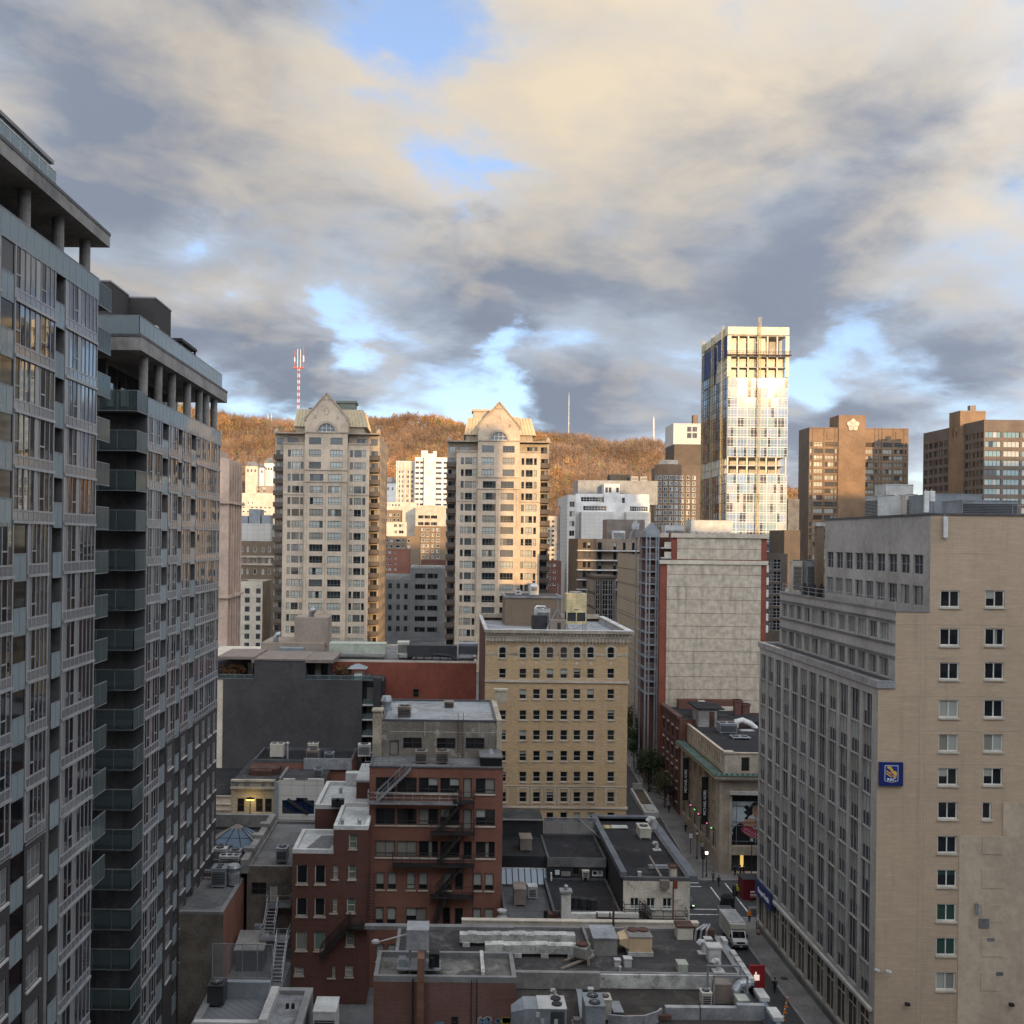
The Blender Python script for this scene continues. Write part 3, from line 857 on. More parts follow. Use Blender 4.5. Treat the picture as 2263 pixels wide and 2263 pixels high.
facade(t2,(-41.9,74.58),(-22.06,74.58),0,zl(2),[o for o in ops],'alu_dark',0.12,seed=4)
for k in range(-14,3):
 z0=zl(k)
 if z0<1:continue
 m=MB();m.box(-26.0,-22.05,72.0,74.56,z0-0.15,z0+0.03)
 b=part('balcony',m,'concrete_dark',t2)
 balcony_glass(t2,b,[((-26.0,71.97),(-22.03,71.97)),((-22.03,71.97),(-22.03,74.5))],z0-0.24,z0+1.14,1.35)
condo_top(t2,-22.0,74.6,98.4,zl(2)+0.05,0.95,54.1,55.2,[75.2,79.0,82.9,87.8,92.0,94.6,97.8],(72.4,100.6),-21.9)
m=MB();m.box(-29.0,-25.9,77.6,82.2,55.2,60.2);m.box(-29.0,-23.8,82.2,87.0,55.2,60.05);part('penthouse_wall',m,'brick_char',t2)
m=MB();m.box(-29.05,-25.85,77.55,82.2,60.2,60.32);m.box(-29.05,-23.75,82.2,87.05,60.05,60.17);part('coping',m,'flashing',t2)
r=MB()
for mm in rail(None,r,(-22.2,73.0),(-22.2,99.5),55.25,56.65,1.15):part('rail_panel',mm,'rail_glass',t2)
for mm in rail(None,r,(-25.8,73.0),(-22.2,73.0),55.25,56.65,1.15):part('rail_panel',mm,'rail_glass',t2)
part('rail',r,'steel_rail',t2)
m=MB();m.box(-26.5,-22.9,87.2,92.5,57.6,57.85)
for y in(87.5,92.2):m.box(-23.15,-22.98,y,y+0.15,55.2,57.6)
m.box(-23.1,-23.0,87.5,92.2,56.9,57.0);part('pergola',m,'dark',t2)
m=MB();m.box(-23.7,-22.9,79.6,80.3,55.2,57.35);part('roof_vent',m,'unit_white',t2)
# ---------------------------------------------------------------- right: stepped tan brick office block
def XR(px,py,Y):return W(px,py,Y)[0]
style('rbc',cols=2,t=0.09,fm='frame_white',gl=(('d',5),('D',3),('h',1),('s',1)),split=True,sill='frame_cream')
style('rbc_pale',cols=2,t=0.09,fm='frame_white',gl=(('b',2),('c',1)),split=True,sill='frame_cream')
style('rbc_green',cols=2,t=0.09,fm='frame_white',gl=(('g',2),),split=True,sill='frame_cream')
style('rbc_gh',cols=2,t=0.09,fm='frame_white',gl=(('t',1),),split=True,sill='frame_cream',pal={'b':'pane_green'})
style('rbc_one',cols=1,t=0.09,fm='frame_white',gl=(('D',1),),sill='frame_cream')
style('strip',cols=3,t=0.055,fm='alu',gl=(('d',2),('m',3),('c',3),('b',3)),sp=0.42,same=0.75,pal={'S':'strip_spandrel'})
style('strip3',cols=3,t=0.06,fm='alu',gl=(('m',3),('c',4),('d',2),('b',1)),same=0.4)
style('louvre',cols=2,tr=(0.5,),t=0.05,fm='alu',gl=(('L',1),),pal={'L':'louvre_blue'})
glass('strip_spandrel',(0.020,0.024,0.032),0.10,1.5)
glass('louvre_blue',(0.018,0.020,0.030),0.35,1.4)
YS=78.9
rb=thing('office_building','stepped tan brick office block with a blue bank sign on its side','building',(50,94,0))
rowsC=[(1305,1342),(1388.7,1426.8),(1464,1501.7),(1547,1586),(1623,1661),(1697.5,1735.5),(1772,1810),(1847.5,1885.6),(1922,1960),(1997.5,2036),(2072.6,2111.7),(2148.8,2188.5)]
sty1=['rbc','rbc','rbc','rbc_pale','rbc_pale','rbc','rbc','rbc','rbc_gh','rbc_green','rbc_green','rbc_pale']
sty2=['rbc','rbc','rbc','rbc','rbc_pale','rbc']
opsC=[]
XC=37.2
for i,(a,b)in enumerate(rowsC):
 za,zb=WZ(b,YS,2095),WZ(a,YS,2095)
 opsC.append((XR(2073.6,1700,YS)-XC,XR(2117,1700,YS)-XC,za,zb,sty1[i]))
 if i<6:opsC.append((XR(2173,1700,YS)-XC,XR(2216,1700,YS)-XC,za+0.05,zb+0.05,sty2[i]))
 if i==6:opsC.append((XR(2171.6,1700,YS)-XC,XR(2192,1700,YS)-XC,za,zb,'rbc_one'))
 if i<6:
  for q in(2273,2373):opsC.append((XR(q,1700,YS)-XC,XR(q+43,1700,YS)-XC,za+0.05,zb+0.05,'rbc'))
facade(rb,(XC,YS),(70,YS),0,43.3,opsC,'brick_tan',0.2,seed=21)
facade(rb,(34.6,YS),(XC,YS),0,35.8,[],'brick_tan')
facade(rb,(33.3,YS),(34.6,YS),0,29.9,[],'brick_tan')
j=MB()
for(a,b),(c,d)in zip(rowsC,rowsC[1:6]):
 zz=WZ(c-9,YS,2095);j.box(34.62 if zz<35.6 else XC,69,YS-0.018,YS+0.05,zz,zz+0.035)
j.box(XC,69,YS-0.018,YS+0.05,WZ(1222,YS,2095),WZ(1222,YS,2095)+0.035)
for x in(36.55,36.95):j.box(x,x+0.04,YS-0.02,YS+0.05,1,35.7)
part('wall_joint',j,'stone_trim',rb)
pt=MB();xa,xb=XR(2119,1900,YS),XR(2216.5,1800,YS)
pt.box(xa,69,YS-0.05,YS+0.05,0,WZ(1847,YS,2150));pt.box(xb,69,YS-0.05,YS+0.05,WZ(1847,YS,2150),WZ(1774,YS,2250))
part('render_patch',pt,'render_patch',rb)
for(a,b)in((625,748),(850,985),(1095,1222),(1328,1460),(1570,1698)):
 p=MB();p.box(XR(2169.5,1900,YS),XR(2216,1900,YS),YS-0.085,YS,WZ(1650+b*.3173,YS,2192),WZ(1650+a*.3173,YS,2192));part('blocked_window',p,'render_patch',rb)
for(a,b,c,d)in((785,855,1195,1260),(845,893,1328,1350),(910,957,1565,1590)):
 p=MB();p.box(XR(1913+a*.3173,2040,YS),XR(1913+b*.3173,2040,YS),YS-0.12,YS,WZ(1650+d*.3173,YS,2180),WZ(1650+c*.3173,YS,2180));part('vent_plate',p,'concrete_dark',rb)
p=MB();zt=WZ(1995,YS,2154);x0=XR(2154,2000,YS)
for q in(0,0.16):p.tube([(x0+q,YS-0.03,zt),(x0+q,YS-0.22,zt-0.02),(x0+q,YS-0.24,zt-0.8)],0.07,8)
part('vent_pipe',p,'galv',rb)
for px_,py_ in((2001,2215),(2230,2216)):
 x,_,z=W(px_,py_,YS);p=MB();p.box(x-0.16,x+0.16,YS-0.5,YS-0.22,z-0.1,z+0.12);p.bar((x,YS-0.25,z),(x,YS,z-0.15),0.05);part('floodlight',p,'iron',rb)
x,_,z=W(1952,2142,YS);p=MB();p.bar((x-0.6,YS,z-0.1),(x-0.6,YS-0.5,z-0.1),0.05);p.bar((x-0.6,YS-0.5,z-0.12),(x+0.1,YS-0.5,z+0.05),0.05);p.bar((x+0.0,YS-0.5,z+0.12),(x+0.4,YS-0.5,z),0.13,m=1);p.bar((x-0.85,YS-0.5,z+0.2),(x-0.5,YS-0.5,z+0.1),0.12,m=1)
part('security_camera',p,['steel_rail','frame_white'],rb)
ops=[]
pitch=2.42;n0=80.05
for i in range(12):
 yb=n0+i*pitch;u1=108.9-yb;u0=u1-1.84
 for f in range(9):
  zt=29.25-f*2.66;ops.append((u0,u1,zt-2.63,zt,'strip'))
 ops.append((u0-0.1,u1+0.1,0.9,4.4,'shop'))
style('shop',cols=2,tr=(0.75,),t=0.09,fm='stone_trim',gl=(('d',3),('D',3),('m',1)))
facade(rb,(33.3,108.9),(33.3,YS),0,29.9,ops,'stucco_grey',0.24,seed=22)
m=MB();m.box(33.05,33.35,YS+0.4,108.5,4.75,5.0);part('ledge',m,'concrete_light',rb)
m=MB();m.box(33.16,33.32,YS+0.1,108.7,0.0,0.75);part('plinth',m,'concrete_dark',rb)
facade(rb,(70,108.9),(33.3,108.9),0,29.9,[],'stucco_grey')
m=MB();m.poly([(33.3,YS,29.6),(70,YS,29.6),(70,108.9,29.6),(33.3,108.9,29.6)]);part('roof',m,'roof_dark',rb)
m=MB();m.box(33.15,34.58,YS-0.12,YS+0.3,29.9,30.45);m.box(33.15,33.6,YS+0.3,109.0,29.9,30.45);m.box(33.6,36,108.6,109.0,29.9,30.45);part('coping',m,'galv',rb)
ops=[]
for i in range(12):
 u1=106.5-(80.2+i*2.18);u0=u1-1.62
 ops+=[(u0,u1,33.4,34.8,'strip3'),(u0,u1,30.55,32.05,'strip3')]
facade(rb,(34.6,106.5),(34.6,YS),29.6,35.8,ops,'stucco_grey',0.26,seed=23)
facade(rb,(60,106.5),(34.6,106.5),29.6,35.8,[],'stucco_grey')
m=MB()
for z in(33.22,30.38,35.0,32.22):m.box(34.45,34.62,YS+0.1,106.4,z,z+0.13)
part('ledge',m,'concrete_dark',rb)
m=MB();m.poly([(34.6,YS,35.6),(70,YS,35.6),(70,106.5,35.6),(34.6,106.5,35.6)]);part('roof',m,'roof_dark',rb)
m=MB();m.box(34.5,37.18,YS-0.06,YS+0.3,35.8,35.95);m.box(34.5,34.85,YS+0.3,106.6,35.8,35.95);part('coping',m,'flashing',rb)
r=MB();r.bar((34.7,YS+0.4,36.75),(34.7,106,36.75),0.05);r.bar((34.7,YS+0.4,36.35),(34.7,106,36.35),0.04)
for i in range(15):r.bar((34.7,YS+0.4+i*1.9,35.9),(34.7,YS+0.4+i*1.9,36.75),0.045)
part('roof_rail',r,'galv',rb)
ops=[]
for i in range(9):
 u1=101-(80.1+i*2.33);u0=u1-1.72
 ops+=[(u0,u1,38.65,40.2,'louvre'),(u0,u1,36.15,37.75,'strip3')]
facade(rb,(37.2,101),(37.2,YS),35.6,43.3,ops,'stucco_grey',0.22,seed=24)
facade(rb,(70,101),(37.2,101),35.6,43.3,[],'stucco_grey')
m=MB();m.poly([(37.2,YS,43.05),(70,YS,43.05),(70,101,43.05),(37.2,101,43.05)]);part('roof',m,'roof_grey',rb)
m=MB();m.box(37.1,70,YS-0.08,YS+0.28,43.3,43.45);m.box(37.1,37.45,YS+0.28,101.1,43.3,43.45);part('coping',m,'flashing_dark',rb)
r=MB();r.bar((44,YS+0.9,44.15),(68,YS+0.9,44.15),0.05)
for i in range(14):r.bar((44+i*1.8,YS+0.9,43.1),(44+i*1.8,YS+0.9,44.15),0.05)
part('roof_rail',r,'steel_rail',rb)
# ---- sign and lettering
def text_mesh(txt,size,depth=0.02,align='CENTER'):
 cu=bpy.data.curves.new('lettering','FONT');cu.body=txt;cu.size=size;cu.extrude=depth;cu.align_x=align;cu.align_y='CENTER'
 cu.resolution_u=3
 o=bpy.data.objects.new('tmp',cu);COL.objects.link(o)
 dg=bpy.context.evaluated_depsgraph_get();me=bpy.data.meshes.new_from_object(o.evaluated_get(dg))
 bpy.data.objects.remove(o);me.name='lettering'
 return me
def lettering(txt,size,mat,parent,loc,rot,sx=1.0,bold=0.0):
 me=text_mesh(txt,size);me.materials.clear();me.materials.append(MATS[mat])
 o=link('lettering',me,parent,loc,rot);o.scale=(sx,1,1)
 return o
surf('sign_blue',(0.008,0.018,0.115),0.06,0.6,0.4,spec=0.5)
surf('sign_white',(0.72,0.72,0.72),0.04,0.6,0.5)
surf('sign_yellow',(0.72,0.40,0.06),0.05,0.6,0.5)
surf('shield_blue',(0.004,0.035,0.20),0.05,0.6,0.4)
xa,_,za=W(1940.5,1735,YS);xb,_,zb=W(1993,1682.5,YS);sw=xb-xa
sg=thing('wall_sign','square blue bank sign with a yellow lion shield on tan brick','sign',((xa+xb)/2,YS-0.03,za))
m=MB();m.box(-sw/2,sw/2,-0.22,0.0,0,sw);local('panel',m,'sign_blue',sg)
def shield(w,h,n=6):
 pts=[(-w/2,h/2),(w/2,h/2),(w/2,-h/2+0.10*h)]
 pts+=[(w/2-w*i/n,-h/2+0.10*h-0.09*h*math.sin(math.pi*i/n))for i in range(1,n)]+[(-w/2,-h/2+0.10*h)]
 return pts[::-1]
k=sw/1.85;cz=sw*0.51
m=MB();m.xprism([(a,b+cz)for a,b in shield(1.06*k,1.34*k)],-0.235,-0.22);local('shield_border',m,'sign_white',sg)
m=MB();m.xprism([(a,b+cz)for a,b in shield(0.98*k,1.26*k)],-0.245,-0.235);local('shield',m,'shield_blue',sg)
lion=[[(-.36,.50),(-.20,.56),(-.02,.52),(.02,.40),(-.06,.30),(-.20,.34),(-.32,.42)],[(-.02,.46),(.10,.36),(.12,.20),(.02,.14),(-.10,.24),(-.06,.34)],[(.04,.22),(.26,.20),(.40,.10),(.42,-.12),(.30,-.22),(.20,-.10),(.06,.02),(-.06,.10)],[(-.40,.26),(-.12,.06),(.02,-.04),(-.02,-.12),(-.18,-.02),(-.40,.14)],[(-.42,.06),(-.18,-.12),(.02,-.24),(-.02,-.32),(-.22,-.20),(-.42,-.06)],[(.10,-.12),(.30,-.26),(.36,-.22),(.42,-.30),(.26,-.36),(.06,-.22)]]
m=MB()
for st_ in lion:m.xprism([(a*1.02*k,b*k*0.98+cz+0.06*k)for a,b in st_][::-1],-0.258,-0.245)
local('lion_emblem',m,'sign_yellow',sg)
lettering('RBC',0.34*k,'sign_white',sg,(0,-0.262,cz-0.44*k),(R(90),0,0),1.12)
ya,yb=YX(1671,33.0,1955),YX(1706,33.0,1962)
sg=thing('shop_sign','blue shop fascia sign with white lettering low on the tan office block','sign',(33.0,(ya+yb)/2,4.0))
m=MB();m.box(-0.12,0.10,-(ya-yb)/2,(ya-yb)/2,0.0,1.55);local('panel',m,'sign_blue',sg)
lettering('Banque Royale',0.78,'sign_white',sg,(-0.15,-0.3,0.72),(R(90),0,R(-90)),0.78)
# ---- rooftop plant on the office block (each unit is a thing of its own)
def unit_box(name,label,cat,x0,x1,y0,y1,z0,z1,mat,fans=0,louv='',lip=True,group=None,fm='black',feet=0.12):
 """packaged air unit: casing, top lip, fans, louvred grilles on chosen sides, feet"""
 c=((x0+x1)/2,(y0+y1)/2,z0);t=thing(name,label,cat,c,group)
 m=MB();m.box(x0,x1,y0,y1,z0+feet,z1);part('casing',m,mat,t)
 m=MB()
 for a in(x0+0.05,x1-0.15):m.box(a,a+0.1,y0+0.03,y1-0.03,z0,z0+feet)
 part('skid',m,'steel_rail',t)
 if lip:
  m=MB();m.box(x0-0.03,x1+0.03,y0-0.03,y1+0.03,z1-0.05,z1+0.03);part('lid',m,mat,t)
 for i in range(fans):
  w,d=x1-x0,y1-y0;r=min(w/max(fans,1),d)*0.38
  if w>=d:fx,fy=x0+w*(i+0.5)/fans,(y0+y1)/2
  else:fx,fy=(x0+x1)/2,y0+d*(i+0.5)/fans;r=min(w,d/fans)*0.38
  m=MB();m.cyl(fx,fy,z1+0.03,z1+0.10,r,14);m.cyl(fx,fy,z1+0.10,z1+0.13,r*0.3,8,m=1)
  for q in range(4):
   a=q*math.pi/4;m.bar((fx-r*math.cos(a),fy-r*math.sin(a),z1+0.12),(fx+r*math.cos(a),fy+r*math.sin(a),z1+0.12),0.025,m=1)
  part('fan',m,[fm,'steel_rail'],t)
 h=z1-z0-feet
 for sd in louv:
  m=MB();n=max(3,int(h*0.7/0.13))
  for q in range(n):
   z=z0+feet+h*0.15+h*0.7*q/n
   if sd=='s':m.box(x0+0.08,x1-0.08,y0-0.035,y0,z,z+h*0.35/n)
   if sd=='w':m.box(x0-0.035,x0,y0+0.08,y1-0.08,z,z+h*0.35/n)
   if sd=='e':m.box(x1,x1+0.035,y0+0.08,y1-0.08,z,z+h*0.35/n)
  part('grille',m,'dark',t)
 return t
Zr=43.05
m_=lambda px,py,Y:W(px,py,Y)
unit_box('roof_plant_room','grey metal plant room with shallow roof on the tan office block','plant room',XR(2065,1110,90),XR(2170,1110,90),90,97,Zr,WZ(1092,90,2120),'unit_grey',feet=0.0)
unit_box('air_handler','pale louvred air handler at the right end of the office roof','air unit',XR(2126,1130,84),XR(2250,1130,84),84,87.5,Zr,WZ(1106,84,2190),'unit_grey',louv='s')
unit_box('air_handler','beige air handler with fans behind pipe rails on the office roof','air unit',XR(1940,1110,96),XR(2000,1110,96),96,99,Zr,WZ(1096,96,1970),'unit_white',fans=2,louv='w')
unit_box('chiller','sunlit beige chiller with fan openings on the office roof','air unit',XR(2002,1110,95),XR(2042,1110,95),95,98,Zr,WZ(1095,95,2020),'unit_beige',fans=2,louv='s')
unit_box('stair_head','pale box-shaped stair head at the back of the office roof','stair head',XR(1950,1090,99),XR(2010,1090,99),98.2,100.8,Zr,WZ(1072,99,1980),'unit_white',feet=0.0)
def antenna(label,px,y0,y1,Y,zb,w=0.3):
 x,_,za=W(px,y1,Y);zt=WZ(y0,Y,px)
 t=thing('antenna_panel',label,'antenna',(x,Y,zb))
 m=MB();m.box(x-w/2,x+w/2,Y-0.09,Y+0.07,za,zt);part('panel',m,'frame_white',t)
 m=MB();m.cyl(x,Y+0.16,zb,zt+0.15,0.045,8);m.box(x-0.05,x+0.05,Y+0.06,Y+0.16,(za+zt)/2-0.1,(za+zt)/2+0.1);part('mast',m,'steel',t)
antenna('tall white antenna panel standing on the office roof edge',2047,1085,1132,80.2,Zr,0.36)
antenna('shorter white antenna panel beside the tall one on the office roof',2060,1085,1108,80.4,Zr,0.38)
antenna('white antenna panel bolted to the tan brick top corner',2089,1141,1188,YS-0.25,WZ(1190,YS,2089),0.32)
antenna('slim antenna panel at the far end of the stepped grey facade',1738,1302,1332,106.0,35.6,0.3)
x0,_,_=W(1803,1200,104);x1,_,_=W(1818,1200,104)
t=thing('brick_chimney','sunlit orange brick chimney stack behind the office block','chimney',((x0+x1)/2,104,35.6))
m=MB();m.box(x0,x1,103.7,104.4,35.6,WZ(1163,104,1810));part('stack',m,'brick_brown',t)
m=MB();m.box(x0-0.1,x1+0.1,103.6,104.5,WZ(1163,104,1810),WZ(1155,104,1810));part('cap',m,'concrete_light',t)
for i,(pa,pb,ya_,yb_,Y,mt)in enumerate(((1752,1773,1240,1290,105.2,'unit_beige'),(1783,1802,1240,1285,105.0,'unit_grey'))):
 unit_box('condenser_unit',('pale stacked condenser unit beside the brick chimney','grey stacked condenser unit next to the brick chimney')[i],'air unit',XR(pa,1260,Y),XR(pb,1260,Y),Y,Y+0.9,35.6,WZ(ya_,Y,pa),mt,fans=1,louv='s')
for i in range(5):
 x=35.4+i*0.42+(i%2)*0.15;y=101.6+(i*1.7)%3.4
 t=single('pipe_rack',MB().box(x,x+0.35,y,y+0.8,35.6,36.5+0.2*(i%3)).box(x+0.05,x+0.3,y+0.2,y+0.4,36.4,37.0).box(x-0.3,x+0.6,y+0.3,y+0.38,36.2,36.28),'rust' if i%2 else 'dark',('dark','rusty')[i%2]+' pipework and valve box on the second step roof, %s from the left'%('first','second','third','fourth','fifth')[i],'pipework',(x,y,35.6),'roof pipework on the second step')
 # ---------------------------------------------------------------- beige arched building on the corner
YB=126.0
style('arch',cols=1,tr=(0.42,),t=0.06,fm='frame_cream',gl=(('d',1),),sill='stone_trim')
style('hung',cols=1,tr=(0.46,),t=0.055,fm='frame_cream',gl=(('d',7),('D',3),('t',2),('h',2)),sill='stone_trim')
XL0,XL1=XR(1071.8,1500,YB),XR(1387.5,1500,YB)
be=thing('office_building','ten-storey buff brick building with an arched top row and heavy cornice','building',((XL0+XL1)/2,138,0))
sc2=lambda v:800+v*.3106
sr2=lambda v:1300+v*.3106
cols_=[1000,1145,1242,1338,1436,1530,1627,1771]
rows_=[(418,498),(572,642),(718,788),(868,937),(1010,1082),(1157,1230),(1305,1377),(1450,1522),(1595,1667),(1740,1812)]
ops=[]
for i,(a,b)in enumerate(rows_):
 for c in cols_:
  x=XR(sc2(c),sr2(a),YB)-XL0
  ops.append((x-0.44,x+0.44,WZ(sr2(b),YB,sc2(c)),WZ(sr2(a),YB,sc2(c)),'arch' if i==0 else 'hung'))
ZB=WZ(1396,YB,1230)
facade(be,(XL0,YB),(XL1,YB),0,ZB,ops,'brick_buff',0.24,seed=31)
facade(be,(XL0,150),(XL0,YB),0,ZB,[],'brick_deep')
ops=[]
for i,(a,b)in enumerate(rows_):
 for q in range(7):
  ops.append((1.2+q*3.3,2.15+q*3.3,WZ(sr2(b),YB,1387),WZ(sr2(a),YB,1387),'hung'))
facade(be,(XL1,YB),(XL1,150),0,ZB,ops,'brick_buff',0.24,seed=32)
facade(be,(XL1,150),(XL0,150),0,ZB,[],'brick_deep')
for c in cols_:
 a,b=rows_[0];px_=sc2(c);x=XR(px_,sr2(a),YB);zt=WZ(sr2(a),YB,px_);r=0.44;zc=zt-r
 m=MB();n=10
 for sgn in(-1,1):
  for i in range(n//2):
   t0=math.pi/2*i/(n//2);t1_=math.pi/2*(i+1)/(n//2)
   m.hexa([(x+sgn*r*math.cos(t0),YB,zc+r*math.sin(t0)),(x+sgn*r,YB,zc+r*math.sin(t0)),(x+sgn*r,YB+0.14,zc+r*math.sin(t0)),(x+sgn*r*math.cos(t0),YB+0.14,zc+r*math.sin(t0))],[(x+sgn*r*math.cos(t1_),YB,zc+r*math.sin(t1_)),(x+sgn*r,YB,zc+r*math.sin(t1_)),(x+sgn*r,YB+0.14,zc+r*math.sin(t1_)),(x+sgn*r*math.cos(t1_),YB+0.14,zc+r*math.sin(t1_))])
 part('arch_spandrel',m,'brick_buff',be)
 m=MB();pts=[(math.pi*i/14)for i in range(15)]
 for t0,t1_ in zip(pts,pts[1:]):
  for(ra,rb_,d)in((0.46,0.60,0.07),(0.60,0.74,0.04)):
   P=lambda rr,t_,yy:(x+rr*math.cos(t_),yy,zc+rr*math.sin(t_))
   m.hexa([P(ra,t0,YB-d),P(rb_,t0,YB-d),P(rb_,t0,YB),P(ra,t0,YB)],[P(ra,t1_,YB-d),P(rb_,t1_,YB-d),P(rb_,t1_,YB),P(ra,t1_,YB)])
 for s_1 in(-1,1):m.box(x+s_1*0.53-0.07,x+s_1*0.53+0.07,YB-0.07,YB,zc-0.95,zc)
 part('arch_moulding',m,'stone_trim',be)
 m=MB();zz=WZ(sr2(535),YB,px_);m.cyl(x,0,0,0.05,0.17,10);m.v=[(v[0],YB-v[2]-0.0,zz+v[1])for v in m.v];part('rosette',m,'stone_trim',be)
def band(y0,y1,out,mat='stone_trim',x_ext=0.0):
 m=MB();z0,z1=WZ(sr2(y1),YB,1230),WZ(sr2(y0),YB,1230)
 m.box(XL0-out*0.3,XL1+out,YB-out,YB+0.05,z0,z1);m.box(XL1,XL1+out,YB+0.05,150,z0,z1)
 return part('band_course',m,mat,be)
band(655,672,0.16);band(640,655,0.08,'brick_buff');band(1553,1566,0.14);band(1405,1412,0.06)
m=MB()
for i,c in enumerate(cols_):
 x=XR(sc2(c),1760,YB)
 for s_1 in(-1,1):m.box(x+s_1*0.62-0.08,x+s_1*0.62+0.08,YB-0.06,YB,WZ(sr2(1545),YB,1230),WZ(sr2(1418),YB,1230))
 m.box(x-0.62,x+0.62,YB-0.05,YB,WZ(sr2(1428),YB,1230),WZ(sr2(1418),YB,1230))
parts('pilaster',m,'stone_trim',be)
zz0,zz1=WZ(sr2(498),YB,1230),WZ(sr2(462),YB,1230)
m=MB();edges=[XL0]+[v for c in cols_ for v in(XR(sc2(c),1450,YB)-0.66,XR(sc2(c),1450,YB)+0.66)]+[XL1]
for a,b in zip(edges[::2],edges[1::2]):m.box(a,b,YB-0.05,YB,zz0+0.35,zz1)
part('frieze',m,'stone_dirty',be)
zc0,zc1,zc2,zc3=WZ(1418,YB,1230),WZ(1405,YB,1230),WZ(1399,YB,1230),WZ(1393,YB,1230)
m=MB();m.box(XL0-0.02,XL1+0.25,YB-0.25,YB+0.02,zc0,zc1);m.box(XL1,XL1+0.25,YB+0.02,150,zc0,zc1);part('cornice_frieze',m,'stone_dirty',be)
n=42
ar=MB();dn=MB()
for i in range(n):
 x=XL0+(XL1-XL0+0.2)*(i+0.5)/n;w=(XL1-XL0)/n
 ar.box(x-w*0.5,x-w*0.30,YB-0.36,YB-0.25,zc0-0.22,zc1-0.18)
 ar.box(x-w*0.5,x+w*0.5,YB-0.34,YB-0.25,zc1-0.18,zc1)
 ar.cyl(x-w*0.4,YB-0.3,zc0-0.32,zc0-0.22,0.03,6,0.07)
 dn.box(x-w*0.28,x+w*0.28,YB-0.52,YB-0.2,zc1+0.03,zc2)
for k_ in range(20):
 y=YB+0.6+k_*1.2;dn.box(XL1+0.2,XL1+0.52,y,y+0.5,zc1+0.03,zc2)
part('corbel_arcade',ar,'stone_trim',be);part('dentil_row',dn,'stone_dirty',be)
m=MB();m.box(XL0-0.1,XL1+0.62,YB-0.62,YB+0.3,zc2,zc3);m.box(XL1-0.2,XL1+0.62,YB+0.3,150,zc2,zc3);m.box(XL0-0.1,XL0+0.3,YB+0.3,150.1,zc2,zc3);m.box(XL0+0.3,XL1-0.2,149.6,150.1,zc2,zc3+0.3)
part('cornice',m,'stone_dirty',be)
m=MB();m.box(XL0-0.12,XL1+0.64,YB-0.64,YB+0.32,zc3,zc3+0.06);m.box(XL1-0.22,XL1+0.64,YB+0.32,150,zc3,zc3+0.06);m.box(XL0-0.12,XL0+0.32,YB+0.32,150.1,zc3,zc3+0.06);part('coping',m,'concrete_light',be)
zrf=zc3-0.75
m=MB();m.poly([(XL0,YB,zrf),(XL1,YB,zrf),(XL1,150,zrf),(XL0,150,zrf)]);part('roof',m,'roof_silver',be)
def rx(px_,Y):return XR(px_,1350,Y)
Yp=141.0
x0,x1=rx(1116,Yp),rx(1240,Yp)
zt=WZ(1322,Yp,1180)
m=MB();m.box(x0,x1,Yp,Yp+7,zrf,zt);part('penthouse_wall',m,'brick_brown',be)
m=MB();m.box(x0-0.15,x1+0.15,Yp-0.15,Yp+7.15,zt,zt+0.3);part('penthouse_coping',m,'flashing',be)
m=MB();m.poly([(x0+0.2,Yp+0.2,zt+0.31),(x1-0.2,Yp+0.2,zt+0.31),(x1-0.2,Yp+6.8,zt+0.31),(x0+0.2,Yp+6.8,zt+0.31)]);part('penthouse_roof',m,'roof_dark',be)
for i,(a,b,y0,y1,Y)in enumerate(((1138,1152,1301,1320,144.0),(1170,1190,1283,1320,144.0))):
 xa,xb=rx(a,Y),rx(b,Y);zb,ze=zt+0.3,WZ(y0,Y,a)
 t=thing('roof_ventilator',('small dark-capped ventilator on the brick penthouse','tall white louvred ventilator with pitched cap on the brick penthouse')[i],'ventilator',((xa+xb)/2,Y,zb))
 hh=ze-zb;xm=(xa+xb)/2;w=xb-xa
 m=MB();m.box(xa,xb,Y,Y+w,zb,zb+hh*0.62);part('casing',m,'unit_white',t)
 m=MB();m.hexa([(xa,Y,zb+hh*.62),(xb,Y,zb+hh*.62),(xb,Y+w,zb+hh*.62),(xa,Y+w,zb+hh*.62)],[(xm-w*.2,Y+w*.3,zb+hh*.85),(xm+w*.2,Y+w*.3,zb+hh*.85),(xm+w*.2,Y+w*.7,zb+hh*.85),(xm-w*.2,Y+w*.7,zb+hh*.85)]);part('hood',m,'galv',t)
 m=MB();m.cyl(xm,Y+w/2,zb+hh*.85,zb+hh*.95,w*.16,10);m.cyl(xm,Y+w/2,zb+hh*.95,ze,w*.42,10,w*.05);part('cap',m,'dark',t)
 m=MB()
 for q in range(4):m.box(xa+w*.2,xb-w*.2,Y-0.03,Y,zb+hh*(.3+.06*q),zb+hh*(.33+.06*q))
 part('grille',m,'dark',t)
Yc=133.0;x0,x1=rx(1252,Yc),rx(1296,Yc);zb=zrf;z1=WZ(1373,Yc,1270);zt=WZ(1313,Yc,1270)
t=thing('cooling_tower','golden sunlit cooling tower on steel legs on the buff building','cooling tower',((x0+x1)/2,Yc+1.2,zb))
m=MB();zm=z1+(zt-z1)*0.32
m.box(x0,x1,Yc,Yc+2.4,zm,zt);part('casing',m,'galv_gold',t)
m=MB()
for q in(0.33,0.66):m.box(x0-0.03,x1+0.03,Yc-0.03,Yc+2.43,zm+(zt-zm)*q,zm+(zt-zm)*q+0.06)
m.box(x0-0.03,x1+0.03,Yc-0.03,Yc+2.43,zt-0.05,zt+0.05);part('seam',m,'galv_gold',t)
m=MB();m.box(x0+0.05,x1-0.05,Yc+0.1,Yc+2.3,z1,zm)
part('air_inlet',m,'dark',t)
m=MB()
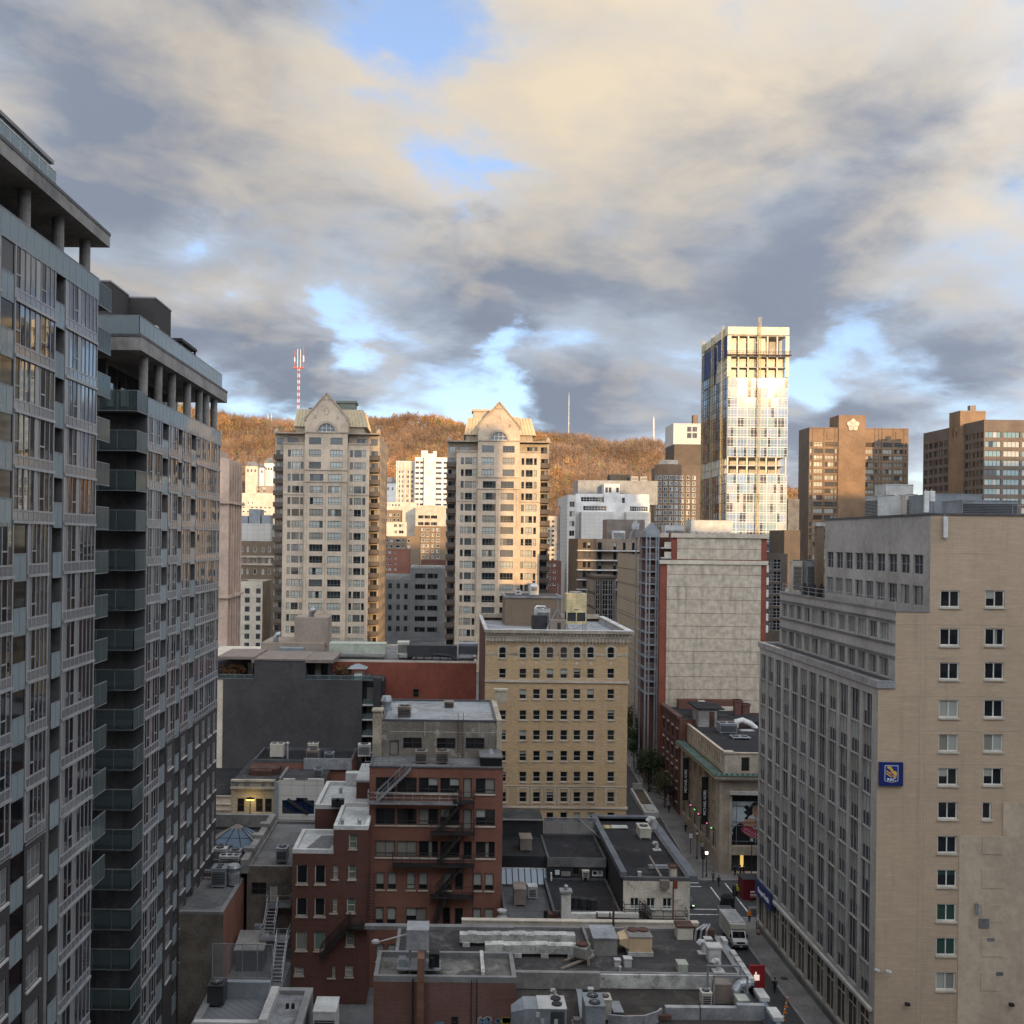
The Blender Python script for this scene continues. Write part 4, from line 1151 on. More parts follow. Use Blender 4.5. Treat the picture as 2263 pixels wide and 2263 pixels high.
for a in(x0,(x0+x1)/2-0.06,x1-0.12):m.box(a,a+0.12,Yc-0.01,Yc+0.11,z1,zm)
m.box(x0,x1,Yc-0.02,Yc+2.4,z1-0.35,z1);part('basin',m,'galv_gold',t)
m=MB();m.cyl((x0+x1)/2,Yc+1.2,zt+0.03,zt+0.3,0.85,18);part('fan_stack',m,'steel',t)
m=MB()
for a in(x0+0.1,x1-0.2):
 for b in(Yc+0.1,Yc+2.2):m.box(a,a+0.1,b,b+0.1,zb,z1-0.35)
m.bar((x0+0.1,Yc+0.15,zb),(x1-0.1,Yc+0.15,z1-0.4),0.06);part('leg_frame',m,'steel',t)
m=MB()
for q in range(10):m.bar((x1+0.12,Yc+0.4,z1+q*0.33),(x1+0.12,Yc+0.9,z1+q*0.33),0.03)
for b in(0.4,0.9):m.bar((x1+0.12,Yc+b,zb),(x1+0.12,Yc+b,zt+0.6),0.04)
part('ladder',m,'steel',t)
m=MB();m.box((x0+x1)/2-0.3,(x0+x1)/2+0.3,Yc-0.02,Yc-0.005,zm+0.32,zm+0.42);part('maker_plate',m,'dark',t)
x0,x1=rx(1216,129.5),rx(1252,129.5)
t=thing('roof_hut','small brick roof hut with a door under an iron tripod mast','roof hut',((x0+x1)/2,130.3,zrf))
m=MB();m.box(x0,x1,129.5,131.3,zrf,zrf+1.7);part('wall',m,'stucco_brown',t)
m=MB();m.box(x0+0.9,x0+1.35,129.46,129.5,zrf+0.1,zrf+1.4);part('door',m,'dark',t)
m=MB();xm=(x0+x1)/2;zp=WZ(1328,130.4,1234)
for(a,b)in((x0-0.9,128.6),(x1+0.6,128.8),(x0+0.2,132.2),(x1-0.2,132.2)):m.bar((a,b,zrf),(xm,130.4,zrf+3.1),0.07)
m.cyl(xm,130.4,zrf+1.7,WZ(1290,130.4,1234),0.05,8);part('mast_frame',m,'steel_rail',t)
unit_box('condenser_unit','pair of white condensers with black fan tops on the buff building roof','air unit',rx(1186,134),rx(1216,134),134,135.6,zrf,WZ(1346,134,1200),'unit_white',fans=2,louv='s')
unit_box('condenser_unit','black condenser beside the white ducts on the buff building roof','air unit',rx(1176,131),rx(1210,131),131,132.2,zrf,WZ(1362,131,1190),'dark',fans=2)
m=MB();Yd=136.0;xa,xb=rx(1183,Yd),rx(1206,Yd);zu=WZ(1340,Yd,1190)
m.tube([(xa,Yd,zrf),(xa,Yd,zu-0.2),(xa+0.15,Yd,zu),(xb-0.15,Yd,zu),(xb,Yd,zu-0.2),(xb,Yd,zrf+0.6)],0.13,10)
single('duct_pipe',m,'white_paint','white bent duct pipe beside the condensers on the buff roof','duct',(xa,Yd,zrf),smooth=True)
m=MB();x0,x1=rx(1113,128.5),rx(1178,128.5)
for q in range(3):m.box(x0,x1,128.5+q*0.8,128.56+q*0.8,zrf+0.5,zrf+0.56)
for q in range(9):m.box(x0+(x1-x0)*q/8-0.03,x0+(x1-x0)*q/8+0.03,128.5,130.2,zrf,zrf+0.55)
m.box(x0,x1,128.45,130.3,zrf+0.55,zrf+0.6)
single('roof_platform',m,'stucco_grey','low timber duckboard platform on the buff building roof','platform',(x0,128.5,zrf))
m=MB()
for q in range(8):m.box(XL1-0.75,XL1-0.25,YB+1.5+q*2.6,YB+1.6+q*2.6,zrf,zrf+0.55)
part('parapet_strut',m,'galv',be)
# ---------------------------------------------------------------- twin stone apartment towers with gables
style('tw4',cols=4,tr=(0.30,),t=0.09,fm='tw_frame',gl=(('d',5),('m',2),('b',4),('c',2)),same=0.8)
style('tw1',cols=1,tr=(0.30,),t=0.09,fm='tw_frame',gl=(('d',5),('m',2),('b',4),('c',1)))
style('tw2',cols=2,tr=(0.30,),t=0.09,fm='tw_frame',gl=(('d',5),('m',2),('b',4),('c',1)),same=0.8)
style('twd',cols=2,t=0.08,fm='frame_brown',gl=(('d',3),('m',2),('c',1)))
surf('unit_green2',(0.14,0.155,0.13),0.1,0.3,0.7)
surf('tw_frame',(0.10,0.115,0.10),0.1,0.8,0.6)
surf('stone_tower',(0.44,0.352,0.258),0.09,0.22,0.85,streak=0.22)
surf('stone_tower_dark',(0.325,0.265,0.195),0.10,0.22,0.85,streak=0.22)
def gable_tower(label,cx,Y,seed,plant_side,zoff=0.0):
 t=thing('apartment_tower',label,'building',(cx,Y+15,gz(cx,Y)))
 zg=gz(cx,Y)-2
 tops=[63.95,61.05,58.15,55.25,52.4]+[49.65-2.80*k for k in range(20)]
 tops=[z+zoff for z in tops];tops=[z for z in tops if z-1.7>zg+3]
 zbody,zside=tops[0]+1.0,tops[0]-1.55
 ops=[]
 for i,zt in enumerate(tops):
  w=2.9 if i<3 else 3.2
  for c in((-2.65,2.45)if i<3 else(-2.2,2.2)):ops.append((5.1+c-w/2,5.1+c+w/2,zt-1.68,zt,'tw4'))
 facade(t,(cx-5.1,Y-0.7),(cx+5.1,Y-0.7),zg,zbody+0.1,ops,'stone_tower',0.25,seed=seed)
 for s in(-1,1):
  m=MB();x=cx+s*5.1
  m.wall((x,Y-0.7),(x,Y+0.02),zg,zbody+0.1)if s>0 else m.wall((x,Y+0.02),(x,Y-0.7),zg,zbody+0.1)
  part('wall',m,'stone_tower',t)
 for x in(-4.75,-0.35,0.35,4.75):part('pilaster',MB().box(cx+x-0.22,cx+x+0.22,Y-0.82,Y-0.7,zg,tops[3]-2.2),'stone_tower',t)
 m=MB()
 for zz in(tops[2]-2.05,tops[3]-2.0):m.box(cx-5.25,cx+5.25,Y-0.92,Y-0.7,zz,zz+0.22)
 m.box(cx-5.25,cx+5.25,Y-0.95,Y+0.0,zbody+0.1,zbody+0.3);part('band_course',m,'stone_tower_dark',t)
 for s in(-1,1):
  xa,xb=(cx+5.1,cx+10.3)if s>0 else(cx-10.3,cx-5.1)
  ops=[]
  for zt in tops[1:]:
   off=1.1 if s<0 else 0.55
   for(a,w,st)in((0.0,0.72,'tw1'),(1.05,1.75,'tw2'),(3.05,0.72,'tw1')):ops.append((off+a,off+a+w,zt-1.68,zt,st))
  facade(t,(xa,Y),(xb,Y),zg,zside,ops,'stone_tower',0.25,seed=seed+5+s)
  m=MB();m.box(xa-0.1,xb+0.1,Y-0.2,Y+1.9,zside,zside+0.35);m.box(xa,xb,Y-0.12,Y,tops[4]-2.2,tops[4]-1.98);part('band_course',m,'stone_tower_dark',t)
  m=MB();xo=cx+s*10.3
  m.wall((xo,Y),(xo,Y+1.8),zg,zside)if s>0 else m.wall((xo,Y+1.8),(xo,Y),zg,zside)
  part('wall',m,'stone_tower',t)
  xa2,xb2=(cx+5.1,cx+12.6)if s>0 else(cx-12.6,cx-5.1)
  ops=[((5.5 if s>0 else 0.3),(7.2 if s>0 else 2.0),zt-2.0,zt,'twd')for zt in tops[1:]]
  ops+=[(5.4 if s>0 else 0.5,7.0 if s>0 else 2.1,tops[0]-1.6,tops[0],'tw2'),(2.0 if s>0 else 3.0,4.6 if s>0 else 5.6,tops[0]-1.5,tops[0],'tw4')]
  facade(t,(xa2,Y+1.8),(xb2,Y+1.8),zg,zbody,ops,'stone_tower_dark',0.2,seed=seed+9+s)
  for zt in tops[1:]:
   x0,x1=(xb2-2.4,xb2+0.15)if s>0 else(xa2-0.15,xa2+2.4)
   m=MB();m.box(x0,x1,Y+0.25,Y+1.79,zt-2.3,zt-2.12);b=part('balcony',m,'stone_tower_dark',t)
   m=MB();m.box(x0,x1,Y+0.2,Y+0.26,zt-2.3,zt-1.15);m.box(x0,x0+0.06,Y+0.26,Y+1.75,zt-2.12,zt-1.15);m.box(x1-0.06,x1,Y+0.26,Y+1.75,zt-2.12,zt-1.15)
   part('rail',m,'bronze',t,b)
  m=MB();m.box(xa2-(0.0 if s>0 else 0.3),xb2+(0.3 if s>0 else 0),Y+1.5,Y+2.2,zbody,zbody+0.35);part('cornice',m,'stone_tower_dark',t)
  m=MB();xe=cx+s*12.3;m.box(xe-0.5,xe+0.5,Y+1.4,Y+2.4,zbody+0.35,zbody+0.9);m.sphere((xe,Y+1.9,zbody+1.0),0.42,8,5);part('finial',m,'stone_tower_dark',t)
 ops=[(3+q*5.6,4.4+q*5.6,zt-1.6,zt,'tw2')for zt in tops for q in range(5)]if cx<0 else[]
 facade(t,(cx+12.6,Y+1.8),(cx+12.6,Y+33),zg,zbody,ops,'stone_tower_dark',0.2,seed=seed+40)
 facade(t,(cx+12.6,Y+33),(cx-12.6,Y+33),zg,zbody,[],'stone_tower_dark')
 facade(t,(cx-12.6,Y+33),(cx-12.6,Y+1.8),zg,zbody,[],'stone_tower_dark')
 m=MB();m.poly([(cx-12.6,Y+0.0,zbody-0.05),(cx+12.6,Y+0.0,zbody-0.05),(cx+12.6,Y+33,zbody-0.05),(cx-12.6,Y+33,zbody-0.05)]);part('roof',m,'roof_grey',t)
 zs=zbody+3.55;za=zs+6.0
 r=2.05;za0=zbody+0.35
 def P(rr,a,y):return(cx+0.05+rr*math.cos(a),y,za0+rr*math.sin(a))
 m=MB();n=16;prof=[(cx-5.1,zbody+0.3),(cx+5.1,zbody+0.3),(cx+5.1,zs),(cx,za),(cx-5.1,zs)]
 ring=[P(r,math.pi*i/n,Y-0.7)for i in range(n+1)]
 def edge(a):
  dx,dz=math.cos(a),math.sin(a)
  best=1e9
  for(x0,z0),(x1,z1)in(((5.1,-0.05),(5.1,zs-za0)),((5.1,zs-za0),(0,za-za0)),((0,za-za0),(-5.1,zs-za0)),((-5.1,zs-za0),(-5.1,-0.05))):
   ex,ez=x1-x0,z1-z0;det=dx*(-ez)+ex*dz
   if abs(det)<1e-9:continue
   tt=(x0*(-ez)+ex*z0)/det;uu=(dx*z0-dz*x0)/det
   if tt>0 and-1e-6<=uu<=1+1e-6:best=min(best,tt)
  return(cx+dx*best,Y-0.7,za0+dz*best)
 angs=sorted(set([math.pi*i/n for i in range(n+1)]+[math.atan2(zs-za0,5.1),math.pi-math.atan2(zs-za0,5.1)]))
 for a,b in zip(angs,angs[1:]):m.poly([P(r,a,Y-0.7),edge(a),edge(b),P(r,b,Y-0.7)])
 for i in range(n):m.poly([P(r,math.pi*i/n,Y-0.7),P(r,math.pi*(i+1)/n,Y-0.7),P(r,math.pi*(i+1)/n,Y-0.35),P(r,math.pi*i/n,Y-0.35)])
 m.poly([(cx+5.1,Y-0.7,zbody),(cx+5.1,Y+8,zbody),(cx+5.1,Y+8,zs),(cx+5.1,Y-0.7,zs)]);m.poly([(cx-5.1,Y+8,zbody),(cx-5.1,Y-0.7,zbody),(cx-5.1,Y-0.7,zs),(cx-5.1,Y+8,zs)])
 m.poly([(cx-5.1,Y-0.7,zs),(cx,Y-0.7,za),(cx,Y+10,za),(cx-5.1,Y+10,zs)]);m.poly([(cx,Y-0.7,za),(cx+5.1,Y-0.7,zs),(cx+5.1,Y+10,zs),(cx,Y+10,za)])
 part('gable',m,'stone_tower',t)
 m=MB()
 for s in(-1,1):
  m.bar((cx+s*5.35,Y-0.75,zs-0.1),(cx+s*0.02,Y-0.75,za+0.12),0.5,0.34)
  m.box(cx+s*5.2-0.35,cx+s*5.2+0.35,Y-1.0,Y-0.3,zs-0.5,zs-0.15)
 m.box(cx-0.9,cx+0.9,Y-0.85,Y-0.7,za-1.55,za-1.4)
 for s in(-1,1):m.box(cx+s*2.7-0.16,cx+s*2.7+0.16,Y-0.92,Y-0.7,zs+0.1,zs+0.75)
 part('gable_coping',m,'stone_tower_dark',t)
 m=MB()
 for i in range(n):
  a,b=math.pi*i/n,math.pi*(i+1)/n
  for(r0,r1,d)in((r,r+0.28,0.16),(r+0.28,r+0.6,0.08)):
   m.hexa([P(r0,a,Y-0.7-d),P(r1,a,Y-0.7-d),P(r1,a,Y-0.69),P(r0,a,Y-0.69)],[P(r0,b,Y-0.7-d),P(r1,b,Y-0.7-d),P(r1,b,Y-0.69),P(r0,b,Y-0.69)])
 part('arch_moulding',m,'stone_tower_dark',t)
 m=MB();m.poly([P(r,math.pi*i/n,Y-0.4)for i in range(n+1)]);w_=part('arch_window',m,'pane_mid',t)
 m=MB()
 for q in(-1.0,0.0,1.0):m.bar((cx+q,Y-0.43,za0),(cx+q,Y-0.43,za0+math.sqrt(r*r-q*q)),0.09)
 m.bar((cx-r,Y-0.43,za0+0.06),(cx+r,Y-0.43,za0+0.06),0.1);m.bar((cx-1.8,Y-0.43,za0+0.95),(cx+1.8,Y-0.43,za0+0.95),0.07)
 part('frame',m,'frame_white',t,w_)
 m=MB()
 for i in range(14):
  a,b=2*math.pi*i/14,2*math.pi*(i+1)/14
  m.bar((cx+0.5*math.cos(a),Y-0.73,zs+1.75+0.85*math.sin(a)),(cx+0.5*math.cos(b),Y-0.73,zs+1.75+0.85*math.sin(b)),0.1)
 part('oculus',m,'stone_tower_dark',t)
 zm=zbody+2.0
 m=MB();m.box(cx-8.0,cx+8.6,Y+3.6,Y+18,zbody,zm);part('attic_wall',m,'stone_tower_dark',t)
 m=MB();b=[(cx-8.4,Y+3.0,zm),(cx+9.4,Y+3.0,zm),(cx+9.4,Y+18.6,zm),(cx-8.4,Y+18.6,zm)]
 tp=[(cx-7.7,Y+3.9,zm+4.3),(cx+8.2,Y+3.9,zm+4.3),(cx+8.2,Y+17.6,zm+4.3),(cx-7.7,Y+17.6,zm+4.3)]
 m.hexa(b,tp);rf=part('mansard_roof',m,'metal_gold',t)
 m=MB()
 for q in range(1,22):
  f=q/22;p_=Vector(b[0]).lerp(Vector(b[1]),f);q_=Vector(tp[0]).lerp(Vector(tp[1]),f);m.bar(p_+Vector((0,-.04,0)),q_+Vector((0,-.04,0)),0.09)
 for q in range(1,16):
  f=q/16;p_=Vector(b[1]).lerp(Vector(b[2]),f);q_=Vector(tp[1]).lerp(Vector(tp[2]),f);m.bar(p_+Vector((.04,0,0)),q_+Vector((.04,0,0)),0.09)
 part('standing_seam',m,'metal_gold',t,rf)
 xp=cx+plant_side*3.9
 m=MB();m.box(xp-2.2,xp+2.2,Y+7,Y+12,zm+4.3,zm+6.3);m.box(xp-2.55,xp+2.55,Y+6.7,Y+12.3,zm+6.3,zm+6.85);part('plant_room',m,'unit_green2' if plant_side>0 else 'stone_tower',t)
 m=MB();m.box(cx-plant_side*4.2-1.2,cx-plant_side*4.2+1.2,Y+7,Y+9,zm+4.3,zm+5.1);part('roof_vent',m,'unit_green2' if plant_side>0 else 'stone_tower',t)
 return t
gable_tower('stone apartment tower with a pointed gable, shaded, left one of the pair',-29.4,245.0,51,1,0.9)
gable_tower('stone apartment tower with a pointed gable, its right half sunlit',12.1,251.0,61,-1,0.0)
# ---------------------------------------------------------------- tower under construction
style('unitised',cols=3,tr=(0.28,0.78),t=0.13,fm='frame_bright',gl=(('G',4),('d',2),('T',3)),pal={'G':'tower_glass','T':'teal_glass'})
style('unit_dark',cols=2,tr=(0.3,),t=0.12,fm='alu_dark',gl=(('G',3),('d',2),('B',1)),pal={'G':'tower_glass','B':'blue_glass'})
surf('frame_bright',(0.52,0.52,0.49),0.06,0.5,0.5)
surf('raw_slab',(0.45,0.42,0.36),0.15,0.3,0.85)
surf('insul_board',(0.60,0.55,0.40),0.08,0.3,0.85)
surf('membrane_blue',(0.035,0.06,0.15),0.15,0.3,0.7)
surf('mast_yellow',(0.40,0.32,0.15),0.12,0.6,0.6)
YC=320.0
cy7=lambda v:680+v*.2588
cx7=lambda u:1350+u*.2588
X0c,X1c=XR(1606,1000,YC),XR(1740,1000,YC);Yb=353.0
ct=thing('tower_under_construction','unfinished glass tower gleaming in the sun with open top floors','building',((X0c+X1c)/2,336,gz(90,330)))
z_of=lambda v:WZ(cy7(v),YC,1673)
zg=gz(90,320)-2
nb=6;bw=(X1c-X0c)/nb
vrows=[600+84.3*i for i in range(9)]
lows=[1422+82*i for i in range(16)]
m=MB();m.box(X0c+0.5,X1c-0.5,YC+5.0,Yb-1.0,zg,z_of(170));part('core_wall',m,'raw_slab',ct)
slabs=[168,235,412,505,595]+[v-3 for v in vrows[1:]]+[1268,1345,1415]+[v-3 for v in lows[1:]]
for v in slabs:
 z=z_of(v)
 if z<zg+2:continue
 m=MB();m.box(X0c+0.25,X1c-0.25,YC+0.3,Yb-0.3,z-0.25,z);part('floor_slab',m,'raw_slab',ct)
m=MB();m.box(X0c-0.1,X1c+0.1,YC-0.15,YC+0.3,z_of(232),z_of(165));m.box(X0c-0.15,X0c+0.2,YC+0.3,Yb,z_of(232),z_of(165));part('parapet_wall',m,'insul_board',ct)
for(va,vb)in((237,410),(414,503),(507,593),(1270,1413)):
 for i in range(nb+1):
  x=X0c+0.4+(X1c-X0c-0.8)*i/nb
  m=MB();m.box(x-0.22,x+0.22,YC+0.35,YC+0.8,z_of(vb),z_of(va));part('column',m,'insul_board',ct)
  if i<nb and not(va==237 and i>3)and va!=1270:
   m=MB();m.box(x+0.5,x+bw-0.6,YC+1.2,YC+1.3,z_of(vb)+0.1,z_of(va)-0.7);part('board_panel',m,'insul_board',ct)
 for i in range(4):
  y=YC+3+i*8.5;m=MB();m.box(X0c+0.3,X0c+0.7,y,y+0.5,z_of(vb),z_of(va));part('column',m,'raw_slab',ct)
for(va,vb)in((240,590),):
 for xx in(X0c-0.2,X1c-1.0):m=MB();m.box(xx,xx+1.2,YC-0.12,YC-0.02,z_of(vb),z_of(va));part('board_panel',m,'insul_board',ct)
rnd=random.Random(77)
def uwin(i,v0,v1,sty):
 window(ct,(X0c,YC),0.0,bw*i,bw*(i+1),z_of(v1),z_of(v0),sty,0.15,rnd)
for v in vrows[:8]:
 for i in range(nb):uwin(i,v,v+84.3,'unitised')
for v in lows:
 if z_of(v+82)<zg+1:break
 for i in range(nb):uwin(i,v,v+82,'unitised')
ls=Yb-YC
for q,v in enumerate([420,505]+vrows[:8]+lows):
 if z_of(v+84)<zg+1:break
 for i in range(6):
  if v in(420,505)and i>2:continue
  a=ls*i/6;window(ct,(X0c,Yb),-math.pi/2,a,a+ls/6,z_of(v+(84.3 if v<1300 else 82)),z_of(v),'unit_dark',0.15,rnd)
m=MB();m.box(X0c-0.05,X0c+0.05,YC+0.4,YC+12,z_of(410),z_of(240));m.box(X0c-0.05,X0c+0.05,YC+15,Yb-0.5,z_of(500),z_of(260));part('blue_membrane',m,'membrane_blue',ct)
m=MB();m.box(X0c-0.6,X1c+0.6,YC-1.3,YC-0.1,z_of(412),z_of(404))
for i in range(13):m.box(X0c-0.5+i*1.6,X0c-0.42+i*1.6,YC-1.3,YC-1.22,z_of(404),z_of(375))
m.box(X0c-0.6,X1c+0.6,YC-1.3,YC-1.24,z_of(378),z_of(375));m.box(X0c-0.6,X1c+0.6,YC-1.3,YC-1.24,z_of(391),z_of(388))
single('work_platform',m,'rust','rusty work platform hung across the top of the unfinished tower','platform',(X0c,YC,z_of(412)))
def lattice(label,x,y,z0,z1,w=0.6,axis='s'):
 mb=MB()
 for a in(-w/2,w/2):
  for b in(-w/2,w/2):mb.bar((x+a,y+b,z0),(x+a,y+b,z1),0.09)
 z=z0;k=0
 while z<z1-1.4:
  s=1 if k%2 else-1
  mb.bar((x-s*w/2,y-w/2,z),(x+s*w/2,y-w/2,z+1.4),0.07);mb.bar((x-w/2,y-s*w/2,z),(x-w/2,y+s*w/2,z+1.4),0.07)
  mb.box(x-w/2,x+w/2,y-w/2,y-w/2+0.12,z-0.06,z+0.06)
  z+=1.4;k+=1
 return single('hoist_mast',mb,'mast_yellow',label,'mast',(x,y,z0),'hoist masts on the unfinished tower')
lattice('tall yellow hoist mast on the sunlit front of the unfinished tower',XR(1676,1000,YC-0.9),YC-0.9,gz(90,320),z_of(85))
for(u,v,nm)in((776,285,'yellow hoist mast at the far left corner of the unfinished tower'),(856,222,'middle one of three yellow hoist masts on the shaded side of the unfinished tower'),(943,152,'yellow hoist mast nearest the front corner on the shaded side of the unfinished tower')):
 Yq=YX(cx7(u),X0c-0.9,1000);lattice(nm,X0c-0.9,Yq,gz(90,Yq),WZ(cy7(v),Yq,cx7(u)))
 # ---------------------------------------------------------------- brown towers on the right
style('brown_w',cols=3,t=0.10,fm='bronze',gl=(('c',4),('b',3),('m',2),('n',1)),same=0.6)
style('brown_n',cols=1,t=0.10,fm='bronze',gl=(('c',2),('m',2)))
style('wide_t',cols=4,t=0.10,fm='bronze',gl=(('T',5),('b',3),('d',1)),same=0.7,pal={'T':'teal_glass'})
style('wide_s',cols=2,t=0.10,fm='bronze',gl=(('d',3),('n',3),('m',2)))
Y8=430.0;u8=lambda u:1713+u*.2847;v8=lambda v:850+v*.2847
bx0,bx1=XR(u8(260),1100,Y8),XR(u8(1030),1100,Y8)
bt=thing('hotel_tower','brown slab tower with a pale flower emblem near its top','building',((bx0+bx1)/2,440,gz(180,440)))
zg=gz(180,430)-2;zT=WZ(v8(335),Y8,u8(600));zP=WZ(v8(238),Y8,u8(600))
cols8=[(268,283,'brown_n'),(298,368,'brown_w'),(384,455,'brown_w'),(462,480,'brown_n'),(698,765,'brown_w'),(775,790,'brown_n'),(806,820,'brown_n'),(834,905,'brown_w'),(920,990,'brown_w'),(1003,1018,'brown_n')]
ops=[]
for i in range(20):
 za,zb=WZ(v8(484+51.6*i),Y8,u8(600)),WZ(v8(448+51.6*i),Y8,u8(600))
 if za<zg+4:break
 for(a,b,st)in cols8:ops.append((XR(u8(a),1050,Y8)-bx0,XR(u8(b),1050,Y8)-bx0,za,zb,st))
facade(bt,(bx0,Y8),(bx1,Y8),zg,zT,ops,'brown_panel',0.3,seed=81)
Ybk=443.0
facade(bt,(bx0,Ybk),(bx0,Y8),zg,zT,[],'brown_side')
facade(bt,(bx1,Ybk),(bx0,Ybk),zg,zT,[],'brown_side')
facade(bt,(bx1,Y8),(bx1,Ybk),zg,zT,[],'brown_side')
m=MB();m.poly([(bx0,Y8,zT-.05),(bx1,Y8,zT-.05),(bx1,Ybk,zT-.05),(bx0,Ybk,zT-.05)]);part('roof',m,'roof_dark',bt)
m=MB();m.box(XR(u8(490),950,Y8),XR(u8(700),950,Y8),Y8-0.5,440,zg,zP);part('lift_shaft',m,'brown_panel',bt)
m=MB()
for i in range(14):m.box(bx0,bx1,Y8-0.06,Y8,zT-0.5-i*6.4,zT-0.32-i*6.4)
for u in(490,288,376,460,770,800,825,912,996):m.box(XR(u8(u),1050,Y8)-0.12,XR(u8(u),1050,Y8)+0.12,Y8-0.12,Y8,zg,zT)
part('panel_joint',m,'brown_side',bt)
for(a,b)in((402,442),(830,872),(935,985)):
 m=MB();m.box(XR(u8(a),960,Y8),XR(u8(b),960,Y8),Y8-0.25,Y8,WZ(v8(425),Y8,u8(a)),WZ(v8(362),Y8,u8(a)));part('louvre_panel',m,'insul_board' if False else 'brown_panel',bt)
ex,_,ez=W(u8(604),v8(314),Y8-0.6)
em=thing('flower_emblem','pale five-petalled flower emblem on the brown tower','emblem',(ex,Y8-0.55,ez))
m=MB();n=40
pts=[(2.35*(1+0.14*math.cos(5*(2*math.pi*i/n-math.pi/2)))*math.cos(2*math.pi*i/n),2.35*(1+0.14*math.cos(5*(2*math.pi*i/n-math.pi/2)))*math.sin(2*math.pi*i/n))for i in range(n)]
m.xprism(pts,-0.35,0.0);local('petals',m,'stucco_cream',em)
m=MB()
for i in range(5):
 a=2*math.pi*i/5+math.pi/2+math.pi/5;m.bar((0.5*math.cos(a),-0.38,0.5*math.sin(a)),(1.75*math.cos(a),-0.38,1.75*math.sin(a)),0.12)
local('petal_line',m,'brown_panel',em)
Y9=370.0
mx0=XR(u8(1620),1000,Y9)
gt=thing('office_tower','brown office tower with broad ribbon windows at the right edge','building',(mx0+20,390,gz(200,380)))
zg=gz(200,380)-2;zT=WZ(v8(272),Y9,u8(1700))
ops=[]
for i in range(11):
 za,zb=WZ(v8(412+73.5*i),Y9,u8(1700)),WZ(v8(366+73.5*i),Y9,u8(1700))
 if za<zg+3:break
 for q in range(6):ops.append((0.35+q*6.75,6.2+q*6.75,za,zb,'wide_t'))
facade(gt,(mx0,Y9),(mx0+42,Y9),zg,zT,ops,'brown_side',0.35,seed=91)
ops=[(1.0+q*2.75,3.0+q*2.75,o[2],o[3],'wide_s')for o in ops[::6]for q in range(5)]
facade(gt,(mx0,384.4),(mx0,Y9),zg,zT,[o for o in ops if o[1]<14.2],'brown_side',0.3,seed=92)
facade(gt,(mx0+42,Y9),(mx0+42,414),zg,zT,[],'brown_side')
xs0=191.8;zS=WZ(v8(210),384.4,u8(1500))
m=MB();m.box(xs0,mx0+8,384.4,392.8,zg,zS);part('stair_tower',m,'brown_panel',gt)
m=MB();m.box(xs0-0.05,mx0+8.05,384.35,392.85,zS,zS+0.4);m.box(mx0+3,mx0+5.2,386,388,zS+0.4,zS+2.6);part('coping',m,'unit_brown',gt)
m=MB()
for q in(2.2,4.9):m.box(xs0-0.06,xs0,384.4+q,385.4+q,zT-4.5,zT-1.0)
part('stair_window',m,'black_glass',gt)
opsw=[]
for k in range(14):
 zb=zT-5.2-k*3.45
 if zb-2.4<zg+2:break
 for q in range(5):opsw.append((0.7+q*4.15,3.9+q*4.15,zb-2.2,zb,'wide_s'))
facade(gt,(xs0,414),(xs0,392.8),zg,zT-0.5,opsw,'brown_side',0.3,seed=93)
facade(gt,(mx0+42,414),(xs0,414),zg,zT-0.5,[],'brown_side')
m=MB();m.poly([(mx0,Y9,zT-0.6),(mx0+42,Y9,zT-0.6),(mx0+42,414,zT-0.6),(mx0,414,zT-0.6)]);part('roof',m,'roof_dark',gt)
# ---------------------------------------------------------------- mid-distance and far buildings
style('far',cols=2,t=0.10,fm='frame_cream',gl=(('d',4),('m',2),('b',1)))
style('far1',cols=1,t=0.10,fm='frame_white',gl=(('d',4),('m',2),('b',1)))
style('far4',cols=4,t=0.09,fm='alu_dark',gl=(('d',5),('m',1)))
style('mod',cols=8,tr=(0.5,),t=0.10,fm='frame_white',gl=(('d',4),('m',2)))
style('grid4',cols=2,tr=(0.33,0.66),t=0.07,fm='alu',gl=(('k',1),),pal={'k':'black_glass'})
style('slit',cols=1,t=0.06,fm='frame_brown',gl=(('d',4),('m',1),('h',1)))
style('gold',cols=2,t=0.16,fm='frame_bright',gl=(('m',3),('b',2),('d',2)))
def block(name,label,px0,px1,ytop,Y,dep,mat,rows=0,y0=None,pitch=None,wh=None,cols=(),sty='far',side=None,sidecols=(),roof='roof_dark',par=0.4,cat='building',seed=5,cap=None,xpy=None,zbase=None):
 """box building; front window rows start at image height y0 with the given pitch (pixels), columns in pixels"""
 xpy=xpy or ytop+40
 x0,x1=XR(px0,xpy,Y),XR(px1,xpy,Y);zt=WZ(ytop,Y,(px0+px1)/2);zg=gz((x0+x1)/2,Y)-1.5
 t=thing(name,label,cat,((x0+x1)/2,Y+dep/2,gz((x0+x1)/2,Y)))
 pc=(px0+px1)/2
 ops=[]
 zr=[]
 for i in range(rows):
  a=WZ(y0+i*pitch,Y,pc);b=WZ(y0+i*pitch+wh,Y,pc)
  if b<zg+1.5:break
  zr.append((b,a))
  for c in cols:
   s_=c[2]if len(c)>2 else sty
   ops.append((XR(c[0],xpy,Y)-x0,XR(c[1],xpy,Y)-x0,b,a,s_))
 facade(t,(x0,Y),(x1,Y),zg,zt,ops,mat,0.25,seed=seed)
 sk='s'
 if side:
  so=[(f0*dep,f1*dep,b,a,sty)for(b,a)in zr for(f0,f1)in sidecols]
  if side=='e':facade(t,(x1,Y),(x1,Y+dep),zg,zt,so,mat,0.25,seed=seed+1)
  else:facade(t,(x0,Y+dep),(x0,Y),zg,zt,so,mat,0.25,seed=seed+1)
  sk+=side
 shell(t,x0,x1,Y,Y+dep,zg,zt,mat,sk,par=par,roof=roof,cap=cap)
 return t
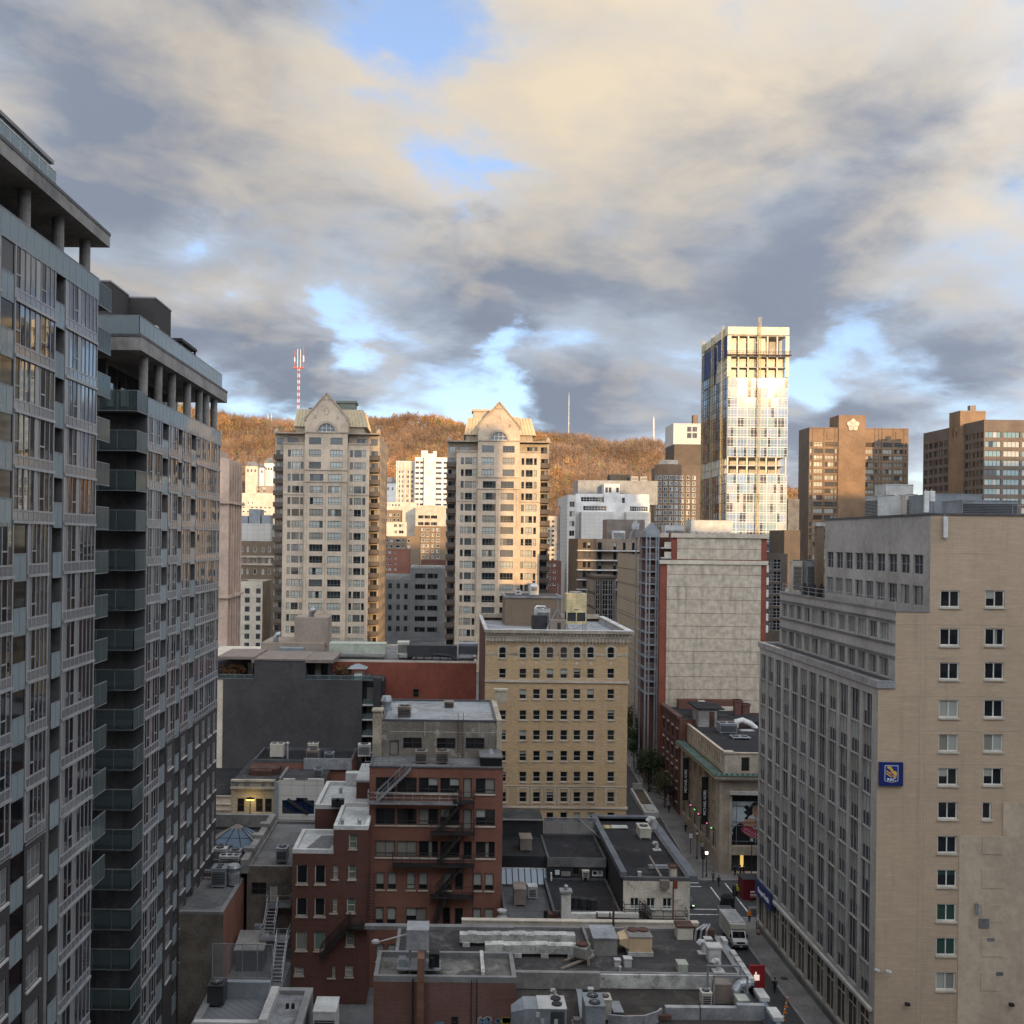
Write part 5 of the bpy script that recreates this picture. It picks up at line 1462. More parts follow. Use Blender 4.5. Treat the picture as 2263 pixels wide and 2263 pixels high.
def rep(a,b,n,f=0.6):
 """n equal windows between pixels a and b, each taking the share f"""
 w=(b-a)/n
 return[(a+w*i+w*(1-f)/2,a+w*(i+1)-w*(1-f)/2)for i in range(n)]
t=block('office_tower','narrow pink stone tower with tall piers behind the glass condominium',452,501,1012,175,12,'stone_pink',side='e',rows=26,y0=1040,pitch=17.5,wh=14,cols=(),sidecols=[(0.1+0.17*i,0.22+0.17*i)for i in range(5)],sty='far1')
X5=t.location[0]+(XR(501,1050,175)-XR(452,1050,175))/2
m=MB()
for yy in(1107,1316):m.box(X5-8,X5+0.7,174.4,187.4,WZ(yy+6,175,501),WZ(yy,175,501))
part('cornice',m,'stone_pink',t)
m=MB()
for i in range(6):m.box(X5,X5+0.4,175.0+i*2.1,175.7+i*2.1,gz(0,175),WZ(1014,175,501))
part('pier',m,'stone_pink',t)
m=MB();m.box(X5-8,X5-2.2,176,186,WZ(1012,175,490),WZ(990,175,490));part('penthouse',m,'stone_pink',t)
t=block('hotel_building','old tan brick hotel with round-arched windows and a pale panelled top',527,607,1196,292,20,'brick_brown',rows=9,y0=1208,pitch=24.5,wh=12,cols=[(531,537),(545,549),(560,567),(578,584),(592,598)],sty='far1')
m=MB();m.box(XR(531,1180,292),XR(598,1180,292),292.6,311,WZ(1197,292,560),WZ(1157,292,560));part('panelled_top',m,'panel_pale',t)
m=MB()
for yy in(1228,1245,1290):m.box(XR(527,1220,292),XR(606,1220,292),291.7,292,WZ(yy+4,292,560),WZ(yy,292,560))
part('band_course',m,'stone_trim',t)
for(a,b,c,d)in((533,548,1140,1157),(550,575,1125,1157),(578,597,1138,1157)):
 m=MB();m.box(XR(a,1150,300),XR(b,1150,300),300,306,WZ(1160,300,560),WZ(c,300,560));part('roof_plant',m,'unit_grey',t)
block('apartment_building','small tan block with square windows at the foot of the pink tower',520,580,1285,262,14,'stucco_cream',rows=8,y0=1300,pitch=20,wh=12,cols=[(541,552),(566,576)],sty='far4',roof='roof_dark',par=0.8)
block('apartment_building','long cream sunlit block at the foot of the hill on the left',520,612,1090,520,16,'stucco_cream',rows=2,y0=1109,pitch=10,wh=5,cols=[(536,539),(542,545),(547,550),(556,559)],sty='far1',roof='roof_grey')
block('apartment_building','small sunlit cream house above the long cream block',566,604,1074,560,12,'stucco_brown',rows=2,y0=1076,pitch=7,wh=5,cols=[(568,574),(580,587)],sty='far1')
block('apartment_building','low orange-lit block below the long cream one',528,612,1117,455,14,'stucco_cream',rows=2,y0=1120,pitch=9,wh=4,cols=rep(533,600,7),sty='far1')
t=block('hospital_building','dazzling white sunlit hospital slab between the twin towers',917,1010,1011,620,26,'white_wall',rows=9,y0=1020,pitch=11.6,wh=5,cols=[(918,926),(928,936),(963,976),(980,994)],sty='far4',roof='roof_grey',cap='white_wall')
m=MB();m.box(XR(937,1060,619),XR(962,1060,619),617,622,gz(0,620),WZ(1003,619,950));part('stair_tower',m,'white_paint',t)
for(a,b,c)in((931,945,996),(957,965,997)):
 m=MB();m.box(XR(a,1010,630),XR(b,1010,630),630,634,WZ(1012,630,950),WZ(c,630,950));part('roof_plant',m,'white_paint',t)
t=block('hospital_wing','ribbed sunlit wing on the left of the hospital',876,917,1019,628,22,'stucco_cream',rows=9,y0=1040,pitch=10.6,wh=6,cols=[(881,885),(888,892),(898,904),(908,914)],sty='far',cap='white_wall')
m=MB()
for q in(876.5,880,886,893.5,896.5,905,916):m.box(XR(q,1050,628)-0.25,XR(q,1050,628)+0.25,627.2,628,gz(0,628),WZ(1019,628,900))
part('rib',m,'white_paint',t)
block('apartment_building','cream sunlit terrace at the foot of the hospital',845,920,1110,560,14,'stucco_cream',rows=2,y0=1114,pitch=14,wh=5,cols=rep(850,885,5),sty='far1')
block('office_building','long tan sunlit block with two window bands below the hospital',918,985,1117,540,16,'stone_trim',rows=3,y0=1139,pitch=15,wh=7,cols=[(924,936),(938,950),(952,966)],sty='far4')
block('apartment_building','orange-lit brick flats with white balconies left of the tan block',846,886,1127,500,14,'brick_brown',rows=4,y0=1135,pitch=11,wh=6,cols=rep(850,884,4),sty='far1')
t=block('apartment_building','cream flats with a white roof box below the orange brick flats',846,898,1154,462,12,'stucco_cream',rows=2,y0=1158,pitch=14,wh=7,cols=[(870,877),(881,892)],sty='far')
block('apartment_building','tall orange-lit apartment slab with stacked balconies left of the sunlit tower',916,990,1163,470,14,'brick_brown',rows=9,y0=1167,pitch=12,wh=7,cols=[(931,938),(941,948),(954,959),(964,972)],sty='gold')
block('apartment_building','grey-brown apartment block with small white windows beside the shaded tower',830,927,1185,420,14,'brick_brown',rows=8,y0=1192,pitch=13,wh=6,cols=[(853,858),(862,868),(874,884),(888,894),(900,906)],sty='far1',side='e',sidecols=[(0.1,0.3),(0.5,0.7)])
block('apartment_building','red brick apartment block in front of the grey-brown one',830,904,1214,380,14,'brick_red',rows=8,y0=1218,pitch=12.5,wh=5,cols=[(848,855),(858,864),(872,876)],sty='far1')
t=block('school_building','low dark red brick wall with small arches behind the grey office',930,990,1239,360,12,'brick_deep')
t=block('office_building','grey concrete office block with dark window bands between the twin towers',907,990,1253,300,20,'grey_block',rows=9,y0=1267.5,pitch=23.7,wh=11,cols=[(917,940),(945,967)],sty='far4',roof='roof_grey',cap='concrete_light')
block('office_building','lower left half of the grey office block with small square windows',836,907,1273,300.5,19,'grey_block',rows=9,y0=1289,pitch=23.7,wh=11.5,cols=[(844,850),(858,866),(876,884),(893,901)],sty='far4',roof='roof_dark',par=1.0,cap='concrete_light')
block('apartment_building','pale apartment slab in the gap right of the sunlit tower',1207,1232,1141,450,12,'stone_trim',rows=12,y0=1150,pitch=10.5,wh=5,cols=[(1210,1215),(1219,1225)],sty='far4')
block('apartment_building','dark red low block in the gap right of the sunlit tower',1200,1240,1240,330,12,'brick_deep',rows=4,y0=1246,pitch=14,wh=6,cols=[(1212,1217),(1222,1228)],sty='far1')
ug=lambda u:1160+u*.1553
vg=lambda v:1040+v*.1553
t=block('office_building','pale concrete end of the stepped office with one column of dark windows',ug(605),ug(722),vg(345),338,30,'panel_pale',rows=9,y0=vg(440),pitch=137.5*.1553,wh=80*.1553,cols=[(ug(632),ug(708))],sty='far',side='w',sidecols=(),roof='roof_grey')
m=MB();xw=XR(ug(605),1150,338);m.box(xw-0.25,xw,360,367.5,gz(0,350),WZ(vg(470),338,1250));part('glazed_bay',m,'sky_glass',t)
t=block('office_building','white terraced office with strip windows stepping back to a grey penthouse',ug(722),ug(1770),vg(460),341,26,'white_wall',rows=1,y0=vg(505),pitch=20,wh=70*.1553,cols=[(ug(825),ug(1160),'mod'),(ug(1490),ug(1748),'mod')],roof='roof_grey',cap='white_wall',par=0.8)
zz=WZ(vg(460),341,1300)
m=MB();m.box(XR(ug(805),1150,336),XR(ug(1260),1150,336),336,341,gz(0,336),WZ(vg(585),336,1300));m.box(XR(ug(1445),1150,336),XR(ug(1785),1150,336),336,341,gz(0,336),WZ(vg(590),336,1400));part('lower_block',m,'panel_pale',t)
facade(t,(XR(ug(722),1100,345),345),(XR(ug(1768),1100,345),345),zz-1,WZ(vg(330),345,1300),[(XR(ug(795),1100,345)-XR(ug(722),1100,345),XR(ug(1125),1100,345)-XR(ug(722),1100,345),WZ(vg(442),345,1300),WZ(vg(376),345,1300),'mod')],'white_wall',seed=9)
m=MB();m.box(XR(ug(1130),1100,343.5),XR(ug(1768),1100,343.5),343.5,345.0,zz,WZ(vg(328),343.5,1300));part('terrace_wall',m,'white_wall',t)
m=MB();m.box(XR(ug(1385),1100,343.4),XR(ug(1422),1100,343.4),343.35,343.45,zz,WZ(vg(380),343.4,1300));part('door',m,'dark',t)
m=MB();m.box(XR(ug(755),1080,352),XR(ug(1890),1080,352),352,366,zz,WZ(vg(140),352,1350));part('penthouse',m,'unit_grey',t)
m=MB();m.box(XR(ug(1125),1080,347),XR(ug(1350),1080,347),347,352,zz,WZ(vg(188),347,1350));part('roof_pavilion',m,'white_wall',t)
m=MB()
for q in(1145,1195,1300):m.box(XR(ug(q),1080,347),XR(ug(q+35),1080,347),346.9,347,WZ(vg(310),347,1350),WZ(vg(240),347,1350))
part('pavilion_window',m,'pane_mid',t)
m=MB();m.box(XR(ug(1210),1060,358),XR(ug(1500),1060,358),358,364,WZ(vg(140),358,1350),WZ(vg(55),358,1350));part('plant_room',m,'dark',t)
for i,u in enumerate((1505,1635)):
 m_x0,m_x1=XR(ug(u),1060,356),XR(ug(u+95),1060,356)
 unit_box('cooling_tower',('white rooftop cooler with drifting steam, left of two on the stepped office','white rooftop cooler with drifting steam, right of two on the stepped office')[i],'cooling tower',m_x0,m_x1,355,358,WZ(vg(140),352,1350),WZ(vg(88),356,1400),'unit_white',fans=1,louv='s')
t=block('office_building','brown ribbed concrete block with slit windows and rooftop plant',ug(1015),ug(1720),vg(978),230,16,'brown_conc',rows=5,y0=vg(1025),pitch=138*.1553,wh=108*.1553,cols=[(ug(1035),ug(1092)),(ug(1258),ug(1300)),(ug(1392),ug(1432)),(ug(1520),ug(1562)),(ug(1648),ug(1690))],sty='slit',roof='roof_grey')if surf('brown_conc',(0.20,0.155,0.115),0.12,0.3,0.85,streak=0.25)else None
facade(t,(XR(ug(752),1250,228),228),(XR(ug(1015),1250,228),228),gz(0,228)-1,WZ(vg(972),228,1300),[(XR(ug(a),1250,228)-XR(ug(752),1250,228),XR(ug(b),1250,228)-XR(ug(752),1250,228),WZ(vg(1105+138*k),228,1300),WZ(vg(1020+138*k),228,1300),'slit')for k in range(5)for(a,b)in((820,870),(888,932))],'bronze',0.25,seed=14)
m=MB();m.wall((XR(ug(752),1250,228),246),(XR(ug(752),1250,228),228),gz(0,230)-1,WZ(vg(972),228,1300));part('wall',m,'bronze',t)
m=MB();m.poly([(XR(ug(752),1250,228),228,WZ(vg(990),228,1300)),(XR(ug(1015),1250,228),228,WZ(vg(990),228,1300)),(XR(ug(1015),1250,228),246,WZ(vg(990),228,1300)),(XR(ug(752),1250,228),246,WZ(vg(990),228,1300))]);part('roof',m,'roof_grey',t)
zz=WZ(vg(985),230,1340)
m=MB()
for k in range(5):m.box(XR(ug(752),1250,227),XR(ug(1720),1250,229),227.7,229.9,WZ(vg(1138+138*k),229,1300)-0.1,WZ(vg(1138+138*k),229,1300)+0.15)
part('ledge',m,'concrete_light',t)
m=MB();xa,xb=XR(ug(1170),1180,236),XR(ug(1705),1180,236);m.box(xa,xb,236,243,zz,WZ(vg(697),236,1380))
part('penthouse',m,'unit_brown',t)
m=MB()
for k in range(30):m.box(xa+(xb-xa)*k/30,xa+(xb-xa)*k/30+0.08,235.93,236,zz,WZ(vg(700),236,1380))
part('cladding_rib',m,'unit_brown',t)
unit_box('air_handler','white box unit on the brown concrete block','air unit',XR(ug(1255),1185,232),XR(ug(1425),1185,232),232,234,zz-0.35,WZ(vg(858),232,1370),'white_paint',louv='s')
m=MB();xa,xb=XR(ug(1520),1180,232.5),XR(ug(1625),1180,232.5);z0,z1,z2=zz-0.35,WZ(vg(835),232.5,1400),WZ(vg(750),232.5,1400)
for(a,b)in((xa,xa+0.3),(xb,xb-0.3)):
 for y in(232.5,234):m.bar((a+(b-a)*-2,y,z0),(b,y,z1),0.12)
m.box(xa,xb,232.5,234,z1,z2);m.cyl((xa+xb)/2,233.2,z2,z2+0.7,0.5,12)
single('exhaust_stand',m,'galv','galvanised exhaust fan on splayed legs on the brown concrete block','fan',((xa+xb)/2,233,z0))
xa=XR(ug(1000),1330,214);xb=XR(ug(1290),1330,214)
t=thing('office_building','black glass office block with a brown panelled side','building',((xa+xb)/2,222,gz(0,222)))
zt=WZ(vg(1530),214,1340);zg=gz(0,214)-1
ops=[]
for k in range(12):
 z=zt-0.4-k*3.1
 if z-3<zg+1:break
 for(f0,f1)in((0.02,0.22),(0.34,0.62),(0.64,0.86),(0.9,1.0)):ops.append((f0*(xb-xa),f1*(xb-xa),z-3.0,z,'grid4'))
facade(t,(xa,214),(xb,214),zg,zt,ops,'bronze',0.12,seed=15)
Yb2=YX(ug(885),xa,1300)
facade(t,(xa,Yb2),(xa,214),zg,zt,[],'bronze')
for k in range(12):
 z=zt-0.3-k*3.1
 if z-2.6<zg:break
 m=MB();m.box(xa-0.12,xa,214.3,Yb2-0.3,z-2.7,z-0.25);part('side_panel',m,'brown_conc',t)
m=MB();m.box(xa-0.3,xb+0.2,213.8,Yb2,zt,zt+0.45);part('roof_slab',m,'bronze',t)
xw=33.9
t=thing('parking_tower','windowless brown concrete tower with horizontal joints along the street','building',(41,188,gz(0,188)))
zt=WZ(1222,200,1400);zg=gz(0,172)-1
shell(t,xw+0.3,48,173.5,205,zg,zt-0.3,'panel_tan',par=0.0,roof='roof_grey')
n=10;hh=(zt-zg)/n
for k in range(11):
 m=MB();m.box(xw+0.1,xw+0.3,177.5,205.1,zt-2.95*(k+1)+0.06,zt-2.95*k-0.06);part('wall_panel',m,'panel_tan',t)
m=MB();m.box(xw-0.05,xw+0.3,173.4,177.4,zg,zt+0.2);part('corner_pier',m,'stucco_brown',t)
YW=160.0;uw=lambda u:1250+u*.2588;vw=lambda v:1150+v*.2588
xa,xb=XR(uw(805),1350,YW),XR(uw(1712),1350,YW)
t=thing('apartment_building','red brick block whose blank side is a stained pale concrete wall','building',((xa+xb)/2,166,gz(0,166)))
zg=gz(0,160)-1;zT=WZ(vw(112),YW,1575);zM=WZ(vw(340),YW,1575)
X=lambda u,v=700:XR(uw(u),vw(v),YW);Z=lambda v:WZ(vw(v),YW,1575)
m=MB();m.wall((xa,YW),(xb,YW),zg,zM);part('wall',m,'paint_red',t)
m=MB();m.wall((X(905,250),YW),(xb,YW),zM,zT);part('wall',m,'paint_red',t)
shell(t,xa+0.02,xb,YW+0.02,173.3,zg,zM,'brick_red','s',par=0,roof='roof_dark')
shell(t,X(905,250),xb,YW+0.02,173.2,zM,zT,'brick_red','s',par=0.3,roof='roof_grey')
vr=[376,465,570,680,795,905,1010,1120,1225,1335,1445,1535,1640]
for a,b in zip(vr,vr[1:]):
 m=MB();m.box(X(862),X(1665),YW-0.10,YW,Z(b)+0.03,Z(a)-0.03);part('concrete_panel',m,'board_formed',t)
for a,b in((150,245),(245,336)):
 m=MB();m.box(X(952,250),X(1668,250),YW-0.10,YW,Z(b)+0.03,Z(a)-0.03);part('concrete_panel',m,'board_formed',t)
m=MB();m.box(xa-0.2,xb+0.15,YW-0.3,YW+0.02,Z(376),Z(342));part('band_course',m,'stucco_cream',t)
m=MB();m.box(X(900,130),xb+0.2,YW-0.35,YW+0.3,Z(150),Z(112));m.box(X(820,130),X(900,130),YW+1.5,YW+2,Z(150),Z(112));part('cornice',m,'stone_trim',t)
for v in(240,325):
 m=MB();m.box(X(820,v),X(905,v),YW+0.1,YW+2.6,Z(v)-0.1,Z(v)+0.08);b_=part('balcony',m,'concrete_light',t)
 m=MB();m.box(X(845,v),X(903,v),YW+0.15,YW+0.2,Z(v)+0.08,Z(v)+0.95);part('rail',m,'frame_cream',t,b_)
for i,v in enumerate((440,545,650,750,855,955)):
 m=MB();m.box(xb,xb+0.5,YW+0.5,YW+1.5,Z(v),Z(v)+1.1);part('window_unit',m,'frame_white',t)
x0,x1=xa-2.1,xa-0.02
m=MB()
for x in(x0,x0+0.55,x1-0.55,x1-0.2):m.box(x,x+0.2,YW+1.0,YW+1.2,zg,Z(100))
for y in(YW+5.4,YW+9.8):m.box(x0,x0+0.2,y,y+0.2,zg,Z(100))
m.box(x0-0.05,x1+0.05,YW+0.95,YW+10,Z(150),Z(95));m.xprism([(x0-0.15,Z(95)),(x1+0.1,Z(95)),((x0+x1)/2,Z(22))],YW+1.0,YW+3.0);part('oriel_frame',m,'unit_grey',t)
m=MB();m.box(x0+0.6,x1,YW+1.9,YW+9.5,zg,Z(150));part('oriel_wall',m,'brick_deep',t)
for k in range(13):
 z=Z(235+105*k)
 if z<zg+3:break
 m=MB();m.box(x0+0.1,x1-0.1,YW+1.05,YW+9.7,z-0.15,z+0.05);b_=part('balcony',m,'unit_grey',t)
 m=MB()
 for q in range(9):m.bar((x0+0.25+q*0.19,YW+1.1,z+0.05),(x0+0.25+q*0.19,YW+1.1,z+0.95),0.03)
 m.box(x0+0.2,x1-0.2,YW+1.07,YW+1.13,z+0.95,z+1.0);part('rail',m,'galv',t,b_)
zr=zT-0.3
unit_box('roof_plant_room','long beige plant room on the concrete-walled block','plant room',XR(1527,1170,164),XR(1618,1170,164),164,168,zr,WZ(1150,164,1570),'unit_white',louv='',feet=0.3)
unit_box('air_handler','grey louvred air unit left of the beige plant room','air unit',XR(1470,1175,165),XR(1512,1175,165),165,168,zM,WZ(1161,165,1490),'unit_white',louv='s')
m=MB();xx=XR(1525,1170,162);m.box(xx,xx+6.3,162,162.5,zr+0.5,zr+0.62);m.box(xx,xx+6.3,162,162.5,zr+0.2,zr+0.28)
for k in range(7):m.box(xx+k*1.0,xx+0.12+k*1.0,162.1,162.4,zr,zr+0.6)
single('pipe_rack',m,'galv','galvanised pipe rack along the front of the beige plant room','pipework',(xx,162,zr))
t=block('office_tower','low brown tower with a sunlit curved corner of square windows',1462,1548,1029,400,20,'brown_side',rows=10,y0=1051,pitch=13,wh=9,cols=[(1504,1512),(1517,1525),(1530,1538)],sty='gold',roof='roof_dark')
m=MB();cxx=XR(1480,1080,399);zg=gz(90,400);R_=5.4
m.cyl(cxx,402,zg,WZ(1027,400,1480),R_,24);part('round_bay',m,'brown_panel',t,smooth=False)
rnd=random.Random(4)
for k in range(9):
 z=WZ(1060+13*k,398,1480)
 for q in range(7):
  a=-math.pi/2+(q-3)*0.40;x,y=cxx+(R_+0.0)*math.cos(a),402+(R_+0.0)*math.sin(a);w=1.5
  window(t,(x+math.sin(a)*w/2,y-math.cos(a)*w/2),a+math.pi/2,0,w,z,z+1.6,'gold',-0.05,rnd)
m=MB();m.cyl(cxx,402,WZ(1027,400,1480),WZ(1017,400,1480),R_*0.7,20);part('roof_pavilion',m,'stucco_cream',t)
block('office_tower','dark brown round-shouldered block behind the curved brown tower',1490,1550,982,430,18,'bronze',roof='roof_dark')
block('office_tower','pale concrete tower top with a chimney left of the unfinished tower',1488,1550,936,470,18,'panel_pale',rows=2,y0=943,pitch=14,wh=11,cols=[(1518,1528),(1530,1540)],sty='far4',roof='roof_grey')
x0,x1=XR(1532,930,476),XR(1543,930,476);m=MB();m.box(x0,x1,476,479,WZ(940,476,1537),WZ(917,476,1537))
single('brick_chimney',m,'brick_brown','square brick stack on the pale concrete tower top','chimney',((x0+x1)/2,477,WZ(940,476,1537)))
block('office_building','dark grey block in the gap right of the unfinished tower',1741,1766,1103,400,14,'concrete_dark',roof='roof_dark')
block('office_building','low black block with vents below the dark grey one',1733,1768,1172,300,14,'bronze',roof='roof_black')
t=block('office_building','dark glass frame block right of the concrete-walled one',1694,1740,1224,190,14,'bronze',rows=6,y0=1236,pitch=27,wh=22,cols=[(1699,1706),(1709,1726)],sty='grid4')
def mast(label,px_,ytop,ybot,Y,w,mats,n=14):
 x,_,zb=W(px_,ybot,Y);zt=WZ(ytop,Y,px_);zb=gz(x,Y)-1;mb=MB()
 for i in range(n):
  z0=zb+(zt-zb)*i/n;z1=zb+(zt-zb)*(i+1)/n;k=i%2
  for a in(-w/2,w/2):
   for b in(-w/2,w/2):mb.bar((x+a,Y+b,z0),(x+a,Y+b,z1),w*0.16,m=k)
  mb.bar((x-w/2,Y-w/2,z0),(x+w/2,Y-w/2,z1),w*0.12,m=k);mb.bar((x+w/2,Y-w/2,z0),(x-w/2,Y-w/2,z1),w*0.12,m=k)
  mb.box(x-w/2,x+w/2,Y-w/2,Y-w/2+0.2,z0-0.15,z0+0.15,k)
 return mb,x,zb,zt
surf('mast_red',(0.40,0.10,0.06),0.1,0.3,0.7)
YM=1235.0
mb,x,zb,zt=mast('',659,812,930,YM,2.3,0,20)
t=thing('lattice_mast','red and white lattice broadcasting mast on the hilltop','mast',(x,YM,zb))
part('lattice',mb,['mast_red','frame_bright'],t)
m=MB()
for(dx,h0,h1)in((-5.0,812,775),(-1.5,812,771),(2.0,812,772),(5.6,812,768)):m.box(x+dx-0.35,x+dx+0.35,YM-0.5,YM+0.5,WZ(h0,YM,659),WZ(h1,YM,659),0 if dx>5 or dx<-4 else 1)
m.box(x-6.4,x+6.4,YM-1.5,YM+1.5,WZ(815,YM,659),WZ(812,YM,659),0);m.box(x+5.0,x+6.4,YM-0.8,YM+0.8,WZ(800,YM,659),WZ(786,YM,659),1);m.box(x-5.6,x-4.4,YM-0.8,YM+0.8,WZ(800,YM,659),WZ(790,YM,659),1)
part('antenna',m,['mast_red','frame_bright'],t)
for(px_,ya,w,lb)in((1257.5,872,1.1,'slim white mast on the ridge behind the sunlit tower'),(1444.5,924,3.0,'short pale mast on the ridge left of the unfinished tower'),(592,918,1.6,'pair-forming pale pole on the hill left of the shaded tower, left one'),(600,918,1.6,'pair-forming pale pole on the hill left of the shaded tower, right one')):
 Yq=YM-5 if px_>1000 else 1120.0
 x,_,_=W(px_,ya,Yq);zb=gz(x,Yq)-1;zt=WZ(ya,Yq,px_)
 m=MB();m.cyl(x,Yq,zb,zt,w*0.55,8,w*0.35);m.cyl(x,Yq,zb+(zt-zb)*0.45,zb+(zt-zb)*0.47,w*0.8,8);m.cyl(x,Yq,zt,zt+3,w*0.12,6)
 single('mast',m,'frame_bright',lb,'mast',(x,Yq,zb))
Yq=1125.0;xa,xb=XR(612,935,Yq),XR(648,935,Yq);z0=WZ(952,Yq,630);z1=WZ(944,Yq,630);z2=WZ(934,Yq,630)
t=thing('hill_house','long house with an orange roof on the hill left of the shaded tower','house',((xa+xb)/2,Yq+6,z0-8))
m=MB();m.box(xa,xb,Yq,Yq+12,z0-8,z1);part('wall',m,'stucco_cream',t)
m=MB();m.hexa([(xa-1,Yq-1,z1),(xb+1,Yq-1,z1),(xb+1,Yq+13,z1),(xa-1,Yq+13,z1)],[(xa+4,Yq+5,z2),(xb-4,Yq+5,z2),(xb-4,Yq+7,z2),(xa+4,Yq+7,z2)]);part('roof',m,'roof_tile',t)if surf('roof_tile',(0.36,0.10,0.035),0.15,0.3,0.85)else None
m=MB()
for q in range(6):m.box(xa+1.5+q*3,xa+2.8+q*3,Yq-0.1,Yq,z1-3,z1-1)
part('window',m,'pane_mid',t)
rnd=random.Random(12)
for i,(px_,py_,Yq,w,h,mt,d)in enumerate(((556,1040,760,9,7,'stucco_cream','cream villa among the trees left of the shaded tower, left of three'),(572,1042,790,8,6,'white_wall','white villa among the trees left of the shaded tower, middle of three'),(594,1036,800,7,9,'white_wall','white tall villa among the trees left of the shaded tower, right of three'),(858,1080,700,10,8,'white_wall','white house left of the hospital'))):
 x,_,z=W(px_,py_,Yq);zb=gz(x,Yq)-1
 t=thing('villa',d,'house',(x,Yq+4,zb))
 m=MB();m.box(x-w/2,x+w/2,Yq,Yq+8,zb,z+h*0.5);part('wall',m,mt,t)
 m=MB();m.hexa([(x-w/2-.4,Yq-.4,z+h*.5),(x+w/2+.4,Yq-.4,z+h*.5),(x+w/2+.4,Yq+8.4,z+h*.5),(x-w/2-.4,Yq+8.4,z+h*.5)],[(x-w/2+1.5,Yq+3.5,z+h),(x+w/2-1.5,Yq+3.5,z+h),(x+w/2-1.5,Yq+4.5,z+h),(x-w/2+1.5,Yq+4.5,z+h)]);part('roof',m,'roof_grey',t)
 for q in(-0.3,0.0,0.3):
  m=MB();m.box(x+q*w-0.6,x+q*w+0.6,Yq-0.08,Yq,z-1,z+1);part('window',m,'pane_mid',t)
  # ---------------------------------------------------------------- north side of the cross street
XM,YMK=33.9,126.5
style('mk',cols=1,tr=(0.5,),t=0.10,fm='stone_mk',gl=(('d',3),('D',3),('n',1)))
style('mk_att',cols=1,t=0.08,fm='stone_mk',gl=(('d',2),('D',2)))
mk=thing('shop_building','stone corner shop building with copper cornice and a giant fashion poster','building',(44,138,0))
ZC,ZA=12.1,14.7
ops=[]
for q in range(6):
 u=1.2+q*3.25
 for d in(0.0,0.95):ops+=[(u+d,u+d+0.75,9.0,11.2,'mk'),(u+d,u+d+0.75,5.9,8.3,'mk')]
 ops.append((u-0.2,u+2.1,2.4,5.0,'shop'))
facade(mk,(XM,147.5),(XM,YMK),-0.5,ZC,ops,'stone_mk',0.25,seed=101)
xq=XR(1617,1800,YMK)
facade(mk,(XM,YMK),(xq,YMK),-0.5,ZC,[],'stone_mk')
facade(mk,(xq,YMK),(xq+9.0,YMK),-0.5,ZC,[(0.0,9.0,0.1,WZ(1890,YMK,1645),None),(0.0,9.0,WZ(1871,YMK,1645),WZ(1758,YMK,1645),None)],'stone_mk',0.9)
facade(mk,(xq+9.0,YMK),(60,YMK),-0.5,ZC,[(2,5,1,4.6,'shop'),(7,10,1,4.6,'shop')],'stone_mk')
part('pilaster',MB().box(xq-0.35,xq,YMK-0.12,YMK,0,ZC-0.9),'stone_mk',mk);part('pilaster',MB().box(XM+0.05,XM+0.4,YMK-0.12,YMK,0,ZC-0.9),'stone_mk',mk)
m=MB();m.box(xq-0.4,xq+9,YMK-0.5,YMK,WZ(1755,YMK,1640),WZ(1748,YMK,1640));m.box(XM-0.3,60,YMK-0.35,YMK+0.02,ZC-0.55,ZC-0.25);m.box(XM-0.3,XM,YMK+0.02,147.5,ZC-0.55,ZC-0.25);part('band_course',m,'concrete_light',mk)
m=MB();m.box(XM-0.75,60,YMK-0.75,YMK+0.1,ZC-0.25,ZC+0.1);m.box(XM-0.75,XM+0.1,YMK+0.1,147.6,ZC-0.25,ZC+0.1);part('cornice',m,'stone_mk',mk)
m=MB();m.box(XM-0.8,60,YMK-0.8,YMK+0.5,ZC+0.1,ZC+0.22);m.box(XM-0.8,XM+0.5,YMK+0.5,147.6,ZC+0.1,ZC+0.22)
for q in range(40):m.box(XM-0.7+q*0.65,XM-0.45+q*0.65,YMK-0.7,YMK-0.6,ZC+0.2,ZC+0.5)
part('copper_gutter',m,'copper',mk)
m=MB()
for q in range(34):m.box(XM-0.55+q*0.75,XM-0.2+q*0.75,YMK-0.55,YMK,ZC-0.24,ZC-0.08)if False else m.box(XM-0.6+q*0.75,XM-0.25+q*0.75,YMK-0.62,YMK-0.3,ZC-0.42,ZC-0.25)
part('dentil_row',m,'stone_dirty',mk)
ops=[(0.4+q*1.05+(q//3)*0.45,1.05+q*1.05+(q//3)*0.45,ZC+0.6,ZA-0.5,'mk_att')for q in range(16)]
facade(mk,(XM+0.9,147.5),(XM+0.9,YMK+0.9),ZC,ZA,[o for o in ops if o[1]<20],'stone_trim',0.18,seed=103)
facade(mk,(XM+0.9,YMK+0.9),(60,YMK+0.9),ZC,ZA,[(2.0+q*2.4,3.1+q*2.4,ZC+0.35,ZA-0.45,'mk_att')for q in range(9)],'stone_trim',0.18,seed=104)
m=MB();m.box(XM+0.75,XM+2.0,YMK+0.75,YMK+1.8,ZA,ZA+0.25);m.box(XM+0.8,XM+1.2,YMK+1.8,147.5,ZA,ZA+0.12);m.box(XM+2.0,60,YMK+0.8,YMK+1.2,ZA,ZA+0.12);part('coping',m,'stone_trim',mk)
m=MB();m.poly([(XM+0.9,YMK+0.9,ZA-0.12),(60,YMK+0.9,ZA-0.12),(60,158,ZA-0.12),(XM+0.9,158,ZA-0.12)]);part('roof',m,'roof_black',mk)
m=MB();m.box(xq+0.0,xq+9,YMK+0.85,YMK+1.2,0,WZ(1890,YMK,1645));part('entrance_wall',m,'dark',mk)
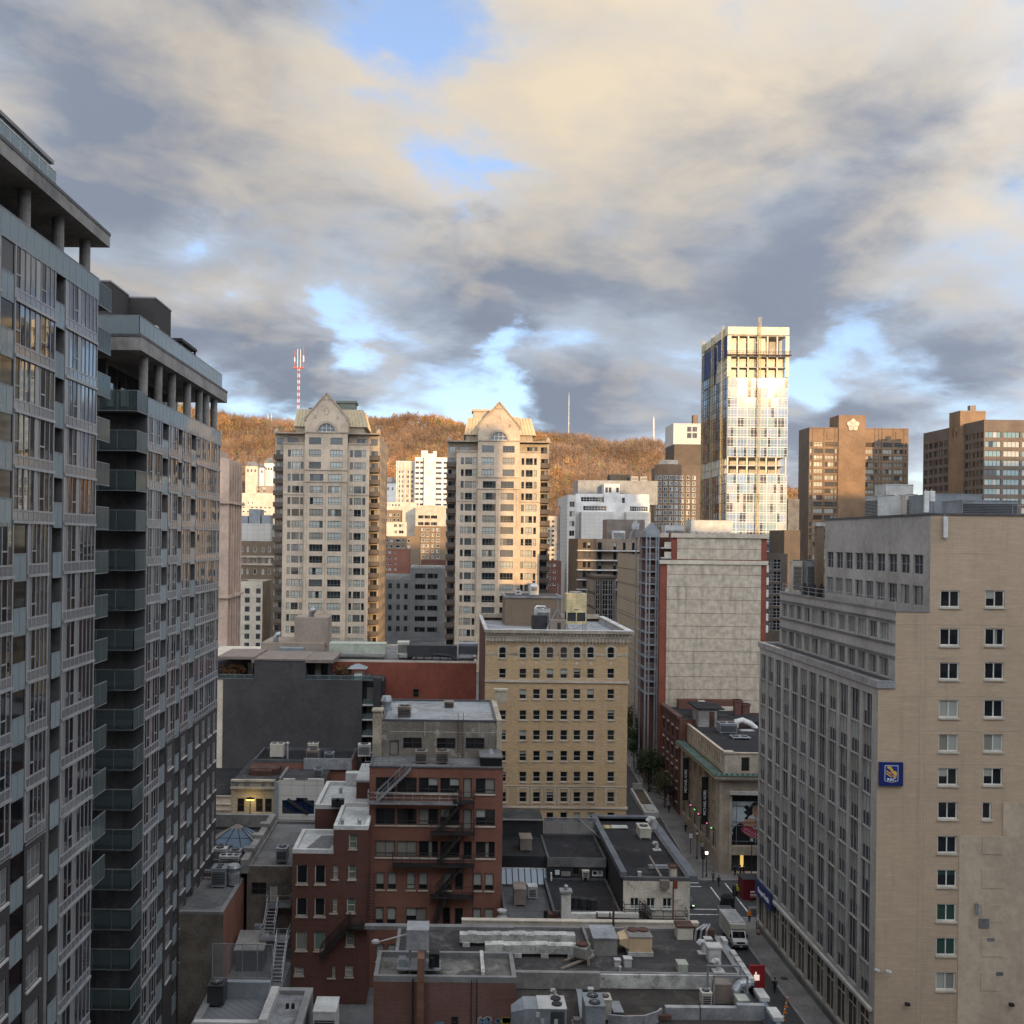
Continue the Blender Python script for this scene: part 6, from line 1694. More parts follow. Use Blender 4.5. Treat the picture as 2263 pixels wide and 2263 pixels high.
m=MB();m.box(xq+1.35,xq+1.75,YMK+0.80,YMK+0.85,0.3,2.6);part('lit_panel',m,'lamp_warm',mk)if lamp('lamp_warm',(1.0,0.62,0.18),0.3)else None
m=MB();m.box(xq+0.05,xq+1.2,YMK+0.78,YMK+0.85,0.2,2.7);part('door',m,'pane_mid',mk)
m=MB();m.box(xq,xq+9,YMK+0.85,YMK+1.2,WZ(1871,YMK,1645),WZ(1758,YMK,1645));part('recess_wall',m,'dark',mk)
ph0,ph1=WZ(1870,YMK,1645),WZ(1774,YMK,1645);pw,phh=7.2,ph1-ph0
po=thing('fashion_poster','giant window poster of a dark-haired model with a pink checked bag','poster',(xq+0.1,YMK+0.6,ph0))
surf('print_sky',(0.50,0.58,0.60),0.10,0.5,0.6);surf('print_black',(0.012,0.012,0.016),0.1,0.5,0.6);surf('print_skin',(0.42,0.24,0.16),0.12,0.6,0.6);surf('print_pink',(0.30,0.035,0.07),0.1,0.6,0.6);surf('print_white',(0.62,0.55,0.55),0.1,0.6,0.6)
m=MB();m.box(0,pw,0,0.06,0,phh);local('sheet',m,'print_sky',po)
def shp(name,pts,mat,d):
 m=MB();m.xprism([(a,b*phh)for a,b in pts][::-1],-0.004*d-0.004,0.0-0.004*(d-1));return local(name,m,mat,po)
shp('coat_print',[(0.0,0.0),(7.2,0.0),(7.2,0.36),(2.6,0.36),(1.6,0.48),(1.1,0.51),(0.55,0.44),(0.12,0.33),(0.25,0.26),(0.05,0.2)],'print_black',1)
shp('skin_print',[(1.25,0.5),(1.7,0.57),(2.3,0.62),(2.9,0.60),(3.6,0.52),(3.4,0.42),(2.2,0.40),(1.6,0.46)],'print_skin',2)
shp('hair_print',[(1.55,0.88),(1.9,0.93),(2.3,0.86),(2.5,0.94),(2.9,1.0),(3.5,0.99),(3.5,0.9),(2.75,0.86),(2.65,0.7),(2.2,0.66),(2.0,0.58),(1.6,0.6),(2.0,0.68),(1.5,0.76),(1.9,0.8)],'print_black',3)
shp('face_print',[(2.7,0.88),(3.5,0.93),(3.6,0.68),(3.1,0.62),(2.75,0.68),(2.62,0.78)],'print_skin',4)
shp('bag_print',[(1.2,0.38),(1.7,0.44),(2.5,0.42),(3.3,0.31),(3.9,0.2),(3.7,0.13),(2.6,0.16),(1.9,0.24),(1.35,0.3)],'print_pink',4)
m=MB()
for i in range(8):
 for j in range(4):
  x=1.55+i*0.27+(j%2)*0.1;z=(0.40-i*0.028-j*0.045)*phh;m.box(x,x+0.13,-0.024,-0.0165,z,z+0.07)
local('bag_check',m,'print_white',po)
m=MB()
for x in(0.0,0.62,3.0,3.55):m.box(x,x+0.06,-0.12,-0.06,0,phh)
for f in(0.08,0.44,0.53,0.9):m.box(0,pw,-0.115,-0.065,f*phh,f*phh+0.05)
local('window_bar',m,'steel_rail',po)
def banner(Y,z0,z1,label,x0=32.85,x1=33.65):
 t=thing('hanging_banner',label,'banner',(XM,Y,z0))
 m=MB();m.box(x0,x1,Y-0.05,Y+0.05,z0,z1);part('cloth',m,'black',t)
 m=MB();m.bar((x0-0.05,Y,z1+0.05),(XM,Y,z1+0.05),0.07);m.bar((x0-0.05,Y,z0-0.05),(XM,Y,z0-0.05),0.07);part('bracket',m,'steel_rail',t)
 lettering('MICHAEL KORS',0.50,'sign_white',t,((x0+x1)/2-XM,-0.075,(z1-z0)*0.46),(R(90),R(-90),0),0.92)
banner(131.0,WZ(1822,131,1565),WZ(1717,131,1565),'black vertical shop banner with white lettering, the nearer of two')
banner(141.5,WZ(1769,141.5,1520),WZ(1675,141.5,1520),'black vertical shop banner with white lettering, the farther of two')
lamp('lamp_pink',(1.0,0.25,0.4),0.35);lamp('lamp_green',(0.35,1.0,0.35),0.3);lamp('lamp_white',(1.0,0.95,0.85),1.2);lamp('lamp_yellow',(1.0,0.80,0.18),1.0)
for i in range(6):
 y=128.8+i*2.2
 t=thing('wall_lantern',('pink' if i%2 else 'green')+' wall lantern on the stone shop front, number %s from the corner'%('one two three four five six'.split()[i]),'lantern',(XM-0.35,y,4.9),'coloured lanterns along the stone shop front')
 m=MB();m.sphere((0,0,0.12),0.11,8,5);local('globe',m,'lamp_pink' if i%2 else 'lamp_green',t)
 m=MB();m.bar((0,0,-0.02),(0.36,0,-0.1),0.05);m.box(-0.08,0.08,-0.08,0.08,-0.08,0.0);local('bracket',m,'iron',t)
style('row',cols=1,tr=(0.5,),t=0.08,fm='frame_brown',gl=(('d',3),('D',2)),sill='concrete_light')
t=thing('row_house','dark red brick row house with white stone lintels beyond the stone shop','house',(40,153.5,gz(0,152)))
zt=WZ(1566,157,1460)
ops=[(1.0+q*3.1,2.0+q*3.1,z,z+1.7,'row')for q in range(4)for z in(3.2,6.2,9.2,12.0)if z+1.8<zt]
facade(t,(XM-0.2,159.8),(XM-0.2,147.6),gz(0,147)-1,zt,ops,'brick_deep',0.2,seed=111)
facade(t,(XM-0.2,147.6),(44,147.6),gz(0,147)-1,zt,[],'brick_deep')
m=MB();m.poly([(XM-0.2,147.6,zt-0.2),(46,147.6,zt-0.2),(46,159.8,zt-0.2),(XM-0.2,159.8,zt-0.2)]);part('roof',m,'roof_black',t)
m=MB()
for(y0,y1)in((147.5,151.6),(151.6,155.7),(155.7,159.8)):m.box(XM-0.5,XM+0.3,y0+0.1,y1-0.1,zt,zt+0.45);m.box(XM-0.35,XM-0.2,y0,y1,zt-3.4,zt-3.2)
parts('cornice',m,'brick_deep',t)
m=MB()
for o in ops:m.box(XM-0.27,XM-0.2,159.8-o[1]-0.1,159.8-o[0]+0.1,o[3]+0.03,o[3]+0.28)
part('lintel',m,'concrete_light',t)
m=MB();m.box(36,46,158.4,159.6,zt-0.2,zt+1.2);part('party_wall',m,'brick_deep',t)
zr=ZA-0.12
t=thing('roof_hut','grey boarded stair hut with dark roof on the stone shop','roof hut',(XR(1566,1620,148),148,zr))
x0,x1=XR(1543,1620,146),XR(1584,1620,146)
m=MB();m.box(x0,x1,146,149.5,zr,zr+2.5);part('wall',m,'concrete',t)
m=MB();m.box(x0-0.2,x1+1.0,145.8,152,zr+2.5,zr+2.7);part('roof',m,'roof_black',t)
m=MB();m.box(x0+1.55,x0+2.3,145.95,146,zr+0.05,zr+2.2);part('door',m,'rust',t)
unit_box('air_handler','black-sided roof unit with fans on the stone shop, farther of two','air unit',XR(1592,1610,141),XR(1629,1610,141),141,143.2,zr,WZ(1600,141,1610),'unit_grey',fans=2,louv='s')
unit_box('air_handler','black-sided roof unit with fans on the stone shop, nearer of two','air unit',XR(1621,1640,137),XR(1660,1640,137),137,139.2,zr,WZ(1631,137,1640),'unit_grey',fans=2,louv='s')
unit_box('condenser_unit','white condenser beside the big black-sided roof units','air unit',XR(1638,1620,143),XR(1668,1620,143),143,144,zr,WZ(1616,143,1650),'unit_white',fans=0,louv='s')
m=MB();Yd=146;pts=[W(a,b,Yd)for a,b in((1626,1612),(1628,1594),(1640,1592),(1658,1600),(1668,1608),(1670,1625))]
m.tube(pts,0.45,8);single('exhaust_duct',m,'white_paint','white arched exhaust duct behind the roof units on the stone shop','duct',(pts[0][0],Yd,zr),smooth=True)
for i,(a,b,yt,Y)in enumerate(((1624,1638,1547,153),(1641,1657,1556,153.5))):
 x0,x1=XR(a,1580,Y),XR(b,1580,Y);m=MB();m.box(x0,x1,Y,Y+1,zr,WZ(yt,Y,a));m.box(x0-0.1,x1+0.1,Y-0.1,Y+1.1,WZ(yt,Y,a)-0.3,WZ(yt,Y,a))
 single('brick_chimney',m,'brick_deep',('dark brick chimney stack left of two before the concrete wall','dark brick chimney stack right of two before the concrete wall')[i],'chimney',((x0+x1)/2,Y,zr))
m=MB();x0=XR(1590,1580,157);m.box(x0,46,157,157.6,zr-1,WZ(1563,157,1620));single('party_wall',m,'stucco_cream','low cream rendered wall behind the dark chimneys','wall',(x0,157,zr-1))
m=MB();x0,x1=XR(1547,1560,154),XR(1559,1560,154);m.box(x0,x1,154,155,zr,WZ(1550,154,1550));m.box(x0-0.15,x1+0.15,153.9,155.1,zr,zr+0.3);m.bar((x0-0.2,154.2,zr),(x0-0.2,154.2,WZ(1545,154,1550)),0.12);single('roof_vent',m,'peel_white','white peeling chimney block on the black roof beyond the stone shop','chimney',(x0,154,zr))
# ---- left: old stone front, panelled shop, cream neighbour
u6=lambda u:460+u*.1346
v6=lambda v:1640+v*.1346
YN=126.2
def X6(u,v=1000,Y=YN):return XR(u6(u),v6(v),Y)
def Z6(v,Y=YN):return WZ(v6(v),Y,560)
style('old',cols=1,tr=(0.5,),t=0.08,fm='frame_brown',gl=(('d',3),('D',1)))
xa,xb=X6(375),X6(1090)
t=thing('stone_shop_house','old soot-stained stone front with carved parapet lit by a street lamp','building',((xa+xb)/2,133,0))
facade(t,(xa,YN),(xb,YN),0,Z6(640),[(X6(a)-xa,X6(b)-xa,Z6(1148),Z6(925),'old')for a,b in((478,592),(785,897),(935,1045))]+[(0.6,2.4,0.3,3.4,'shop'),(3.0,4.8,0.3,3.4,'shop')],'stone_block',0.25,seed=121)
shell(t,xa,xb,YN,140,0,Z6(660),'brick_deep','s',par=0.0,roof='roof_dark')
m=MB();m.box(xa-0.05,xb+0.05,YN-0.3,YN+0.1,Z6(765),Z6(735));m.box(xa-0.05,xb+0.05,YN-0.15,YN+0.4,Z6(650),Z6(620));m.box(xa,xb,YN-0.12,YN,Z6(1175),Z6(1155));parts('cornice',m,'stone_dirty',t)
m=MB()
for(a,b)in((395,500),(590,690),(880,940),(1030,1085)):m.box(X6(a,690),X6(b,690),YN-0.06,YN,Z6(715),Z6(665))
part('carved_panel',m,'concrete_dark',t)
m=MB()
for q in range(14):m.box(xa+0.1+q*0.38,xa+0.25+q*0.38,YN-0.22,YN,Z6(800),Z6(767))
part('dentil_row',m,'stone_dirty',t)
m=MB();m.box(xb-0.05,xb+0.38,YN-0.15,YN+0.3,0,Z6(650));part('downpipe_pier',m,'unit_grey',t)
xc=X6(60,950)
t2_=thing('stone_shop_house','cream banded stone front left of the old stone one','building',((xa+xc)/2,135,0))
xc0=xa-9
facade(t2_,(xc0,YN+0.1),(xa,YN+0.1),0,Z6(885),[(5.2,6.6,5.0,6.6,None)],'stone_pale',0.3)
shell(t2_,xc0,xa-0.02,YN+0.1,150,0,Z6(885),'brick_deep','s',par=0.0,roof='roof_black')
m=MB()
for v in(885,1020,1110,1210):m.box(xc0,xa-0.02,YN-0.1,YN+0.1,Z6(v+18),Z6(v))
for q in range(16):m.box(xc0+3+q*0.36,xc0+3.2+q*0.36,YN-0.02,YN+0.1,Z6(1150),Z6(1128))
part('band_course',m,'stone_trim',t2_)
xp0,xp1=X6(1135),X6(1900)
t3_=thing('shop_building','pale panelled shop front with a slanting dark blue window','building',((xp0+xp1)/2,133,0))
facade(t3_,(xp0,YN),(xp1,YN),0,Z6(620),[(X6(1215)-xp0,X6(1740)-xp0,Z6(1175),Z6(945),None),(X6(1440)-xp0,X6(1630)-xp0,Z6(945),Z6(905),None),(0.3,4.8,0.3,Z6(1350),'shop')],'panel_pale',0.3,seed=125)
for i in range(6):
 a=X6(1215)+(X6(1740)-X6(1215))*i/6;b=X6(1215)+(X6(1740)-X6(1215))*(i+1)/6
 m=MB();m.box(a+0.03,b-0.03,YN+0.2,YN+0.24,Z6(1175),Z6(900));part('pane',m,'blue_glass',t3_)
m=MB();m.bar((X6(1300),YN+0.1,Z6(930)),(X6(1640),YN+0.1,Z6(1170)),0.35);m.bar((X6(1560),YN+0.1,Z6(920)),(X6(1740),YN+0.1,Z6(1040)),0.3);m.poly([(X6(1215),YN+0.15,Z6(1175)),(X6(1430),YN+0.15,Z6(1175)),(X6(1215),YN+0.15,Z6(1040))]);part('slanted_beam',m,'dark',t3_)
m=MB();m.box(X6(1230,600),X6(1425,600),YN-0.03,YN+0.25,Z6(620),Z6(595));m.box(X6(1640,600),X6(1900,600),YN-0.03,YN+0.25,Z6(620),Z6(592));part('parapet_block',m,'panel_pale',t3_)
m=MB();m.box(xp0,xp1,YN-0.12,YN,Z6(1345),Z6(1268));part('fascia',m,'black',t3_)
lettering('SERVICE',0.42,'sign_white',t3_,(X6(1265)-t3_.location[0],YN-0.15-t3_.location[1],Z6(1305)),(R(90),0,0),1.0)
shell(t3_,xp0,xp1,YN+0.3,140,0,Z6(640),'brick_deep','s',par=0.0,roof='roof_dark')
m=MB();m.box(xb+0.4,xb+0.7,YN+0.5,139.5,Z6(660)-0.2,Z6(600));part('roof_kerb',m,'flashing',t3_)
zl1=13.2
t=thing('rear_building','low dark-roofed brick rear building before the charcoal wall','building',(-20,137,0))
x0,x1=X6(740,300,133),X6(1600,300,133)
shell(t,x0,x1+6,133,141.0,0,WZ(v6(295),133,600),'brick_red',par=0.35,roof='roof_black',cap='flashing_dark',pt=0.25)
m=MB();m.box(x1-0.2,x1+6.0,132.6,132.95,WZ(v6(430),133,600),WZ(v6(290),133,600)+0.3);part('flashing',m,'galv',t)
zr1=WZ(v6(295),133,600)-0.35
unit_box('condenser_unit','tall cream condenser before the charcoal wall','air unit',XR(u6(1015),1660,136),XR(u6(1235),1660,136),136,137.6,zr1,WZ(v6(40),136,610),'unit_beige',fans=2)
m=MB();x,_,_=W(u6(1305),1670,135.5);m.cyl(x,135.5,zr1,WZ(v6(15),135.5,635),0.13,10);m.cyl(x,135.5,WZ(v6(15),135.5,635),WZ(v6(-10),135.5,635),0.28,10,0.03);single('flue_pipe',m,'galv','galvanised flue pipe with conical cap beside the cream condenser','flue',(x,135.5,zr1))
unit_box('condenser_unit','pair of grey condensers on the black roof right of the flue','air unit',XR(680,1660,137),XR(702,1660,137),137,138.2,zr1,WZ(1644,137,690),'unit_beige',fans=2,louv='s')
unit_box('condenser_unit','dark condenser in front of the pair on the black roof','air unit',XR(677,1668,134.5),XR(705,1668,134.5),134.5,135.8,zr1,WZ(1659,134.5,690),'unit_brown',fans=1,louv='s')
unit_box('condenser_unit','small grey condenser right of the dark one on the black roof','air unit',XR(717,1670,134.3),XR(737,1670,134.3),134.3,135.4,zr1,WZ(1664,134.3,727),'unit_grey',fans=1,louv='s')
unit_box('condenser_unit','white condenser at the right end of the black roof by the red tower','air unit',XR(791,1655,137),XR(818,1655,137),137,138.3,zr1,WZ(1646,137,800),'unit_white',fans=1,louv='s')
unit_box('condenser_unit','square grey fan unit on the grey roof behind the panelled shop','air unit',XR(693,1705,129),XR(712,1705,129),129,130.2,Z6(640),WZ(1700,129,700),'unit_grey',fans=1,louv='s')
for i,u in enumerate((447,603)):
 x,_,_=W(u6(u),v6(200),147);zb=Z6(885);m=MB();m.cyl(x,147,zb,zb+0.7,0.3,10);m.cyl(x,147,zb+0.7,zb+1.0,0.42,10,0.36);m.cyl(x,147,zb+1.0,zb+1.5,0.2,8);m.cyl(x,147,zb+1.5,zb+1.7,0.36,10)
 single('roof_turbine',m,'galv',('shiny roof ventilator on the black roof, left of two','shiny roof ventilator on the black roof, right of two')[i],'ventilator',(x,147,zb))
m=MB();x0,x1=X6(700,500,129),X6(1030,500,129);zb=Z6(660)
m.box(x0,x1,129.6,130.2,zb,zb+0.7);m.box(x0-0.5,x1+0.8,130.2,132.5,zb,zb+0.8);single('broken_shed',m,'rust','rusty broken shed and brick stub on the old stone roof','shed',(x0,129,zb))
YK=141.2;ku=lambda u:450+u*.2588;kv=lambda v:1300+v*.2588
KX=lambda u,v=900,Y=YK:XR(ku(u),kv(v),Y)
KZ=lambda v,Y=YK:WZ(kv(v),Y,650)
t=thing('apartment_building','blank charcoal rendered wall with planted roof terraces','building',((KX(165)+KX(1360))/2,147,gz(0,145)))
zg=gz(0,141)-1
style('kbal',cols=2,t=0.06,fm='alu_dark',gl=(('d',3),('c',1),('m',1)))
m=MB();m.wall((KX(165),YK),(KX(1355),YK),zg,KZ(780));m.wall((KX(430),YK),(KX(870),YK),KZ(780),KZ(612));part('wall',m,'charcoal',t)
m=MB();m.wall((KX(95),YK+0.1),(KX(165),YK+0.1),zg,KZ(790));part('wall',m,'stone_pale',t)
m=MB();m.wall((KX(430),YK+9),(KX(430),YK),KZ(780),KZ(612));m.wall((KX(870),YK),(KX(870),YK+9),KZ(780),KZ(612));part('wall',m,'charcoal',t)
m=MB();m.poly([(KX(-200),YK,KZ(785)),(KX(1400),YK,KZ(785)),(KX(1400),YK+14,KZ(785)),(KX(-200),YK+14,KZ(785))]);part('terrace',m,'roof_dark',t)
for a,b in((-200,300),(870,1040)):part('penthouse_wall',MB().box(KX(a),KX(b),YK+2.5,YK+9,KZ(785),KZ(650)),'dark',t)
m=MB();m.box(KX(115,600),KX(432,600),YK-0.1,YK+10,KZ(612),KZ(590));m.box(KX(868,600),KX(1110,600),YK-0.1,YK+10,KZ(635),KZ(608));m.box(KX(432,600),KX(868,600),YK-0.1,YK+10,KZ(618),KZ(605));part('roof',m,'unit_brown',t)
for(a,b)in((300,430),(870,1040)):
 for q in range(3):
  xa_,xb_=KX(a)+(KX(b)-KX(a))*q/3,KX(a)+(KX(b)-KX(a))*(q+1)/3
  m=MB();m.box(xa_+0.05,xb_-0.05,YK+2.42,YK+2.48,KZ(780),KZ(660));part('glass_door',m,'pane_dark' if q!=1 else 'pane_curtain',t)
r=MB()
for mm in rail(None,r,(KX(100),YK+0.15),(KX(425),YK+0.15),KZ(775),KZ(745),1.5):part('rail_panel',mm,'rail_frost',t)
for mm in rail(None,r,(KX(875),YK+0.15),(KX(1460),YK+0.15),KZ(775),KZ(745),1.5):part('rail_panel',mm,'rail_frost',t)
part('rail',r,'steel_rail',t)
m=MB()
xk0,xk1=KX(1355),KX(1450)
m.box(xk0,xk1+1.2,YK+1.8,YK+8,zg,KZ(800));m.box(xk1,xk1+1.0,YK+0.0,YK+2,zg,KZ(760));part('rear_wall',m,'dark',t)
for v in(985,1110,1250,1390):
 m=MB();m.box(xk0,xk1,YK+0.05,YK+1.8,KZ(v)-0.2,KZ(v));b_=part('balcony',m,'concrete_light',t)
 m=MB();m.box(xk0+0.05,xk1-0.05,YK+0.08,YK+0.12,KZ(v),KZ(v-45));part('rail',m,'rail_frost',t,b_)
 m=MB();m.box(xk0+0.5,xk0+1.9,YK+1.74,YK+1.8,KZ(v),KZ(v-130));part('glass_door',m,'pane_curtain',t)
t=thing('pergola','small grey gazebo over white seats on the charcoal building terrace','gazebo',(KX(1310),YK+2,KZ(785)))
m=MB();xa_,xb_=KX(1235,700,YK+1.5),KX(1390,700,YK+1.5)
for x in(xa_,xb_-0.08):
 for y in(YK+0.8,YK+3.2):m.box(x,x+0.08,y,y+0.08,KZ(785),KZ(690))
part('post',m,'dark',t)
m=MB();m.hexa([(xa_-.1,YK+.7,KZ(690)),(xb_+.1,YK+.7,KZ(690)),(xb_+.1,YK+3.4,KZ(690)),(xa_-.1,YK+3.4,KZ(690))],[(xa_+1,YK+1.6,KZ(655)),(xb_-1,YK+1.6,KZ(655)),(xb_-1,YK+2.4,KZ(655)),(xa_+1,YK+2.4,KZ(655))]);part('canopy',m,'unit_grey',t)
m=MB();m.box(xa_+0.9,xb_-0.6,YK+1.0,YK+1.9,KZ(785),KZ(735));m.box(xa_+0.9,xb_-0.6,YK+1.7,YK+1.9,KZ(735),KZ(715));part('bench',m,'white_paint',t)
def shrub(label,x,y,z,rx_,ry,rz,cols,n=420,seed=1,name='terrace_shrub',cat='shrub',leaf=0.16):
 rng=np.random.default_rng(seed);t=thing(name,label,cat,(x,y,z))
 u=rng.normal(size=(n,3));u/=np.linalg.norm(u,axis=1,keepdims=True);p=u*(rng.random((n,1))**0.4)*np.array([rx_,ry,rz])+np.array([0,0,rz])
 m=MB()
 for q in p:
  d=Vector(rng.normal(size=3)).normalized();e=d.orthogonal().normalized()*leaf*(0.6+rng.random()*0.8);d=d*leaf*(0.8+rng.random())
  c=Vector(q);m.poly([c-e,c+d,c+e],int(rng.integers(0,len(cols))))
 local('foliage',m,cols,t)
 m=MB()
 for k in range(5):a=k*1.3;m.bar((0,0,0),(rx_*0.5*math.cos(a),ry*0.5*math.sin(a),rz*1.2),0.05)
 local('stem',m,'bark',t);return t
surf('bark',(0.09,0.07,0.055),0.2,1.0,0.9)
for nm,c in(('leaf_rust',(0.16,0.07,0.03)),('leaf_brown',(0.10,0.065,0.035)),('leaf_green',(0.028,0.045,0.022)),('leaf_olive',(0.05,0.06,0.025))):surf(nm,c,0.3,1.0,0.9,spec=0.1)
shrub('rust-coloured hedge on the left terrace of the charcoal building',KX(235,700),YK+1.2,KZ(770),1.9,0.5,0.95,['leaf_rust','leaf_brown'],700,3)
shrub('rust-coloured shrub beside the gazebo on the charcoal building terrace',KX(1180,700),YK+1.5,KZ(775),1.3,0.5,0.9,['leaf_rust','leaf_brown','leaf_olive'],500,4)
t=thing('apartment_building','brown rendered stair and lift boxes behind the charcoal building','building',(KX(780,500,156),160,gz(0,156)))
m=MB();m.box(KX(490,500,156),KX(1030,500,156),156,166,gz(0,156)-1,WZ(kv(468),156,650));part('lower_wall',m,'stucco_brown',t)
m=MB();m.box(KX(775,350,157.5),KX(1060,350,157.5),157.5,163,WZ(kv(470),156,650)-0.5,WZ(kv(250),157.5,690));part('upper_wall',m,'stucco_brown',t)
m=MB();m.box(KX(-200,560,153),KX(490,560,153),153,170,gz(0,153),WZ(kv(600),153,560));part('side_wing',m,'stucco_cream',t)
m=MB();m.box(KX(640,550,152),KX(850,550,152),152,154,KZ(620),WZ(kv(512),152,650));part('metal_box',m,'unit_grey',t)
m=MB();x,_,z=W(ku(920),kv(250),159);m.tube([(x,159,z-0.3),(x,159,z+0.9),(x+0.25,158.6,z+1.25),(x+0.5,158.3,z+1.0)],0.45,10);single('gooseneck_vent',m,'galv','large galvanised gooseneck vent on the brown rendered box','vent',(x,159,z),smooth=True)
m=MB();x,_,z=W(ku(615),kv(455),157);m.tube([(x,157,z-0.4),(x,157,z+0.6),(x+0.3,156.8,z+1.1),(x+0.8,156.7,z+1.2)],0.4,10);single('gooseneck_vent',m,'galv','galvanised elbow duct on the lower brown rendered roof','vent',(x,157,z),smooth=True)
YRW=149.0
xa,xb=XR(ku(1290),1500,YRW),4.35
t=thing('warehouse','plain red painted wall with one small window under a row of chillers','building',((xa+xb)/2,160,gz(0,150)))
zt=WZ(1461,YRW,920);wx=XR(919,1525,YRW)
facade(t,(xa-4,YRW),(xb,YRW),gz(0,149)-1,zt,[(wx-0.4-xa+4,wx+0.45-xa+4,WZ(1541,YRW,919),WZ(1523,YRW,919),'old')],'paint_red',0.2,seed=131)
shell(t,xa-4,xb,YRW,172,gz(0,149)-1,zt,'brick_red','s',par=0.2,roof='roof_grey',cap='stone_trim')
for i,(a,b,yt,mt,lb)in enumerate(((727,852,1422,'unit_green','long pale green chiller with louvred end on the red warehouse'),(878,903,1420,'unit_green','short pale green chiller left of the black ducts'),(1013,1056,1423,'unit_grey','grey louvred chiller at the right end of the red warehouse'))):
 unit_box('chiller',lb,'air unit',XR(a,1440,152),XR(b,1440,152),152,155,zt-0.2,WZ(yt,152,a),mt,fans=0,louv='s' if i else '',feet=0.8)
m=MB();x0,x1=XR(900,1440,151.5),XR(1010,1440,151.5);m.box(x0,x1,151.5,153.5,zt+0.3,WZ(1427,151.5,950));m.tube([(x0+0.3,152,zt),(x0+1.2,152,zt+0.9),(x1-1.2,151.4,zt+0.6),(x1,151.4,zt)],0.25,8)
for q in range(6):m.box(x0+q*1.2,x0+0.15+q*1.2,151.6,153.4,zt-0.2,zt+0.3)
single('duct_bank',m,'dark','bank of black wrapped ducts on the red warehouse roof','duct',(x0,152,zt))
# ---------------------------------------------------------------- near block: red brick walk-up with fire escape
YR=93.4
a4=lambda u:800+u*.2914
b4=lambda v:1700+v*.2914
RX=lambda u,v=600,Y=YR:XR(a4(u),b4(v),Y)
RZ=lambda v,Y=YR:WZ(b4(v),Y,960)
style('rb',cols=2,tr=(0.24,),t=0.06,fm='frame_brown',gl=(('d',5),('D',3),('h',2),('c',2),('s',1)),sill='stone_trim',split=True)
style('rb_b',cols=1,tr=(0.28,),t=0.06,fm='frame_brown',gl=(('q',4),('b',2),('h',1)),sill='stone_trim')
style('rb_l',cols=2,tr=(0.24,),t=0.06,fm='frame_brown',gl=(('c',2),('b',1)),sill='stone_trim',split=True)
style('door1',cols=1,tr=(),t=0.08,fm='frame_brown',gl=(('c',1),))
style('door_d',cols=1,tr=(),t=0.08,fm='frame_brown',gl=(('d',1),))
rx0,rx1=RX(50),RX(1063)
rd=thing('brick_building','tall red brick walk-up with black fire escapes and a rendered top storey','building',((rx0+rx1)/2,101,0))
ops=[]
def o4(a,b,c,d,s):ops.append((RX(a,(c+d)/2)-rx0,RX(b,(c+d)/2)-rx0,RZ(d),RZ(c),s))
for(c,d)in((65,182),(300,425),(545,670)):
 for(a,b)in((103,250),(265,415),(430,578),(592,740),(862,1008)):o4(a,b,c,d,'rb' if c!=545 or a>300 else 'rb_l')
 o4(768,833,c,d+38-(25 if c>500 else 0),'door1' if c<500 else 'door_d')
for(a,b)in((105,168),(195,260),(338,402),(430,496),(615,680),(843,908),(932,998)):o4(a,b,785,915,'rb_b')
o4(703,767,785,915,'door_d')
for(a,b)in((100,162),(190,257),(840,903),(930,995)):o4(a,b,1050,1185,'rb_b')
o4(333,487,1050,1182,'rb');o4(610,670,1045,1180,'door_d');o4(703,765,1050,1180,'door_d')
for(a,b)in((105,168),(195,260),(338,402),(840,903)):o4(a,b,1330,1460,'rb_b')
ZT=RZ(-10)
facade(rd,(rx0,YR),(rx1,YR),0,ZT,ops,'brick_red',0.22,seed=141)
shell(rd,rx0,rx1,YR,110.6,0,ZT-0.02,'brick_deep','s',par=0.0,roof='roof_grey')
m=MB();m.box(rx0-0.05,rx1+0.05,YR-0.08,YR+0.25,ZT,ZT+0.12);m.box(rx0-0.05,rx0+0.2,YR+0.25,98,ZT,ZT+0.12);part('coping',m,'flashing_dark',rd)
c2x=lambda u,Y:XR(sc2(u),1620,Y);c2z=lambda v,Y:WZ(sr2(v),Y,970)
YU=98.0;ZU=c2z(950,YU)
ux0,ux1=c2x(140,YU),c2x(958,YU)
facade(rd,(ux0,YU),(ux1,YU),ZT,ZU,[(c2x(a,YU)-ux0,c2x(b,YU)-ux0,c2z(d,YU),c2z(c,YU),'rb_up')for a,b,c,d in((292,426,1065,1142),(532,666,1065,1142),(738,872,1062,1140))]+[(c2x(197,YU)-ux0,c2x(263,YU)-ux0,ZT+0.1,c2z(1087,YU),'door1')],'render_worn',0.2,seed=142)if(style('rb_up',cols=2,tr=(0.5,),t=0.06,fm='frame_brown',gl=(('d',3),('D',2)))or surf('render_worn',(0.20,0.175,0.14),0.16,0.5,0.9,streak=0.35,dirt=((0.36,0.33,0.28),0.55)))else None
m=MB();xq0,xq1=c2x(76,97.7),c2x(140,97.7);m.box(xq0,xq1,97.6,99.2,ZT-0.5,c2z(880,98));m.box(xq0-0.1,xq1+0.1,97.5,99.3,c2z(880,98),c2z(868,98));part('chimney_pier',m,'stone_dirty',rd)
m=MB();xq2,xq3=c2x(958,97.8),c2x(995,97.8);m.box(xq2,xq3,97.8,110.5,ZT-0.5,ZU+0.25);part('side_parapet',m,'stone_dirty',rd)
m=MB();xq4=c2x(945,109.8);m.box(xq4,xq4+1.2,109.6,110.4,ZU,ZU+1.3);m.box(xq4-0.15,xq4+1.35,109.5,110.5,ZU+1.3,ZU+1.5);part('chimney',m,'stone_dirty',rd)
shell(rd,ux0,ux1,YU,110.5,ZT-1,ZU+0.15,'brick_deep','s',par=0.15,roof='roof_silver',cap='flashing_dark',pt=0.2)
m=MB()
